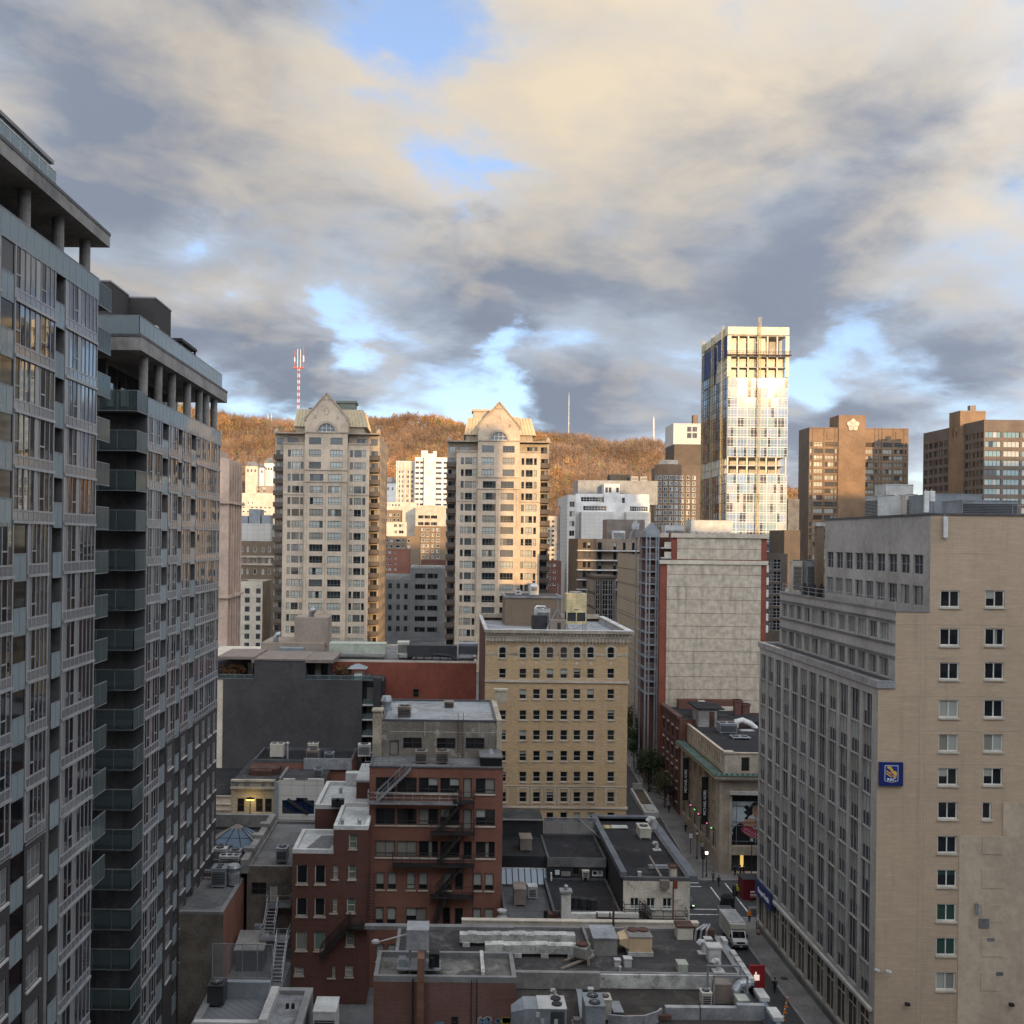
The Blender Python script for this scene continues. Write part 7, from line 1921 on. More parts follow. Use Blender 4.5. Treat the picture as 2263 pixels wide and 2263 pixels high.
for z in(ZU-1.0,):m.box(ux0+0.8,ux1-0.2,YU-0.02,YU,z,z+0.05)
for u in(445,830,720):x=c2x(u,YU);m.box(x,x+0.05,YU-0.02,YU,ZU-1.4,ZU)
part('cable',m,'frame_cream',rd)
m=MB();x=c2x(683,YU-0.1)
for q in range(12):m.bar((x,YU-0.12,ZT+0.3+q*0.28),(x+0.5,YU-0.12,ZT+0.3+q*0.28),0.03)
for d in(0,0.5):m.bar((x+d,YU-0.12,ZT),(x+d,YU-0.12,ZU+0.9),0.045)
part('ladder',m,'rust',rd)
unit_box('condenser_unit','brown condenser on the terrace of the red walk-up, left of two','air unit',c2x(380,95),c2x(465,95),95,96.3,ZT,c2z(1165,95),'unit_brown',fans=1,louv='s')
unit_box('condenser_unit','brown condenser on the terrace of the red walk-up, right of two','air unit',c2x(527,95),c2x(617,95),95,96.3,ZT,c2z(1163,95),'unit_brown',fans=1,louv='s')
unit_box('condenser_unit','brown condenser with a shiny lid on the silver roof','air unit',c2x(252,100),c2x(345,100),100,101.6,ZU,c2z(850,100),'unit_brown',fans=1,louv='s')
unit_box('roof_hatch','squat brown vent box at the back of the silver roof','vent',c2x(583,106),c2x(650,106),106,107.2,ZU,c2z(810,106),'unit_brown',louv='s')
m=MB();x,_,_=W(sc2(175),1560,104);m.cyl(x,104,ZU,ZU+0.5,0.55,12);m.cyl(x,104,ZU+0.5,ZU+1.0,0.4,12,0.6);m.cyl(x,104,ZU+1.0,ZU+1.5,0.62,12,0.45);single('roof_turbine',m,'galv','shiny round ventilator on the left of the silver roof','ventilator',(x,104,ZU),smooth=False)
t=thing('stair_head','low black stair head with grey lid on the right of the terrace','stair head',(c2x(920,95.5),95.5,ZT))
x0,x1=c2x(845,94.6),c2x(998,94.6);m=MB();m.box(x0,x1,94.4,97.5,ZT,c2z(1200,94.6));part('wall',m,'black',t)
m=MB();m.box(x0-0.08,x1+0.08,94.3,97.6,c2z(1200,94.6),c2z(1200,94.6)+0.12);part('lid',m,'roof_grey',t)
m=MB();m.cyl((x0+x1)/2,96,c2z(1200,94.6)+0.12,c2z(1200,94.6)+0.5,0.28,10,0.15);part('vent_cap',m,'galv',t)
# ---- fire escapes
def stair(m,p,q,w,n,side=(0,1,0),rail_h=0.9,mi=0):
 p,q=Vector(p),Vector(q);s=Vector(side)*w
 for e in(Vector((0,0,0)),s):
  m.bar(p+e,q+e,0.06,0.16,mi);m.bar(p+e+Vector((0,0,rail_h)),q+e+Vector((0,0,rail_h)),0.05,m=mi);m.bar(p+e+Vector((0,0,rail_h*.5)),q+e+Vector((0,0,rail_h*.5)),0.035,m=mi)
  for k in range(4):c=p.lerp(q,k/3)+e;m.bar(c,c+Vector((0,0,rail_h)),0.045,m=mi)
 for k in range(1,n):
  c=p.lerp(q,k/n);m.hexa([c,c+s,c+s+Vector((0.0,0,0.03)),c+Vector((0,0,0.03))],[c+Vector((0.22,0,0)),c+s+Vector((0.22,0,0)),c+s+Vector((0.22,0,0.03)),c+Vector((0.22,0,0.03))],mi)
def platform(m,x0,x1,y0,y1,z,rail_h=0.95,mi=0,gap=None):
 n=int((y1-y0)/0.12)
 for k in range(n):m.box(x0,x1,y0+k*0.12,y0+k*0.12+0.07,z-0.04,z,mi)
 m.box(x0,x1,y0-0.03,y0+0.02,z-0.14,z,mi)
 for h in(rail_h,rail_h*.5):m.bar((x0,y0,z+h),(x1,y0,z+h),0.05,m=mi);m.bar((x0,y0,z+h),(x0,y1,z+h),0.05,m=mi);m.bar((x1,y0,z+h),(x1,y1,z+h),0.05,m=mi)
 k=max(2,int((x1-x0)/0.8))
 for i in range(k+1):x=x0+(x1-x0)*i/k;m.bar((x,y0,z),(x,y0,z+rail_h),0.04,m=mi)
 for x in(x0+0.1,x1-0.1):m.bar((x,y0+0.05,z-0.05),(x,y1,z-0.9),0.05,m=mi)
fe=thing('fire_escape','black iron fire escape zigzagging down the red brick walk-up','fire escape',(RX(680),YR-0.6,RZ(1180)))
yf0,yf1=YR-1.05,YR-0.05
lev=[(690,850,228),(525,850,462),(235,850,705),(520,842,940)]
for(a,b,v)in lev:
 m=MB();platform(m,RX(a,v),RX(b,v),yf0,yf1,RZ(v));part('platform',m,'iron',fe)
for(a,va,b,vb)in((575,462,750,232),(570,705,760,465),(560,940,770,708)):
 m=MB();stair(m,(RX(a,va),yf0+0.1,RZ(va)),(RX(b,vb),yf0+0.1,RZ(vb)),0.7,9);part('stair',m,'iron',fe)
m=MB();stair(m,(RX(540,1190),yf0+0.1,RZ(1190)),(RX(640,940),yf0+0.1,RZ(942)),0.7,9);part('stair',m,'iron',fe)
for(a,b,v0,v1)in((845,850,185,520),(838,843,705,1150),(522,527,462,520)):
 m=MB();m.bar((RX(a,v0),yf0,RZ(v0)),(RX(a,v1),yf0,RZ(v1)),0.06);part('post',m,'iron',fe)
f2=thing('roof_stair','galvanised stair and walkway below the roof edge of the red walk-up','stair',(RX(380),YR-0.7,RZ(240)))
m=MB();platform(m,RX(50,240),RX(725,240),YR-1.0,YR-0.05,RZ(238),0.95);part('walkway',m,'galv',f2)
m=MB();stair(m,(RX(115,235),YR-0.95,RZ(235)),(RX(372,-60),YR-0.95,ZT+0.05),0.75,14);part('stair',m,'galv',f2)
m=MB();x0,x1=RX(0,-40),RX(395,-40)
for k in range(9):m.bar((x0+0.3+(x1-x0)*k/9,YR+0.12,ZT),(x0+0.3+(x1-x0)*k/9,YR+0.12,ZT+1.0),0.04)
for h in(0.5,1.0):m.bar((x0+0.3,YR+0.12,ZT+h),(x1,YR+0.12,ZT+h),0.045)
part('guard_rail',m,'steel_rail',f2)
# ---- lower brick wing with white stepped roofs
a3=lambda u:440+u*.2914
b3=lambda v:1700+v*.2914
YL=90.0
LX=lambda u,v=900,Y=YL:XR(a3(u),b3(v),Y)
LZ=lambda v,Y=YL:WZ(b3(v),Y,730)
style('lw',cols=1,t=0.08,fm='frame_cream',gl=(('p',4),('d',2),('c',1)),sill='stone_trim',pal={'p':'pane_green2'})
glass('pane_green2',(0.13,0.17,0.14),0.10)
style('lw2',cols=1,tr=(0.5,),t=0.08,fm='frame_cream',gl=(('b',2),('d',2),('p',2)),sill='stone_trim',pal={'p':'pane_green2'})
lx0,lxm,lx1=LX(705),LX(1015),LX(1277)
lw=thing('brick_building','lower brown-red brick wing with stepped white roofs','building',((lx0+lx1)/2,97,0))
zA,zB=LZ(613),LZ(430)
ops=[(LX(a)-lx0,LX(b)-lx0,LZ(d),LZ(c),'lw')for(a,b)in((738,822),(877,957))for(c,d)in((728,872),(978,1117),(1230,1376))]+[(LX(730)-lx0,LX(800)-lx0,LZ(1565),LZ(1500),'lw2')]
facade(lw,(lx0,YL),(lxm,YL),0,zA,ops,'brick_deep',0.2,seed=151)
ops=[(LX(a)-lxm,LX(b)-lxm,LZ(d),LZ(c),'lw2')for(a,b,c,d)in((1132,1192,492,602),(1130,1188,725,832),(1122,1186,975,1085),(1118,1180,1230,1338),(1115,1175,1485,1570),(1003,1052,727,832),(995,1048,975,1088),(985,1040,1490,1580))]
facade(lw,(lxm,YL),(lx1,YL),0,zB,ops,'brick_deep',0.2,seed=152)
yA=96.3
shell(lw,lx0,lxm-0.01,YL,yA,0,zA,'brick_deep','s',par=0.3,roof='roof_white',cap='white_paint',pt=0.3)
shell(lw,lxm,lx1,YL,98.0,0,zB,'brick_deep','s',par=0.3,roof='roof_white',cap='white_paint',pt=0.3)
cx0=XR(a3(880),b3(270),98.0);zC=WZ(b3(272),98.0,720)
shell(lw,cx0,lx1,98.0,107.6,0,zC,'brick_deep','',par=0.35,roof='roof_white',cap='white_paint',pt=0.35)
m=MB();m.box(cx0+2.0,cx0+4.6,107.0,108.2,zC-0.3,zC+1.0);part('parapet_block',m,'white_paint',lw)
m=MB();xk=XR(a3(1200),b3(100),103);m.box(xk,lx1,102,109.5,zC-0.5,zC+1.3);part('stair_head',m,'brick_deep',lw)
m=MB();m.box(xk-0.1,lx1+0.05,101.9,109.6,zC+1.3,zC+1.5);part('stair_head_roof',m,'roof_white',lw)
m=MB();m.poly([(lx0+0.8,YL+0.4,zA-0.28),(lxm-0.1,YL+0.4,zA-0.28),(lxm-0.1,YL+2.6,zA+0.55),(lxm-1.4,YL+2.8,zA+0.45)]);m.poly([(lx0+0.8,YL+0.4,zA-0.28),(lxm-1.4,YL+2.8,zA+0.45),(lxm-0.1,YL+2.6,zA+0.55),(lxm-0.1,YL+3.6,zA-0.28)]);part('sloped_roof',m,'roof_grey',lw)
for i,(u,v,Y,z)in enumerate(((1086,390,91.5,zB-0.3),(1216,390,91.5,zB-0.3),(1075,118,104,zC-0.35))):
 x=XR(a3(u),b3(v),Y);m=MB();m.cyl(x,Y,z,z+0.45,0.16,10);m.cyl(x,Y,z+0.45,z+0.6,0.24,10,0.14);single('roof_vent',m,'galv',('small round vent on the white roof, left of the front pair','small round vent on the white roof, right of the front pair','small round vent on the rearmost white roof')[i],'vent',(x,Y,z))
for i,(u,Y)in enumerate(((1028,97.0),(1068,97.0))):
 x=XR(a3(u),b3(275),Y);unit_box('condenser_unit',('dark little condenser on the middle white roof, left of two','dark little condenser on the middle white roof, right of two')[i],'air unit',x-0.3,x+0.35,Y,Y+0.6,zB-0.3,zB+0.5,'dark',louv='s')
t=thing('fire_escape','black iron stair and landing on the lower brick wing','fire escape',(LX(1150),YL-0.6,LZ(1400)))
m=MB();platform(m,LX(1145,1160),LX(1330,1160),YL-1.05,YL-0.05,LZ(1165));part('platform',m,'iron',t)
m=MB();stair(m,(LX(925,1400),YL-0.95,LZ(1400)),(LX(1150,1165),YL-0.95,LZ(1165)),0.75,12);part('stair',m,'iron',t)
m=MB()
for k in range(16):m.bar((LX(1285,800),YL-0.25,LZ(790+k*24)),(LX(1330,800),YL-0.25,LZ(790+k*24)),0.035)
for u in(1285,1330):m.bar((LX(u,800),YL-0.25,LZ(780)),(LX(u,800),YL-0.25,LZ(1165)),0.05)
part('ladder',m,'iron',t)
# ---- grey flat roof, skylight roof and yard on the left
zG=10.9;gx0,gx1=-18.0,lx0-0.02
t=thing('low_building','low grey-roofed building with a rough rear wall over the yard','building',((gx0+gx1)/2,100,0))
gl=lambda u,v:XR(a3(u),b3(v),93.4)
gzz=lambda v:WZ(b3(v),93.4,600)
facade(t,(gx0,93.4),(gx1,93.4),0,zG,[(gl(395,900)-gx0,gl(508,900)-gx0,gzz(955),gzz(860),'rb_up'),(gl(537,940)-gx0,gl(593,940)-gx0,gzz(1005),gzz(877),'ydoor')],'stone_grey',0.2,seed=161)if(style('ydoor',cols=1,t=0.08,fm='frame_white',gl=(('w',1),),pal={'w':'frame_cream'})or surf('stone_grey',(0.15,0.125,0.10),0.25,0.6,0.9,streak=0.3))else None
shell(t,gx0,cx0-0.02,93.42,108.5,0,zG,'brick_deep','s',par=0.25,roof='roof_grey',cap='flashing',pt=0.3)
m=MB();m.box(gx0-0.5,gx0+0.15,92.9,108.4,zG-0.5,zG+0.75)
for y in(95.2,99.4,103.4):m.box(gx0-0.7,gx0+0.35,y,y+0.9,zG+0.75,zG+1.1)
part('party_wall',m,'concrete',t)
unit_box('condenser_unit','tall brown-grey condenser on the grey flat roof','air unit',XR(610,1890,94.6),XR(634,1890,94.6),94.6,95.9,zG,WZ(1876,94.6,622),'unit_grey',fans=1,louv='s')
zS_=10.3
t=thing('low_building','low roof crowded with air units round a pyramid skylight','building',(-22,97,0))
shell(t,-30,-18.55,93.8,108.5,0,zS_,'brick_deep','',par=0.2,roof='roof_dark',cap='flashing',pt=0.3)
m=MB();m.box(-30,-18.55,108.0,108.5,zS_,zS_+1.3);part('rear_parapet',m,'concrete',t)
zS2=9.75
facade(t,(-18.3,85.0),(-18.3,93.8),0,zS2,[],'brick_red')
shell(t,-30,-18.32,85.0,93.78,0,zS2,'stone_grey','e',par=0.15,roof='roof_grey',cap='flashing',pt=0.35)
sx,sy=XR(524,1850,101.5),101.5;hw=2.55
t=thing('pyramid_skylight','glazed pyramid skylight under a dark hipped hood','skylight',(sx,sy,zS_))
b=[(sx-hw,sy-2.2,zS_+0.45),(sx+hw,sy-2.2,zS_+0.45),(sx+hw,sy+2.2,zS_+0.45),(sx-hw,sy+2.2,zS_+0.45)]
ap=(sx,sy,zS_+2.2)
m=MB();m.box(sx-hw,sx+hw,sy-2.2,sy+2.2,zS_,zS_+0.45);part('kerb',m,'dark',t)
lv=lambda p,q,f:tuple(Vector(p).lerp(Vector(q),f))
for i in range(3):
 f0,f1=i/3,(i+1)/3
 m=MB();m.poly([lv(b[0],b[1],f0),lv(b[0],b[1],f1),lv(lv(b[0],b[1],f1),ap,0.78),lv(lv(b[0],b[1],f0),ap,0.78)]);part('pane',m,'sky_glass',t)
 m=MB();m.poly([lv(b[1],b[2],f0),lv(b[1],b[2],f1),lv(lv(b[1],b[2],f1),ap,0.78),lv(lv(b[1],b[2],f0),ap,0.78)]);part('pane',m,'sky_glass',t)
m=MB()
for i in range(4):
 for(p,q)in((b[0],b[1]),(b[1],b[2])):
  s0=lv(p,q,i/3);m.bar(s0,lv(s0,ap,0.8),0.07)
for(p,q)in((b[0],b[1]),(b[1],b[2])):m.bar(lv(p,ap,0.4),lv(q,ap,0.4),0.05)
part('glazing_bar',m,'black',t)
m=MB();m.poly([b[2],b[3],ap]);m.poly([b[3],b[0],ap]);m.poly([lv(b[0],ap,.78),lv(b[1],ap,.78),ap]);m.poly([lv(b[1],ap,.78),lv(b[2],ap,.78),ap]);part('hood',m,'unit_brown',t)
au=[(472,487,1862,98.6,'dark','black condenser left of the pyramid skylight, first of three'),(487,499,1862,98.4,'dark','black condenser left of the pyramid skylight, second of three'),(498,509,1862,98.2,'dark','black condenser left of the pyramid skylight, third of three'),(468,500,1858,97.2,'unit_white','pale low unit in front of the black condensers'),(484,528,1884,95.0,'unit_white','three-fan white condenser with black front'),(505,531,1866,96.6,'unit_grey','tilted pale panel unit below the skylight'),(528,548,1892,94.4,'dark','dark low condenser right of the three-fan one')]
for i,(a,b_,yt,Y,mt,lb)in enumerate(au):
 z1=zS_-0.2+(0.95 if mt=='dark' else 1.15)
 unit_box('condenser_unit',lb,'air unit',XR(a,yt+12,Y),XR(b_,yt+12,Y),Y,Y+1.0,zS_-0.2,z1,mt,fans=3 if i==4 else 1,louv='s')
unit_box('condenser_unit','two-fan condenser with black front near the roof corner','air unit',XR(467,1930,91.2),XR(499,1930,91.2),91.2,92.6,zS2-0.15,zS2+1.6,'unit_grey',fans=2,louv='s')
m=MB();x=XR(517,1920,92.0);m.cyl(x,92,zS2,zS2+1.0,0.55,14);m.cyl(x,92,zS2+1.0,zS2+1.5,0.38,14);m.cyl(x,92,zS2+1.5,zS2+1.75,0.62,14,0.5);single('roof_turbine',m,'galv','big galvanised mushroom fan beside the two-fan condenser','ventilator',(x,92,zS2))
m=MB();x=XR(554,1866,97.5);m.cyl(x,97.5,zS_-.2,zS_+0.5,0.28,12);m.cyl(x,97.5,zS_+0.5,zS_+0.8,0.42,12,0.3);single('roof_turbine',m,'galv','small galvanised mushroom fan right of the skylight','ventilator',(x,97.5,zS_-.2))
yd=thing('yard_stair','galvanised two-flight stair from the white yard door','stair',(-16,90,0))
P3=lambda u,v,Y:W(a3(u),b3(v),Y)
d0=P3(566,1005,93.3);zd=d0[2]
m=MB();platform(m,d0[0]-0.5,d0[0]+1.7,92.2,93.35,zd);part('landing',m,'galv',yd)
m=MB();sx0=d0[0]-0.35;zmid=zd-1.7
for k in range(8):m.box(sx0,sx0+0.9,92.1-k*0.26,92.3-k*0.26,zd-0.2-k*0.2,zd-0.17-k*0.2)
for x in(sx0,sx0+0.9):m.bar((x,92.25,zd-0.1),(x,90.1,zmid-0.05),0.05,0.15);m.bar((x,92.25,zd+0.85),(x,90.1,zmid+0.9),0.05)
part('flight',m,'galv',yd)
m=MB();platform(m,sx0-0.1,sx0+2.4,88.9,90.0,zmid);part('landing',m,'galv',yd)
m=MB();s2=sx0+1.4
for k in range(11):m.box(s2,s2+0.9,88.7-k*0.26,88.9-k*0.26,zmid-0.2-k*0.22,zmid-0.17-k*0.22)
for x in(s2,s2+0.9):m.bar((x,88.9,zmid-0.1),(x,86.0,zmid-2.5),0.05,0.15);m.bar((x,88.9,zmid+0.85),(x,86.0,zmid-1.6),0.05)
part('flight',m,'galv',yd)
zy=zmid-2.5
m=MB();m.box(-18.28,lx0-0.03,80.6,93.38,0,zy);structure('yard_deck',m,'concrete_dark')
unit_box('condenser_unit','small condenser on the yard wall beside the metal stair','air unit',sx0-1.1,sx0-0.3,91.6,92.2,zy,zy+2.6,'unit_grey',louv='s')
t=thing('yard_shed','grey lean-to shed with a flat roof in the yard','shed',(-16.6,89,zy));m=MB();m.box(-17.9,-15.6,88.2,90.6,zy,zy+1.9);part('wall',m,'dark',t);m=MB();m.hexa([(-18.0,87.8,zy+1.9),(-15.4,87.8,zy+1.9),(-15.4,90.7,zy+2.5),(-18.0,90.7,zy+2.5)],[(-18.0,87.8,zy+2.0),(-15.4,87.8,zy+2.0),(-15.4,90.7,zy+2.6),(-18.0,90.7,zy+2.6)]);part('roof',m,'concrete',t)
def mesh_mat(name,col,k=9.0,wdt=0.16):
 m_,T,bs=newmat(name);out=m_.node_tree.nodes['Material Output']
 p=T.node('ShaderNodeNewGeometry').outputs['Position'];x,y,z=T.sep(p);h=T.math('ADD',x,y)
 a=T.math('FRACT',T.math('MULTIPLY',T.math('ADD',h,z),k));b_=T.math('FRACT',T.math('MULTIPLY',T.math('SUBTRACT',h,z),k))
 f=T.math('MAXIMUM',T.math('LESS_THAN',a,wdt),T.math('LESS_THAN',b_,wdt))
 bs.inputs['Base Color'].default_value=tuple(col)+(1,);bs.inputs['Roughness'].default_value=0.5
 tr=T.node('ShaderNodeBsdfTransparent');mx=T.node('ShaderNodeMixShader');T.put(mx.inputs[0],f)
 T.l.new(tr.outputs[0],mx.inputs[1]);T.l.new(bs.outputs[0],mx.inputs[2]);T.l.new(mx.outputs[0],out.inputs[0])
mesh_mat('chain_mesh',(0.30,0.31,0.32))
t=thing('chain_fence','chain-link fence along the edge of the yard deck','fence',(-16,80.7,zy))
ztop=WZ(b3(1328),80.7,580);fx0,fx1=-18.2,lx0-0.1
m=MB()
for k in range(5):x=fx0+(fx1-fx0)*k/4;m.cyl(x,80.7,zy,ztop,0.04,6)
for z in(ztop,(zy+ztop)/2,zy+0.08):m.bar((fx0,80.7,z),(fx1,80.7,z),0.05)
part('post',m,'galv',t)
for k in range(4):
 x0=fx0+(fx1-fx0)*k/4;x1=fx0+(fx1-fx0)*(k+1)/4;m=MB();m.poly([(x0+.04,80.7,zy),(x1-.04,80.7,zy),(x1-.04,80.7,ztop),(x0+.04,80.7,ztop)]);part('mesh_panel',m,'chain_mesh',t)
t=thing('yard_stair','lower galvanised stair descending below the chain-link fence','stair',(-15,79.5,0));m=MB()
stair(m,(-13.6,79.4,zy-2.8),(-16.4,79.4,zy),0.9,11);part('flight',m,'galv',t)
m=MB();platform(m,-17.3,-16.3,79.3,80.5,zy);part('landing',m,'galv',t)
# ---- bottom-left near roof
zN=12.0;nx1=XR(692,2190,65.8)
t=thing('low_building','near grey gravel roof with a sunken tiled terrace at the bottom edge','building',(-11.5,58,0))
shell(t,-14.9,nx1,44,65.8,0,zN,'concrete_dark','',par=0.25,roof='roof_gravel2',cap='flashing',pt=0.45)if surf('roof_gravel2',(0.20,0.20,0.20),0.25,1.2,0.95,dirt=((0.12,0.12,0.12),1.5),bump=0.3)else None
tx=XR(592,2210,64)
m=MB();m.box(-14.7,tx,61.0,64.6,zN-0.24,zN-0.22);part('terrace_floor',m,'terrace_tile',t)if bricks('terrace_tile',(0.15,0.155,0.16),(0.13,0.135,0.14),(0.06,0.06,0.06),0.6,0.6,0.03,offset=0.0,streak=0.0)else None
m=MB();m.box(tx,tx+0.5,60.8,65.35,zN-0.25,zN+0.3);m.box(-14.7,tx,60.4,60.8,zN-0.25,zN+0.3);part('terrace_kerb',m,'concrete_light',t)
m=MB();m.box(-14.7,tx,64.6,65.0,zN-0.25,zN+0.85);part('terrace_wall',m,'unit_grey',t)
m=MB()
for x in(0,0.35):m.cyl(tx+1.3+x,63.5,zN-0.25,zN+0.05,0.11,8)
part('roof_pipe',m,'black',t)
unit_box('condenser_unit','dark condenser in the corner of the sunken terrace','air unit',-14.6,-13.6,63.4,64.5,zN-0.22,zN+1.1,'dark',fans=1)
unit_box('air_handler','white-topped box unit standing in the dark alley','air unit',XR(692,2240,62),XR(742,2240,62),62,64.0,9.0,WZ(2236,62,715),'unit_white',louv='s',feet=0.2)
YF=67.7;zF=12.0
fx0,fx1=XR(826,2170,YF),XR(1141,2170,YF)
t=thing('brick_building','near weathered brick block with graffiti and a rusty square duct','building',((fx0+fx1)/2,70,0))
facade(t,(fx0,YF),(fx1,YF),0,zF,[(XR(997,2250,YF)-fx0,XR(1013,2250,YF)-fx0,zF-3.4,WZ(2247,YF,1005),'old')],'brick_old',0.2,seed=171)
shell(t,fx0,fx1,YF,71.9,0,zF,'brick_old','s',par=0.32,roof='roof_gravel',cap='flashing',pt=0.28)
g_=lambda u,v:W(800+u*.1863,2030+v*.1863,YF)
m=MB();p=g_(1440,560);m.box(p[0]-0.12,p[0]+0.12,YF+0.3,71.6,zF-0.3,zF+0.25);part('kerb_wall',m,'peel_white',t)
m=MB()
for u in(600,610,1300,1365):p=g_(u,700);m.bar((p[0],YF-0.06,0),(p[0],YF-0.06,zF-0.1),0.05)
part('conduit',m,'iron',t)
surf('spray_blue',(0.12,0.22,0.30),0.15,1,0.8);surf('spray_yellow',(0.50,0.45,0.02),0.15,1,0.8);surf('spray_white',(0.42,0.42,0.42),0.15,1,0.8)
def spray(pts,mat,w=0.14):
 m=MB();q=[g_(u,v)for u,v in pts]
 for a,b in zip(q,q[1:]):m.bar((a[0],YF-0.006,a[2]),(b[0],YF-0.006,b[2]),w,0.008,up=(0,1,0))
 m.v=[(x,min(max(y,YF-0.012),YF-0.002),z)for x,y,z in m.v]
 part('graffiti',m,mat,t)
spray([(1660,1240),(1680,1170),(1705,1240),(1720,1175),(1745,1240),(1760,1180),(1790,1240)],'spray_yellow',0.22);spray([(1665,1215),(1790,1200)],'spray_yellow',0.3)
spray([(1400,1245),(1410,1195),(1440,1200),(1450,1245)],'spray_blue',0.2);spray([(1480,1245),(1500,1180),(1530,1245)],'spray_blue',0.18);spray([(1590,1240),(1610,1195),(1640,1225)],'spray_blue',0.25)
spray([(1375,1250),(1375,1190),(1400,1165),(1440,1190),(1480,1165),(1530,1170),(1535,1250)],'spray_white',0.06);spray([(870,1245),(900,1230),(930,1245),(950,1225),(970,1245)],'spray_blue',0.13)
t=thing('exhaust_hood','grey exhaust hood box above a tall rusty square duct','exhaust fan',(XR(921,2100,69),69,zF))
x0,x1=XR(901,2090,68.6),XR(945,2090,68.6);z0,z1=WZ(2094,68.6,920),WZ(2069,68.6,920)
m=MB();m.box(x0,x1,68.4,69.9,z0,z1+0.45);part('casing',m,'unit_grey',t)
m=MB();m.box(x0-0.08,x1+0.08,68.3,68.42,z0-0.06,z1+0.52);m.box(x0-0.08,x1+0.08,68.42,70.0,z1+0.45,z1+0.52);part('hood_frame',m,'galv',t)
m=MB()
for a in(x0+0.1,x1-0.2):
 for b_ in(68.5,69.7):m.box(a,a+0.1,b_,b_+0.1,zF-0.3,z0)
m.box(x0-0.7,x1+0.9,68.3,69.9,zF+0.15,zF+0.25);part('leg',m,'steel_rail',t)
dx0,dx1=XR(922,2180,67.2),XR(937,2180,67.2)
m=MB();m.box(dx0,dx1,67.0,67.45,0,z0-0.1);m.box(dx0,dx1,67.45,68.6,z0-0.55,z0-0.1)
for k in range(6):m.box(dx0-0.03,dx1+0.03,66.97,67.48,z0-1.6-k*1.7,z0-1.55-k*1.7)
part('duct',m,'duct_red',t)if surf('duct_red',(0.17,0.085,0.055),0.2,0.7,0.7,streak=0.3)else None
m=MB();m.box(x1+0.1,x1+0.8,68.6,69.5,zF+0.25,zF+1.15);m.cyl(x1+0.3,68.4,zF+0.4,zF+1.0,0.2,10);part('motor',m,'black',t)
m=MB();m.box(x0-0.6,x0-0.1,68.6,69.3,zF-0.1,zF+0.75);part('control_box',m,'unit_grey',t)
m=MB();xh,_,zh=W(838,2074,70);m.tube([(x0,69,z1),(xh,69.4,zh)],0.05,6);m.sphere((xh-0.2,69.4,zh),0.2,8,5,(1.6,1,1));single('street_lamp',m,'concrete_light','small white lamp on a sloping arm beside the exhaust hood','lamp',(xh,69.4,zF))
# ---------------------------------------------------------------- near flat roofs along the street
zR=10.5;XE=21.0
r4=lambda u:1130+u*.1812
s4=lambda v:2030+v*.1812
t=thing('low_building','wide patched dark flat roof filling the bottom of the view','building',(12,74,0))
x_l=XR(880,2060,79.4)
shell(t,x_l,XE,71.9,80.4,0,zR+0.12,'brick_deep','',par=0.12,roof='roof_patch',cap='flashing',pt=0.22)if roofing('roof_patch',(0.048,0.044,0.042),(0.12,0.11,0.098))is None else None
xm_=XR(1141,2170,69)
zR2=9.6
shell(t,xm_-0.3,XE+0.2,62.0,71.9,0,zR2,'brick_deep','',par=0.05,roof='roof_patch2',cap='flashing_dark',pt=0.2)if roofing('roof_patch2',(0.040,0.034,0.029),(0.07,0.06,0.05))is None else None
m=MB();m.box(xm_-0.3,XR(1325,2160,71.7),71.55,71.95,zR2,zR+0.25);part('kerb_wall',m,'concrete',t)
m=MB();m.box(XR(1325,2160,71.7),XE,71.7,71.92,zR2,zR+0.1);part('kerb_wall',m,'peel_white',t)
m=MB()
for(a,b)in((1470,1545),(1548,1628)):m.box(XR(a,2215,67.5),XR(b,2215,67.5),67.3,67.7,zR2-0.1,zR2+0.75)
m.box(XR(1628,2215,67.5),XE+0.2,67.3,67.7,zR2-0.1,zR2+0.95);part('cross_parapet',m,'galv',t)
m=MB()
pts=[(XR(a,2240,66.2),y)for a,y in((1345,66.4),(1382,66.2),(1425,66.3),(1458,66.9),(1470,67.4))]
for a,b in zip(pts,pts[1:]):m.bar((a[0],a[1],zR2+0.3),(b[0],b[1],zR2+0.3),0.12,0.75)
part('curved_flashing',m,'galv',t)
m=MB();m.box(XR(1380,2222,67.2),XR(1482,2222,67.2),66.9,67.1,zR2+0.15,zR2+0.4);part('rusty_gutter',m,'rust',t)
t=thing('skylight_curb','two long peeling white curbs on stub feet across the roof','roof curb',(XR(1150,2100,76),76,zR))
for(a,b,Y,yt,h)in((1016,1272,76.6,2078,0.62),(1072,1268,74.7,2103,0.62)):
 x0,x1=XR(a,yt,Y),XR(b,yt,Y);m=MB();n=14;rnd=random.Random(int(Y*10))
 for k in range(n):
  xa_,xb_=x0+(x1-x0)*k/n,x0+(x1-x0)*(k+1)/n;e=rnd.uniform(-0.06,0.06);m.box(xa_,xb_-0.01,Y+e*0.5,Y+0.75,zR+0.28,zR+0.28+h+e)
 part('curb',m,'peel_white',t)
 for k in range(4):m=MB();xk=x0+(x1-x0)*(k+0.08)/3.3;m.box(xk,xk+0.55,Y-0.08,Y+0.7,zR,zR+0.3);part('foot',m,'peel_white',t)
m=MB();m.box(XR(1237,2095,75.8),XR(1250,2095,75.8),75.6,76.2,zR,zR+0.6);part('brick_stub',m,'brick_red',t)
m=MB();x0=XR(1255,2090,75.8)
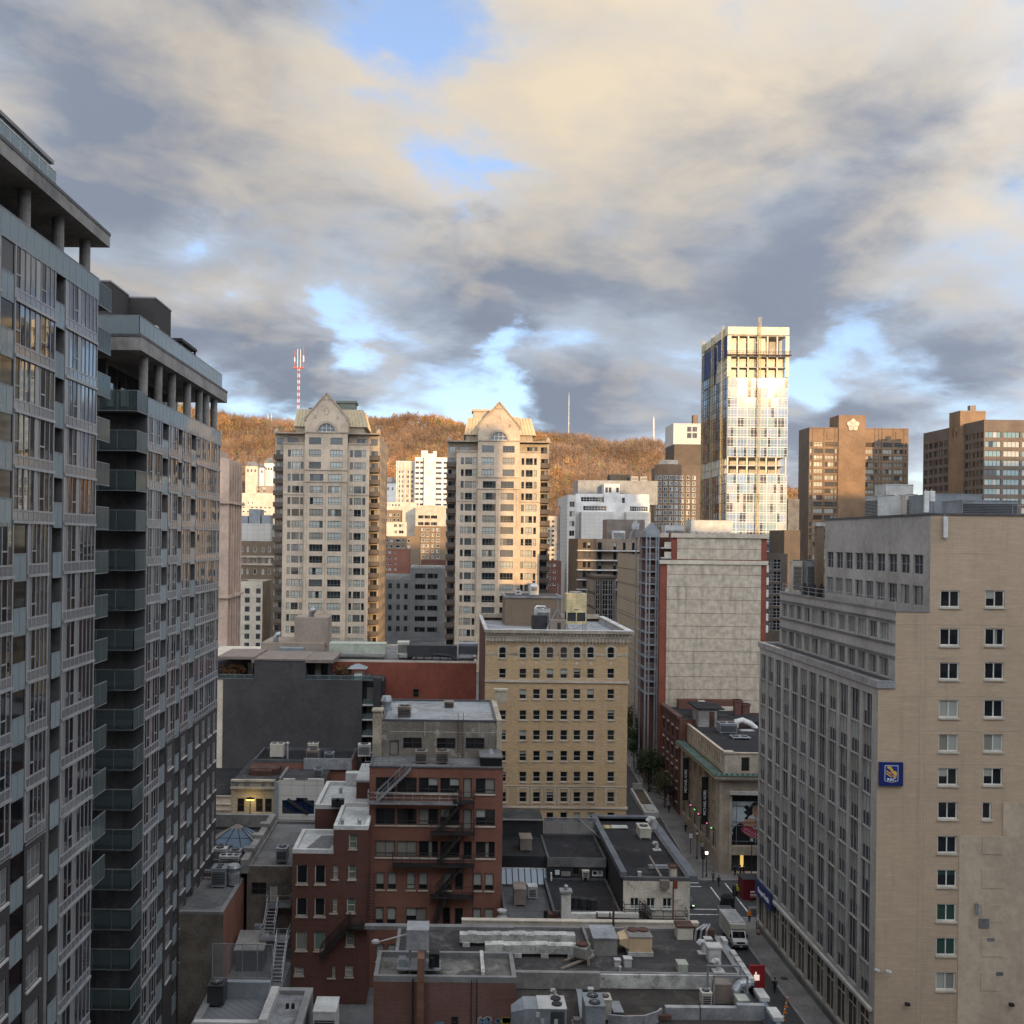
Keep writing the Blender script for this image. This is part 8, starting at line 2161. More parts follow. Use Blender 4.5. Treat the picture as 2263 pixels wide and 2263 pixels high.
for k in range(4):m.hexa([(x0+k*.4,75.4,zR),(x0+.5+k*.4,75.3,zR),(x0+.5+k*.4,76.3,zR),(x0+k*.4,76.2,zR)],[(x0+.1+k*.4,75.6,zR+.7-.1*k),(x0+.4+k*.4,75.5,zR+.75-.1*k),(x0+.4+k*.4,76.0,zR+.7),(x0+.1+k*.4,76.0,zR+.6)])
part('tarpaulin',m,'white_paint',t)
m=MB();m.box(XR(806,2066,79.9),XR(1135,2056,79.9),79.7,80.3,zR,zR+0.28);m.box(XR(1288,2060,79.9)-0.1,XR(1288,2060,79.9)+0.1,74.5,80.2,zR,zR+0.35);single('roof_kerb',m,'flashing','weathered metal kerb round the white-curbed roof','kerb',(0,80,zR))
def rb_(a,Y,py=2090):return XR(a,py,Y)
t=thing('roof_shed','plain grey metal shed on the near roof','shed',(rb_(1333,76),76.5,zR))
x0,x1=rb_(1312,75.2),rb_(1364,75.2);m=MB();m.box(x0,x1,75.2,77.6,zR,zR+1.25);part('wall',m,'unit_brown2',t)if surf('unit_brown2',(0.20,0.185,0.165),0.1,0.5,0.7,streak=0.3)else None
m=MB();m.box(x0-0.06,x1+0.06,75.1,77.7,zR+1.25,zR+1.33);part('roof',m,'roof_silver',t)
t=thing('air_handler','tan air handler with a sloping snout and rusty top fans','air unit',(rb_(1410,75.5),76,zR))
x0,x1=rb_(1391,75.2),rb_(1441,75.2)
m=MB();m.box(x0,x1,75.2,77.2,zR+0.3,zR+1.35);part('casing',m,'unit_tan',t)if surf('unit_tan',(0.50,0.36,0.21),0.08,0.5,0.6,streak=0.2)else None
m=MB();xs_=rb_(1370,75.3);m.hexa([(xs_,75.5,zR+0.75),(x0,75.25,zR+0.45),(x0,77.1,zR+0.45),(xs_,76.8,zR+0.75)],[(xs_,75.5,zR+1.1),(x0,75.25,zR+1.3),(x0,77.1,zR+1.3),(xs_,76.8,zR+1.1)]);part('snout',m,'unit_tan',t)
m=MB();m.box(x0-0.1,x1+0.1,75.1,77.3,zR,zR+0.3);part('kerb',m,'concrete_light',t)
m=MB();m.box(x0-0.05,x1+0.05,75.15,77.25,zR+1.35,zR+1.42);part('lid',m,'unit_brown2',t)
for q in(0.28,0.75):m=MB();m.cyl(x0+(x1-x0)*q,76.5,zR+1.42,zR+1.52,0.42,14);part('fan',m,'rust',t)
t=thing('condenser_unit','old square fan unit with a rusty top tilted on wooden skids','air unit',(rb_(1290,73.8),74,zR))
x0,x1=rb_(1268,73.5),rb_(1304,73.5);m=MB();m.hexa([(x0,73.8,zR+.5),(x1-.3,73.2,zR+.5),(x1+.2,74.4,zR+.5),(x0+.5,75,zR+.5)],[(x0,73.8,zR+1.2),(x1-.3,73.2,zR+1.2),(x1+.2,74.4,zR+1.2),(x0+.5,75,zR+1.2)]);part('casing',m,'unit_brown2',t)
m=MB();m.cyl((x0+x1)/2+.1,74.1,zR+1.2,zR+1.35,0.45,14);part('fan',m,'rust',t)
m=MB();m.bar((x0-1.0,72.6,zR+.08),(x1+.4,74.2,zR+.42),0.14);m.bar((x0-.6,74.0,zR+.08),(x1+.5,75.0,zR+.42),0.14);m.box(x1-.2,x1,73.4,73.6,zR,zR+.5);m.box(x0+.2,x0+.4,74.6,74.8,zR,zR+.5);part('skid',m,'stucco_brown',t)
def small_vent(label,px_,py_,Y,z,kind,mat='galv',s=1.0):
 x=XR(px_,py_,Y);m=MB()
 if kind=='goose':
  m.tube([(x,Y,z),(x,Y,z+.5*s),(x-.08*s,Y-.02,z+.68*s),(x-.25*s,Y-.05,z+.72*s),(x-.38*s,Y-.08,z+.55*s)],0.17*s,10);m.box(x-.4*s,x+.35*s,Y-.4,Y+.3,z-0.01,z+.05)
  return single('gooseneck_vent',m,mat,label,'vent',(x,Y,z),smooth=False)
 if kind=='box':
  m.box(x-.28*s,x+.28*s,Y,Y+.55*s,z,z+.62*s);m.box(x-.34*s,x+.34*s,Y-.06,Y+.61*s,z+.62*s,z+.70*s)
  return single('vent_box',m,mat,label,'vent',(x,Y,z))
 m.cyl(x,Y,z,z+.45*s,.09*s,8);m.cyl(x,Y,z+.45*s,z+.55*s,.16*s,8,.1*s)
 return single('vent_pipe',m,mat,label,'vent',(x,Y,z))
small_vent('small white vent box on the dark roof, left of the front pair',1365,2138,73.3,zR,'box','unit_white',0.7)
small_vent('white vent box on the dark roof, right of the front pair',1388,2140,73.2,zR,'box','unit_white',0.9)
small_vent('stub pipe below the two white vent boxes',1370,2155,72.4,zR,'pipe','unit_white',0.8)
small_vent('pale gooseneck vent near the rusty clutter by the street edge',1556,2100,76.0,zR,'goose','unit_white',1.2)
small_vent('pale gooseneck vent near the middle of the street edge',1588,2142,72.8,zR,'goose','unit_white',1.1)
small_vent('big pale gooseneck vent at the bottom of the near roof',1618,2258,63.9,zR2,'goose','galv',1.3)
small_vent('large white vent box by the street edge',1580,2125,74.2,zR,'box','unit_white',1.6)
small_vent('small white vent box behind the large one by the street edge',1566,2087,77.0,zR,'box','unit_white',0.9)
small_vent('cone vent on the lower brown roof',1234,2206,68.4,zR2,'pipe','galv',1.5)
small_vent('hooded vent below the concrete kerb wall',1226,2178,70.4,zR2,'goose','unit_white',0.7)
small_vent('little white box vent at the right of the kerb wall',1306,2172,70.7,zR2,'box','unit_white',0.6)
unit_box('vent_box','pale green box vent with a rusty top by the step in the roof','vent',rb_(1497,72.6,2155),rb_(1518,72.6,2155),72.3,73.2,zR,zR+0.6,'unit_green',feet=0.0)
t=thing('rusty_kitchen_fan','rusty kitchen exhaust units and pipes by the street edge','exhaust fan',(rb_(1535,78.5),78.5,zR))
x0=rb_(1497,78.4);m=MB();m.box(x0,x0+1.2,78.4,79.4,zR,zR+0.9);part('casing',m,'unit_beige',t)
m=MB();m.box(x0-.05,x0+1.25,78.35,79.6,zR+.9,zR+1.05);m.box(x0+1.5,x0+2.9,78.6,79.4,zR+.1,zR+.7);part('rusted_panel',m,'rust',t)
m=MB()
for k in range(3):m.tube([(x0+1.3+k*.4,78.2,zR),(x0+1.4+k*.4,78.3,zR+.8),(x0+2.2+k*.2,78.9,zR+1.0)],0.09,6)
part('pipe',m,'steel',t)
unit_box('condenser_unit','round-cornered beige condenser on the brown roof','air unit',rb_(1552,69,2190),rb_(1574,69,2190),69,69.8,zR2,zR2+0.95,'unit_beige',fans=1,louv='s')
t=thing('rooftop_duct','rusty duct and elbow inside a pipe frame near the street corner','duct',(rb_(1610,69.8,2190),69.8,zR2));x0,x1=rb_(1582,69.5,2190),rb_(1618,69.5,2190);m=MB();m.box(x0,x1,69.6,70.6,zR2,zR2+1.3);part('duct',m,'unit_brown',t)
m=MB()
for x in(x0-.25,x1+.9):m.box(x,x+.12,69.2,69.32,zR2,zR2+2.0);m.box(x,x+.12,70.9,71.0,zR2,zR2+2.0)
m.box(x0-.25,x1+1.0,69.2,69.32,zR2+1.95,zR2+2.07);m.box(x0-.25,x1+1.0,70.9,71.0,zR2+1.95,zR2+2.07);part('pipe_frame',m,'steel_rail',t)
m=MB();m.tube([(x1+.3,69.8,zR2),(x1+.3,69.8,zR2+.9),(x1+.6,69.9,zR2+1.2),(x1+1.3,70.1,zR2+1.2)],0.3,10);part('elbow',m,'galv',t)
unit_box('electrical_box','pale green box with a white lid at the street corner of the roof','box',rb_(1630,68.6,2200),rb_(1654,68.6,2200),68.4,69.4,zR2,zR2+0.75,'unit_green',feet=0.0)
t=thing('air_handler','large grey packaged air unit with two fans at the bottom of the view','air unit',(rb_(1200,64,2240),64.5,zR2))
x0,x1=rb_(1158,64.2,2240),rb_(1252,64.2,2240);zt_=WZ(2230,64.2,1200)
m=MB();m.box(x0,x1,64.2,66.0,zR2+.15,zt_);part('casing',m,'unit_grey',t)
m=MB();m.hexa([(x0-.75,64.6,zR2+.5),(x0,64.2,zR2+.2),(x0,66,zR2+.2),(x0-.75,65.6,zR2+.5)],[(x0-.75,64.6,zt_-.4),(x0,64.2,zt_-.05),(x0,66,zt_-.05),(x0-.75,65.6,zt_-.4)]);part('snout',m,'unit_grey',t)
m=MB();m.box(x0+0.9,x1+.03,64.15,66.05,zt_,zt_+.05);part('lid',m,'unit_white',t)
for q in(0.32,0.75):m=MB();m.cyl(x1-.55,64.2+1.8*q,zt_+.05,zt_+.13,.33,14);part('fan',m,'black',t)
m=MB()
for k in range(12):m.box(x1-1.0+k*.075,x1-.96+k*.075,64.16,64.2,zR2+.3,zt_-.15)
part('grille',m,'dark',t)
m=MB()
for(a,b_)in((.75,.5),(1.05,.9),(1.9,.9)):m.box(x0+a,x0+a+.22,64.14,64.2,zt_-b_,zt_-b_+.3)
part('control_panel',m,'unit_white',t)
unit_box('condenser_unit','tall grey condenser with two fans and a tan top at the bottom of the view','air unit',rb_(1294,64.6,2230),rb_(1337,64.6,2230),64.4,66.3,zR2,WZ(2224,64.4,1315),'unit_grey',fans=2)
unit_box('condenser_unit','beige single-fan condenser behind the tall grey one','air unit',rb_(1326,66.9,2215),rb_(1351,66.9,2215),66.8,67.8,zR2,WZ(2210,66.8,1338),'unit_beige',fans=1,fm='rust')
m=MB();x0,x1=rb_(1277,68.6,2190),rb_(1290,68.6,2190);m.hexa([(x0,67.2,zR2),(x1,67.2,zR2),(x1,68.2,zR2),(x0,68.2,zR2)],[(x0,69.0,zR2+.9),(x1,69.0,zR2+.9),(x1,69.6,zR2+.9),(x0,69.6,zR2+.9)]);single('sloping_duct',m,'unit_grey','sloping grey duct behind the tall condenser','duct',(x0,68,zR2))
m=MB();x0=rb_(1265,65.6,2230);m.box(x0,x0+.6,65.4,66.1,zR2,zR2+.45);m.box(x0+.1,x0+.5,65.5,66.0,zR2+.45,zR2+.7);single('crate',m,'unit_brown2','small open crate of scrap between the two grey units','crate',(x0,65.7,zR2))
m=MB();x0=rb_(1355,67.6,2215);m.hexa([(x0,67.4,zR2+.3),(x0+.7,67.4,zR2+.3),(x0+.55,68.5,zR2+.55),(x0-.1,68.5,zR2+.55)],[(x0,67.4,zR2+.36),(x0+.7,67.4,zR2+.36),(x0+.55,68.5,zR2+.61),(x0-.1,68.5,zR2+.61)]);m.box(x0,x0+.06,67.5,67.6,zR2,zR2+.3);m.box(x0+.5,x0+.56,68.2,68.3,zR2,zR2+.55);single('roof_rack',m,'steel_rail','dark slatted rack beside the beige single-fan condenser','rack',(x0,67.8,zR2))
t=thing('awning','row of grey metal awning slabs along the street edge of the roof','awning',(XE+0.5,76,zR-0.6))
m=MB();m.box(XE,XE+0.9,72.0,80.6,zR-0.7,zR-0.5);part('shelf',m,'unit_grey',t)
for k,y in enumerate((72.2,73.0,74.1,75.2,76.4,79.0)):m=MB();m.box(XE+0.62,XE+1.0,y,y+(0.7 if k in(0,)else 0.95),zR-0.5,zR-0.28);part('slab',m,'concrete_light',t)
m=MB();m.box(XE+0.9,XE+1.0,72.0,80.6,zR-1.6,zR-0.5);part('fascia',m,'dark',t)
t=thing('street_parapet','blue-grey metal parapet with stone caps along the street at the bottom','parapet',(XE+0.5,66,zR2))
m=MB();m.box(XE+0.2,XE+0.5,56,69.4,zR2-2,zR2+0.9);part('wall',m,'sign_grey',t)if surf('sign_grey',(0.13,0.155,0.19),0.15,0.6,0.6)else None
for y in(58.0,62.4,65.2,68.0):m=MB();m.box(XE+0.1,XE+0.75,y,y+1.5,zR2+0.9,zR2+1.15);part('cap',m,'concrete_light',t)
t=thing('shop_flag','red shop sign box glowing at the roof edge over the street','sign',(XE+1.3,73.5,zR-2));m=MB();m.box(XE+1.0,XE+2.1,73.4,73.6,zR-1.5,zR+0.15);part('panel',m,'flag_red',t)if surf('flag_red',(0.20,0.010,0.013),0.1,0.5,0.5)else None
m=MB();m.box(XE+1.3,XE+1.7,73.37,73.4,zR-0.9,zR-0.5);m.box(XE+1.4,XE+1.5,73.37,73.4,zR-0.5,zR-0.3);part('emblem',m,'lamp_white2',t)if lamp('lamp_white2',(1.0,0.75,0.6),0.2)else None
# ---------------------------------------------------------------- white brick house on the corner and black roofs
YWH=89.2
w5=lambda u:1200+u*.2655
z5=lambda v:1750+v*.2655
wx0,wx1=XR(w5(667),z5(900),YWH),21.45
WXX=lambda u,v=900:XR(w5(u),z5(v),YWH);WZZ=lambda v:WZ(z5(v),YWH,1450)
t=thing('corner_house','whitewashed brick house end with three windows on the street corner','building',((wx0+wx1)/2,99,0))
style('wh',cols=2,tr=(0.22,),t=0.07,fm='frame_white',gl=(('D',3),('d',2)),sill='concrete_light')
ztw=WZZ(716)
facade(t,(wx0,YWH),(wx1,YWH),0,ztw,[(WXX(a)-wx0,WXX(b)-wx0,WZZ(977),WZZ(882),'wh')for a,b in((724,800),(861,933),(995,1072))],'whitewash',0.2,seed=181)
shell(t,wx0,wx1,YWH,108.3,0,ztw,'brick_char','s',par=0.25,roof='roof_black',cap='flashing_dark',pt=0.3)
m=MB();m.box(wx1-0.05,wx1+0.75,YWH+0.3,108.6,ztw-0.3,ztw+0.1);m.box(wx0-0.05,wx1+0.75,108.0,108.6,ztw-0.3,ztw+0.25);m.box(wx0-0.2,wx0+0.35,YWH+0.3,108.4,ztw-0.1,ztw+0.4);part('coping',m,'slate_blue',t)if surf('slate_blue',(0.115,0.122,0.135),0.15,0.6,0.6)else None
m=MB();a,b=WXX(660,960),WXX(1178,960)
platform(m,WXX(660,985),WXX(840,985),YWH-1.0,YWH-0.05,WZZ(990),0.9);platform(m,WXX(880,1030),WXX(1178,1030),YWH-1.0,YWH-0.05,WZZ(1045),0.95);stair(m,(WXX(880,1030),YWH-0.9,WZZ(1045)),(WXX(800,990),YWH-0.9,WZZ(990)),0.8,4)
for u in(700,950,1080):m.bar((WXX(u,1050),YWH-0.9,WZZ(1050)),(WXX(u,1050),YWH-0.9,0.5),0.07)
part('balcony',m,'iron',t)
m=MB();m.bar((WXX(1085,650),YWH-0.08,1),(WXX(1085,650),YWH-0.08,ztw),0.08);m.box(WXX(1086,760),WXX(1118,760),YWH-0.1,YWH,WZZ(798),WZZ(735));part('red_pipe',m,'flag_red2',t)if surf('flag_red2',(0.17,0.045,0.025),0.2,0.6,0.8)else None
m=MB();m.bar((WXX(1005,730),YWH-0.1,ztw-0.3),(WXX(945,610),YWH+3.2,ztw+0.9),0.16);m.box(WXX(970,730),WXX(1045,730),YWH-0.5,YWH-0.05,ztw-0.75,ztw-0.1);part('beam_hoist',m,'unit_brown',t)
zw=ztw-0.25
def rw(px_,Y,py=1860):return XR(px_,py,Y)
unit_box('condenser_unit','sunlit golden condenser at the far left of the corner roof','air unit',rw(1335,105),rw(1352,105),105,106,zw,WZ(1830,105,1343),'galv_gold',louv='',feet=0.15)
unit_box('condenser_unit','pale twin-fan condenser beside the golden one on the corner roof','air unit',rw(1354,105),rw(1387,105),105,106,zw,WZ(1830,105,1370),'unit_white',fans=0,louv='s',feet=0.15)
unit_box('condenser_unit','sunlit tan and white rooftop unit at the far right of the corner roof','air unit',rw(1414,101.5),rw(1439,101.5),101.5,103.6,zw,WZ(1832,101.5,1426),'unit_beige',fans=1,louv='',feet=0.15)
small_vent('white vent stack behind the tan unit on the corner roof',1446,1830,104.5,zw,'goose','unit_white',1.8)
small_vent('round pale gooseneck on the corner roof',1452,1880,98.2,zw,'goose','unit_white',1.0)
small_vent('small pale pipe near the whitewashed front of the corner roof',1414,1934,90.4,zw,'box','unit_white',0.5)
m=MB();x0,x1=rw(1433,92.5,1918),rw(1476,92.5,1918);m.box(x0,x1,92.4,92.8,zw,zw+.3);m.box(x0,x1,92.1,92.2,zw+.15,zw+.2);single('timber_sleeper',m,'unit_grey','grey timber sleeper on the corner roof','timber',(x0,92.5,zw))
t=thing('brick_chimney','small red and cream chimney at the street edge of the corner house','chimney',(rw(1487,90.2,1940),90.4,zw));x0,x1=rw(1482,90,1940),rw(1496,90,1940);m=MB();m.box(x0,x1,90,90.7,zw,zw+.9);part('stack',m,'stucco_cream',t);m=MB();m.box(x0-.06,x1+.06,89.9,90.8,zw+.9,zw+1.0);part('cap',m,'rust',t)
c1=lambda u:1140+u*.2086
e1=lambda v:1660+v*.2086
bx0,bx1=XR(c1(335),e1(1100),97.3),wx0-0.25
t=thing('black_roof_house','house with black tar roofs on two levels beside the corner house','building',((bx0+bx1)/2,97,0))
zu=WZ(e1(1137),97.3,1270);zlo=8.85
BX=lambda u,v:XR(c1(u),e1(v),97.3);BZ=lambda v:WZ(e1(v),97.3,1270)
facade(t,(bx0,97.3),(bx1,97.3),zlo-0.3,zu,[(BX(600,1240)-bx0,BX(678,1240)-bx0,BZ(1315),BZ(1175),'door_d'),(BX(808,1290)-bx0,BX(922,1290)-bx0,BZ(1322),BZ(1262),'wh2')],'dark',0.15,seed=191)if style('wh2',cols=2,t=0.1,fm='frame_white',gl=(('c',1),('D',1)))is None else None
shell(t,bx0,bx1,97.3,105.4,0,zu,'brick_char','s',par=0.12,roof='roof_black',cap='flashing_dark',pt=0.2)
m=MB();m.box(bx0,bx1,97.22,97.3,BZ(1225),BZ(1140));part('fascia',m,'concrete_dark',t)
bl0=XR(c1(400),e1(1700),88.2);bl1=XR(c1(1130),e1(1700),88.2)
shell(t,bl0,wx0-0.25,88.6,97.28,0,zlo,'brick_char','',par=0.1,roof='roof_black',cap='flashing_dark',pt=0.2)
unit_box('condenser_unit','square cream fan unit on the black wall beside the doorway','air unit',BX(697,1290),BX(768,1290),96.7,97.15,zlo,BZ(1250),'unit_beige',louv='s',feet=0.3)
m=MB();m.box(BX(415,1280),BX(460,1280),97.1,97.2,BZ(1305),BZ(1258));single('wall_vent',m,'frame_white','small white square vent left of the black doorway','vent',(BX(437,1280),97.15,BZ(1305)))
m=MB();m.box(BX(478,1290),BX(578,1290),97.1,97.2,BZ(1318),BZ(1272));single('wall_vent',m,'unit_brown2','rusty grille vent left of the black doorway','vent',(BX(528,1290),97.15,BZ(1318)))
t=thing('white_chimney','whitewashed brick chimney and low wall with metal cap','chimney',(XR(c1(530),e1(1600),88.2),88.3,0))
CX=lambda u,v:XR(c1(u),e1(v),88.0);CZ=lambda v:WZ(e1(v),88.0,1260)
m=MB();m.box(CX(484,1650),CX(583,1650),88.0,88.55,0,CZ(1500));m.box(CX(583,1760),CX(850,1760),88.0,88.5,0,CZ(1722));m.box(CX(850,1760),CX(1305,1760),88.05,88.5,0,CZ(1716));part('stack',m,'peel_white2',t)if surf('peel_white2',(0.56,0.53,0.47),0.12,1.0,0.9,dirt=((0.36,0.33,0.29),2.2))else None
m=MB();m.box(CX(468,1490),CX(597,1490),87.8,88.75,CZ(1500),CZ(1478));m.cyl(CX(535,1450),88.25,CZ(1478),CZ(1440),0.13,8);m.cyl(CX(535,1440),88.25,CZ(1440),CZ(1425),0.22,8,0.12);part('cap',m,'galv',t)
m=MB();m.bar((CX(870,1760),87.95,CZ(1760)),(CX(1310,1770),87.95,CZ(1772)),0.12)
for u in(858,995):m.bar((CX(u,1760),87.93,CZ(1830)),(CX(u,1760),87.93,CZ(1700)),0.09)
part('pipe',m,'iron',t)
for i,(u,v)in enumerate(((630,1560),(722,1585),(815,1610))):
 Yv=89.9-i*0.25;x=XR(c1(u),e1(v),Yv);m=MB();m.cyl(x,Yv,zlo-.1,zlo+0.75,0.36,14);m.cyl(x,Yv,zlo+.75,zlo+0.80,0.40,14,0.40);m.cyl(x,Yv,zlo+.80,zlo+0.82,0.3,14,m=1)
 single('drum_vent',m,['dark','black'],('left','middle','right')[i]+' one of three black drum vents behind the white chimney','vent',(x,Yv,zlo-.1),'drum vents behind the white chimney')
t=thing('roof_screen','grey lattice screen with steel posts at the back of the black roof','screen',(BX(600,800),105.3,zu));mesh_mat('lattice_mesh',(0.20,0.20,0.20),4.5,0.42)
zsc=WZ(e1(712),105.3,1270);sx0,sx1=XR(c1(305),e1(800),105.3),XR(c1(845),e1(800),105.3)
for k in range(3):
 a,b=sx0+(sx1-sx0)*k/3,sx0+(sx1-sx0)*(k+1)/3;m=MB();m.box(a+.06,b-.06,105.28,105.31,zu,zsc);part('lattice_panel',m,'lattice_mesh',t)
m=MB()
for k in range(4):a=sx0+(sx1-sx0)*k/3;m.box(a-.06,a+.06,105.2,105.32,zu,zsc)
m.box(sx0,sx1,105.2,105.34,zsc,zsc+.08);m.bar((sx0+(sx1-sx0)*.66,105.2,zsc),(sx1+.4,102.5,zu+.2),0.08);m.bar((sx0+(sx1-sx0)*.66,105.2,zu),(sx1,103.8,zu+.9),0.06);part('post',m,'steel_rail',t)
h2x=lambda u:1060+u*.1398
h2y=lambda v:1780+v*.1398
hx0=rx1+0.05;hx1=XR(h2x(1100),h2y(900),98.1)
t=thing('black_roof_house','stepped black house with a blue glazed lean-to beside the red walk-up','building',((hx0+hx1)/2,99,0))
HZ=lambda v,Y:WZ(h2y(v),Y,1160)
z1_,z2_,z3_=HZ(1820,88.0),HZ(800,98.2),HZ(235,104.8)
shell(t,hx0,XR(h2x(1275),h2y(1800),88.0),88.0,96.8,0,z1_+0.1,'concrete_dark','',par=0.1,roof='roof_grey2',cap='flashing_dark',pt=0.2)if roofing('roof_grey2',(0.078,0.076,0.075),(0.05,0.049,0.048))is None else None
shell(t,hx0,hx1,98.2,104.8,0,z2_,'dark','',par=0.0,roof='roof_black')
m=MB()
for k in range(18):x=hx0+(hx1-hx0)*k/18;m.box(x,x+0.06,98.14,98.2,z1_,z2_-0.1)
part('boarding',m,'black',t)
shell(t,hx0,XR(h2x(1005),h2y(235),104.8),104.8,109.0,0,z3_,'dark','',par=0.0,roof='roof_dark')
m=MB();m.box(hx0,XR(h2x(1015),h2y(235),104.7),104.6,104.9,z3_,z3_+0.1);part('coping',m,'flashing',t)
zga,zgb=HZ(1255,96.7),HZ(1005,98.1);n=8
for k in range(n):
 a,b=hx0+(hx1-hx0)*k/n,hx0+(hx1-hx0)*(k+1)/n;m=MB();m.hexa([(a+.05,96.8,zga),(b-.05,96.8,zga),(b-.05,98.1,zgb),(a+.05,98.1,zgb)],[(a+.05,96.8,zga+.03),(b-.05,96.8,zga+.03),(b-.05,98.1,zgb+.03),(a+.05,98.1,zgb+.03)]);part('pane',m,'sky_glass',t)
m=MB()
for k in range(n+1):a=hx0+(hx1-hx0)*k/n;m.bar((a,96.75,zga),(a,98.1,zgb+.05),0.09)
m.box(hx0,hx1,96.7,96.8,z1_,zga);part('glazing_bar',m,'black',t)
m=MB();m.box(hx0,hx1+.15,98.08,98.2,zgb-.03,zgb+.1);m.box(hx1+.03,hx1+.15,96.8,98.1,zga,zgb);part('white_trim',m,'white_paint',t)
def h3(a,b,Y,v):return XR(h2x(a),h2y(v),Y),XR(h2x(b),h2y(v),Y)
x0,x1=h3(640,828,99.8,650);unit_box('air_handler','brown box air unit on the middle black roof','air unit',x0,x1,99.6,101.6,z2_,HZ(530,99.6),'unit_brown',louv='')
x0,x1=h3(545,735,91.6,1400);unit_box('air_handler','brown box air unit on the lower grey roof','air unit',x0,x1,91.4,93.4,z1_,HZ(1330,91.4),'unit_brown',louv='')
x0,x1=h3(770,912,93.2,1350);unit_box('condenser_unit','white condenser with a dark grille beside the brown box unit','air unit',x0,x1,93.2,94.2,z1_,HZ(1290,93.2),'unit_white',louv='s')
x0,x1=h3(300,410,87.6,1750);m=MB();xc_=(x0+x1)/2;m.cyl(xc_,87.7,z1_-1.0,z1_+.3,.35,12);m.cyl(xc_,87.7,z1_+.3,z1_+.55,.5,12,.3);m.cyl(xc_,87.7,z1_+.55,z1_+.85,.3,12);m.cyl(xc_,87.7,z1_+.85,z1_+1.0,.42,12);single('roof_turbine',m,'unit_white','white stacked mushroom vent at the corner of the red walk-up','ventilator',(xc_,87.7,z1_-1.0))
x0,x1=h3(1018,1068,86.6,1750);m=MB();m.cyl((x0+x1)/2,86.6,5,HZ(1660,86.6),.17,10);single('flue_pipe',m,'black','black flue pipe before the lower grey roof','flue',((x0+x1)/2,86.6,5))
x0,x1=h3(1090,1240,88.8,1740);unit_box('roof_hatch','rusty red hatch in the corner of the lower grey roof','hatch',x0,x1,88.5,89.5,z1_,z1_+.35,'rust',feet=0.0)
m=MB();m.box(XR(1020,2045,85.0),21.2,84.9,85.4,0,WZ(2038,85.0,1300));m.box(XR(1020,2045,85.0),21.2,84.85,85.45,WZ(2038,85.0,1300),WZ(2036,85.0,1300)+.03);single('alley_wall',m,'stucco_cream','long low cream coped wall along the alley','wall',(8,85,0))
m=MB();xp=XR(w5(587),z5(1000),84.2);m.cyl(xp,84.2,0,WZ(z5(915),84.2,1356),0.09,8);single('utility_pole',m,'rust','thin rusty pole before the whitewashed house','pole',(xp,84.2,0))
# ---------------------------------------------------------------- street life
def G(px_,py_,dz=0.0):
 """point of the street surface seen at a pixel"""
 Y=110.0
 for _ in range(30):
  a=(px_-990.5)/2261.0;b=(1191.0-py_)/2261.0;k=-(b+ROLL*a)
  Y=(CAMZ-gz(0,Y)-dz)/k
 return(W(px_,py_,Y)[0],Y,gz(0,Y)+dz)
def wheel(t,x,y,z,r,w,par=None):
 m=MB();m.cyl(0,0,-w/2,w/2,r,16);m.v=[(x+c,y+a,z+r+b)for a,b,c in m.v];tw=part('wheel',m,'tyre',t,par)
 m=MB();m.cyl(0,0,-w/2-0.012,w/2+0.012,r*0.58,12);m.v=[(x+c,y+a,z+r+b)for a,b,c in m.v];part('rim',m,'steel',t,tw)
surf('tyre',(0.012,0.012,0.012),0.1,1,0.85);surf('van_white',(0.62,0.60,0.55),0.05,0.5,0.35,streak=0.12,spec=0.5);surf('truck_box',(0.50,0.47,0.40),0.08,0.5,0.5,streak=0.25);surf('car_blue',(0.022,0.035,0.06),0.05,0.5,0.2,spec=0.6)
lamp('headlight_on',(0.75,1.0,0.55),0.8)
tx,ty=29.85,101.9
t=thing('box_truck','white box truck parked at the kerb beside the tan office block','truck',(tx,ty+3,0))
w2=1.12
m=MB();m.box(tx-w2,tx+w2,ty+1.9,ty+6.9,0.85,3.15);part('cargo_box',m,'truck_box',t)
m=MB();m.box(tx-w2-.03,tx+w2+.03,ty+1.87,ty+6.93,3.1,3.2)
for k in range(6):m.box(tx-w2+0.1,tx+0.45,ty+2.3+k*0.8,ty+2.36+k*0.8,3.2,3.23)
m.box(tx+0.55,tx+0.95,ty+1.95,ty+6.8,3.2,3.26);part('box_roof',m,'roof_white',t)
m=MB();m.box(tx-w2+.05,tx+w2-.05,ty+1.3,ty+1.9,2.45,3.12);part('header',m,'truck_box',t)
prof=[(ty+1.9,0.55),(ty+0.05,0.55),(ty+0.0,0.95),(ty+0.08,1.22),(ty+0.85,1.38),(ty+1.35,2.2),(ty+1.9,2.3)]
m=MB();m.yprism(prof[::-1],tx-0.98,tx+0.98);cabp=part('cab',m,'van_white',t)
m=MB();m.hexa([(tx-.86,ty+.90,1.42),(tx+.86,ty+.90,1.42),(tx+.86,ty+.93,1.42),(tx-.86,ty+.93,1.42)],[(tx-.80,ty+1.31,2.14),(tx+.80,ty+1.31,2.14),(tx+.80,ty+1.34,2.14),(tx-.80,ty+1.34,2.14)]);m.v=[(x,y-0.035,z)for x,y,z in m.v];part('windscreen',m,'black_glass',t)
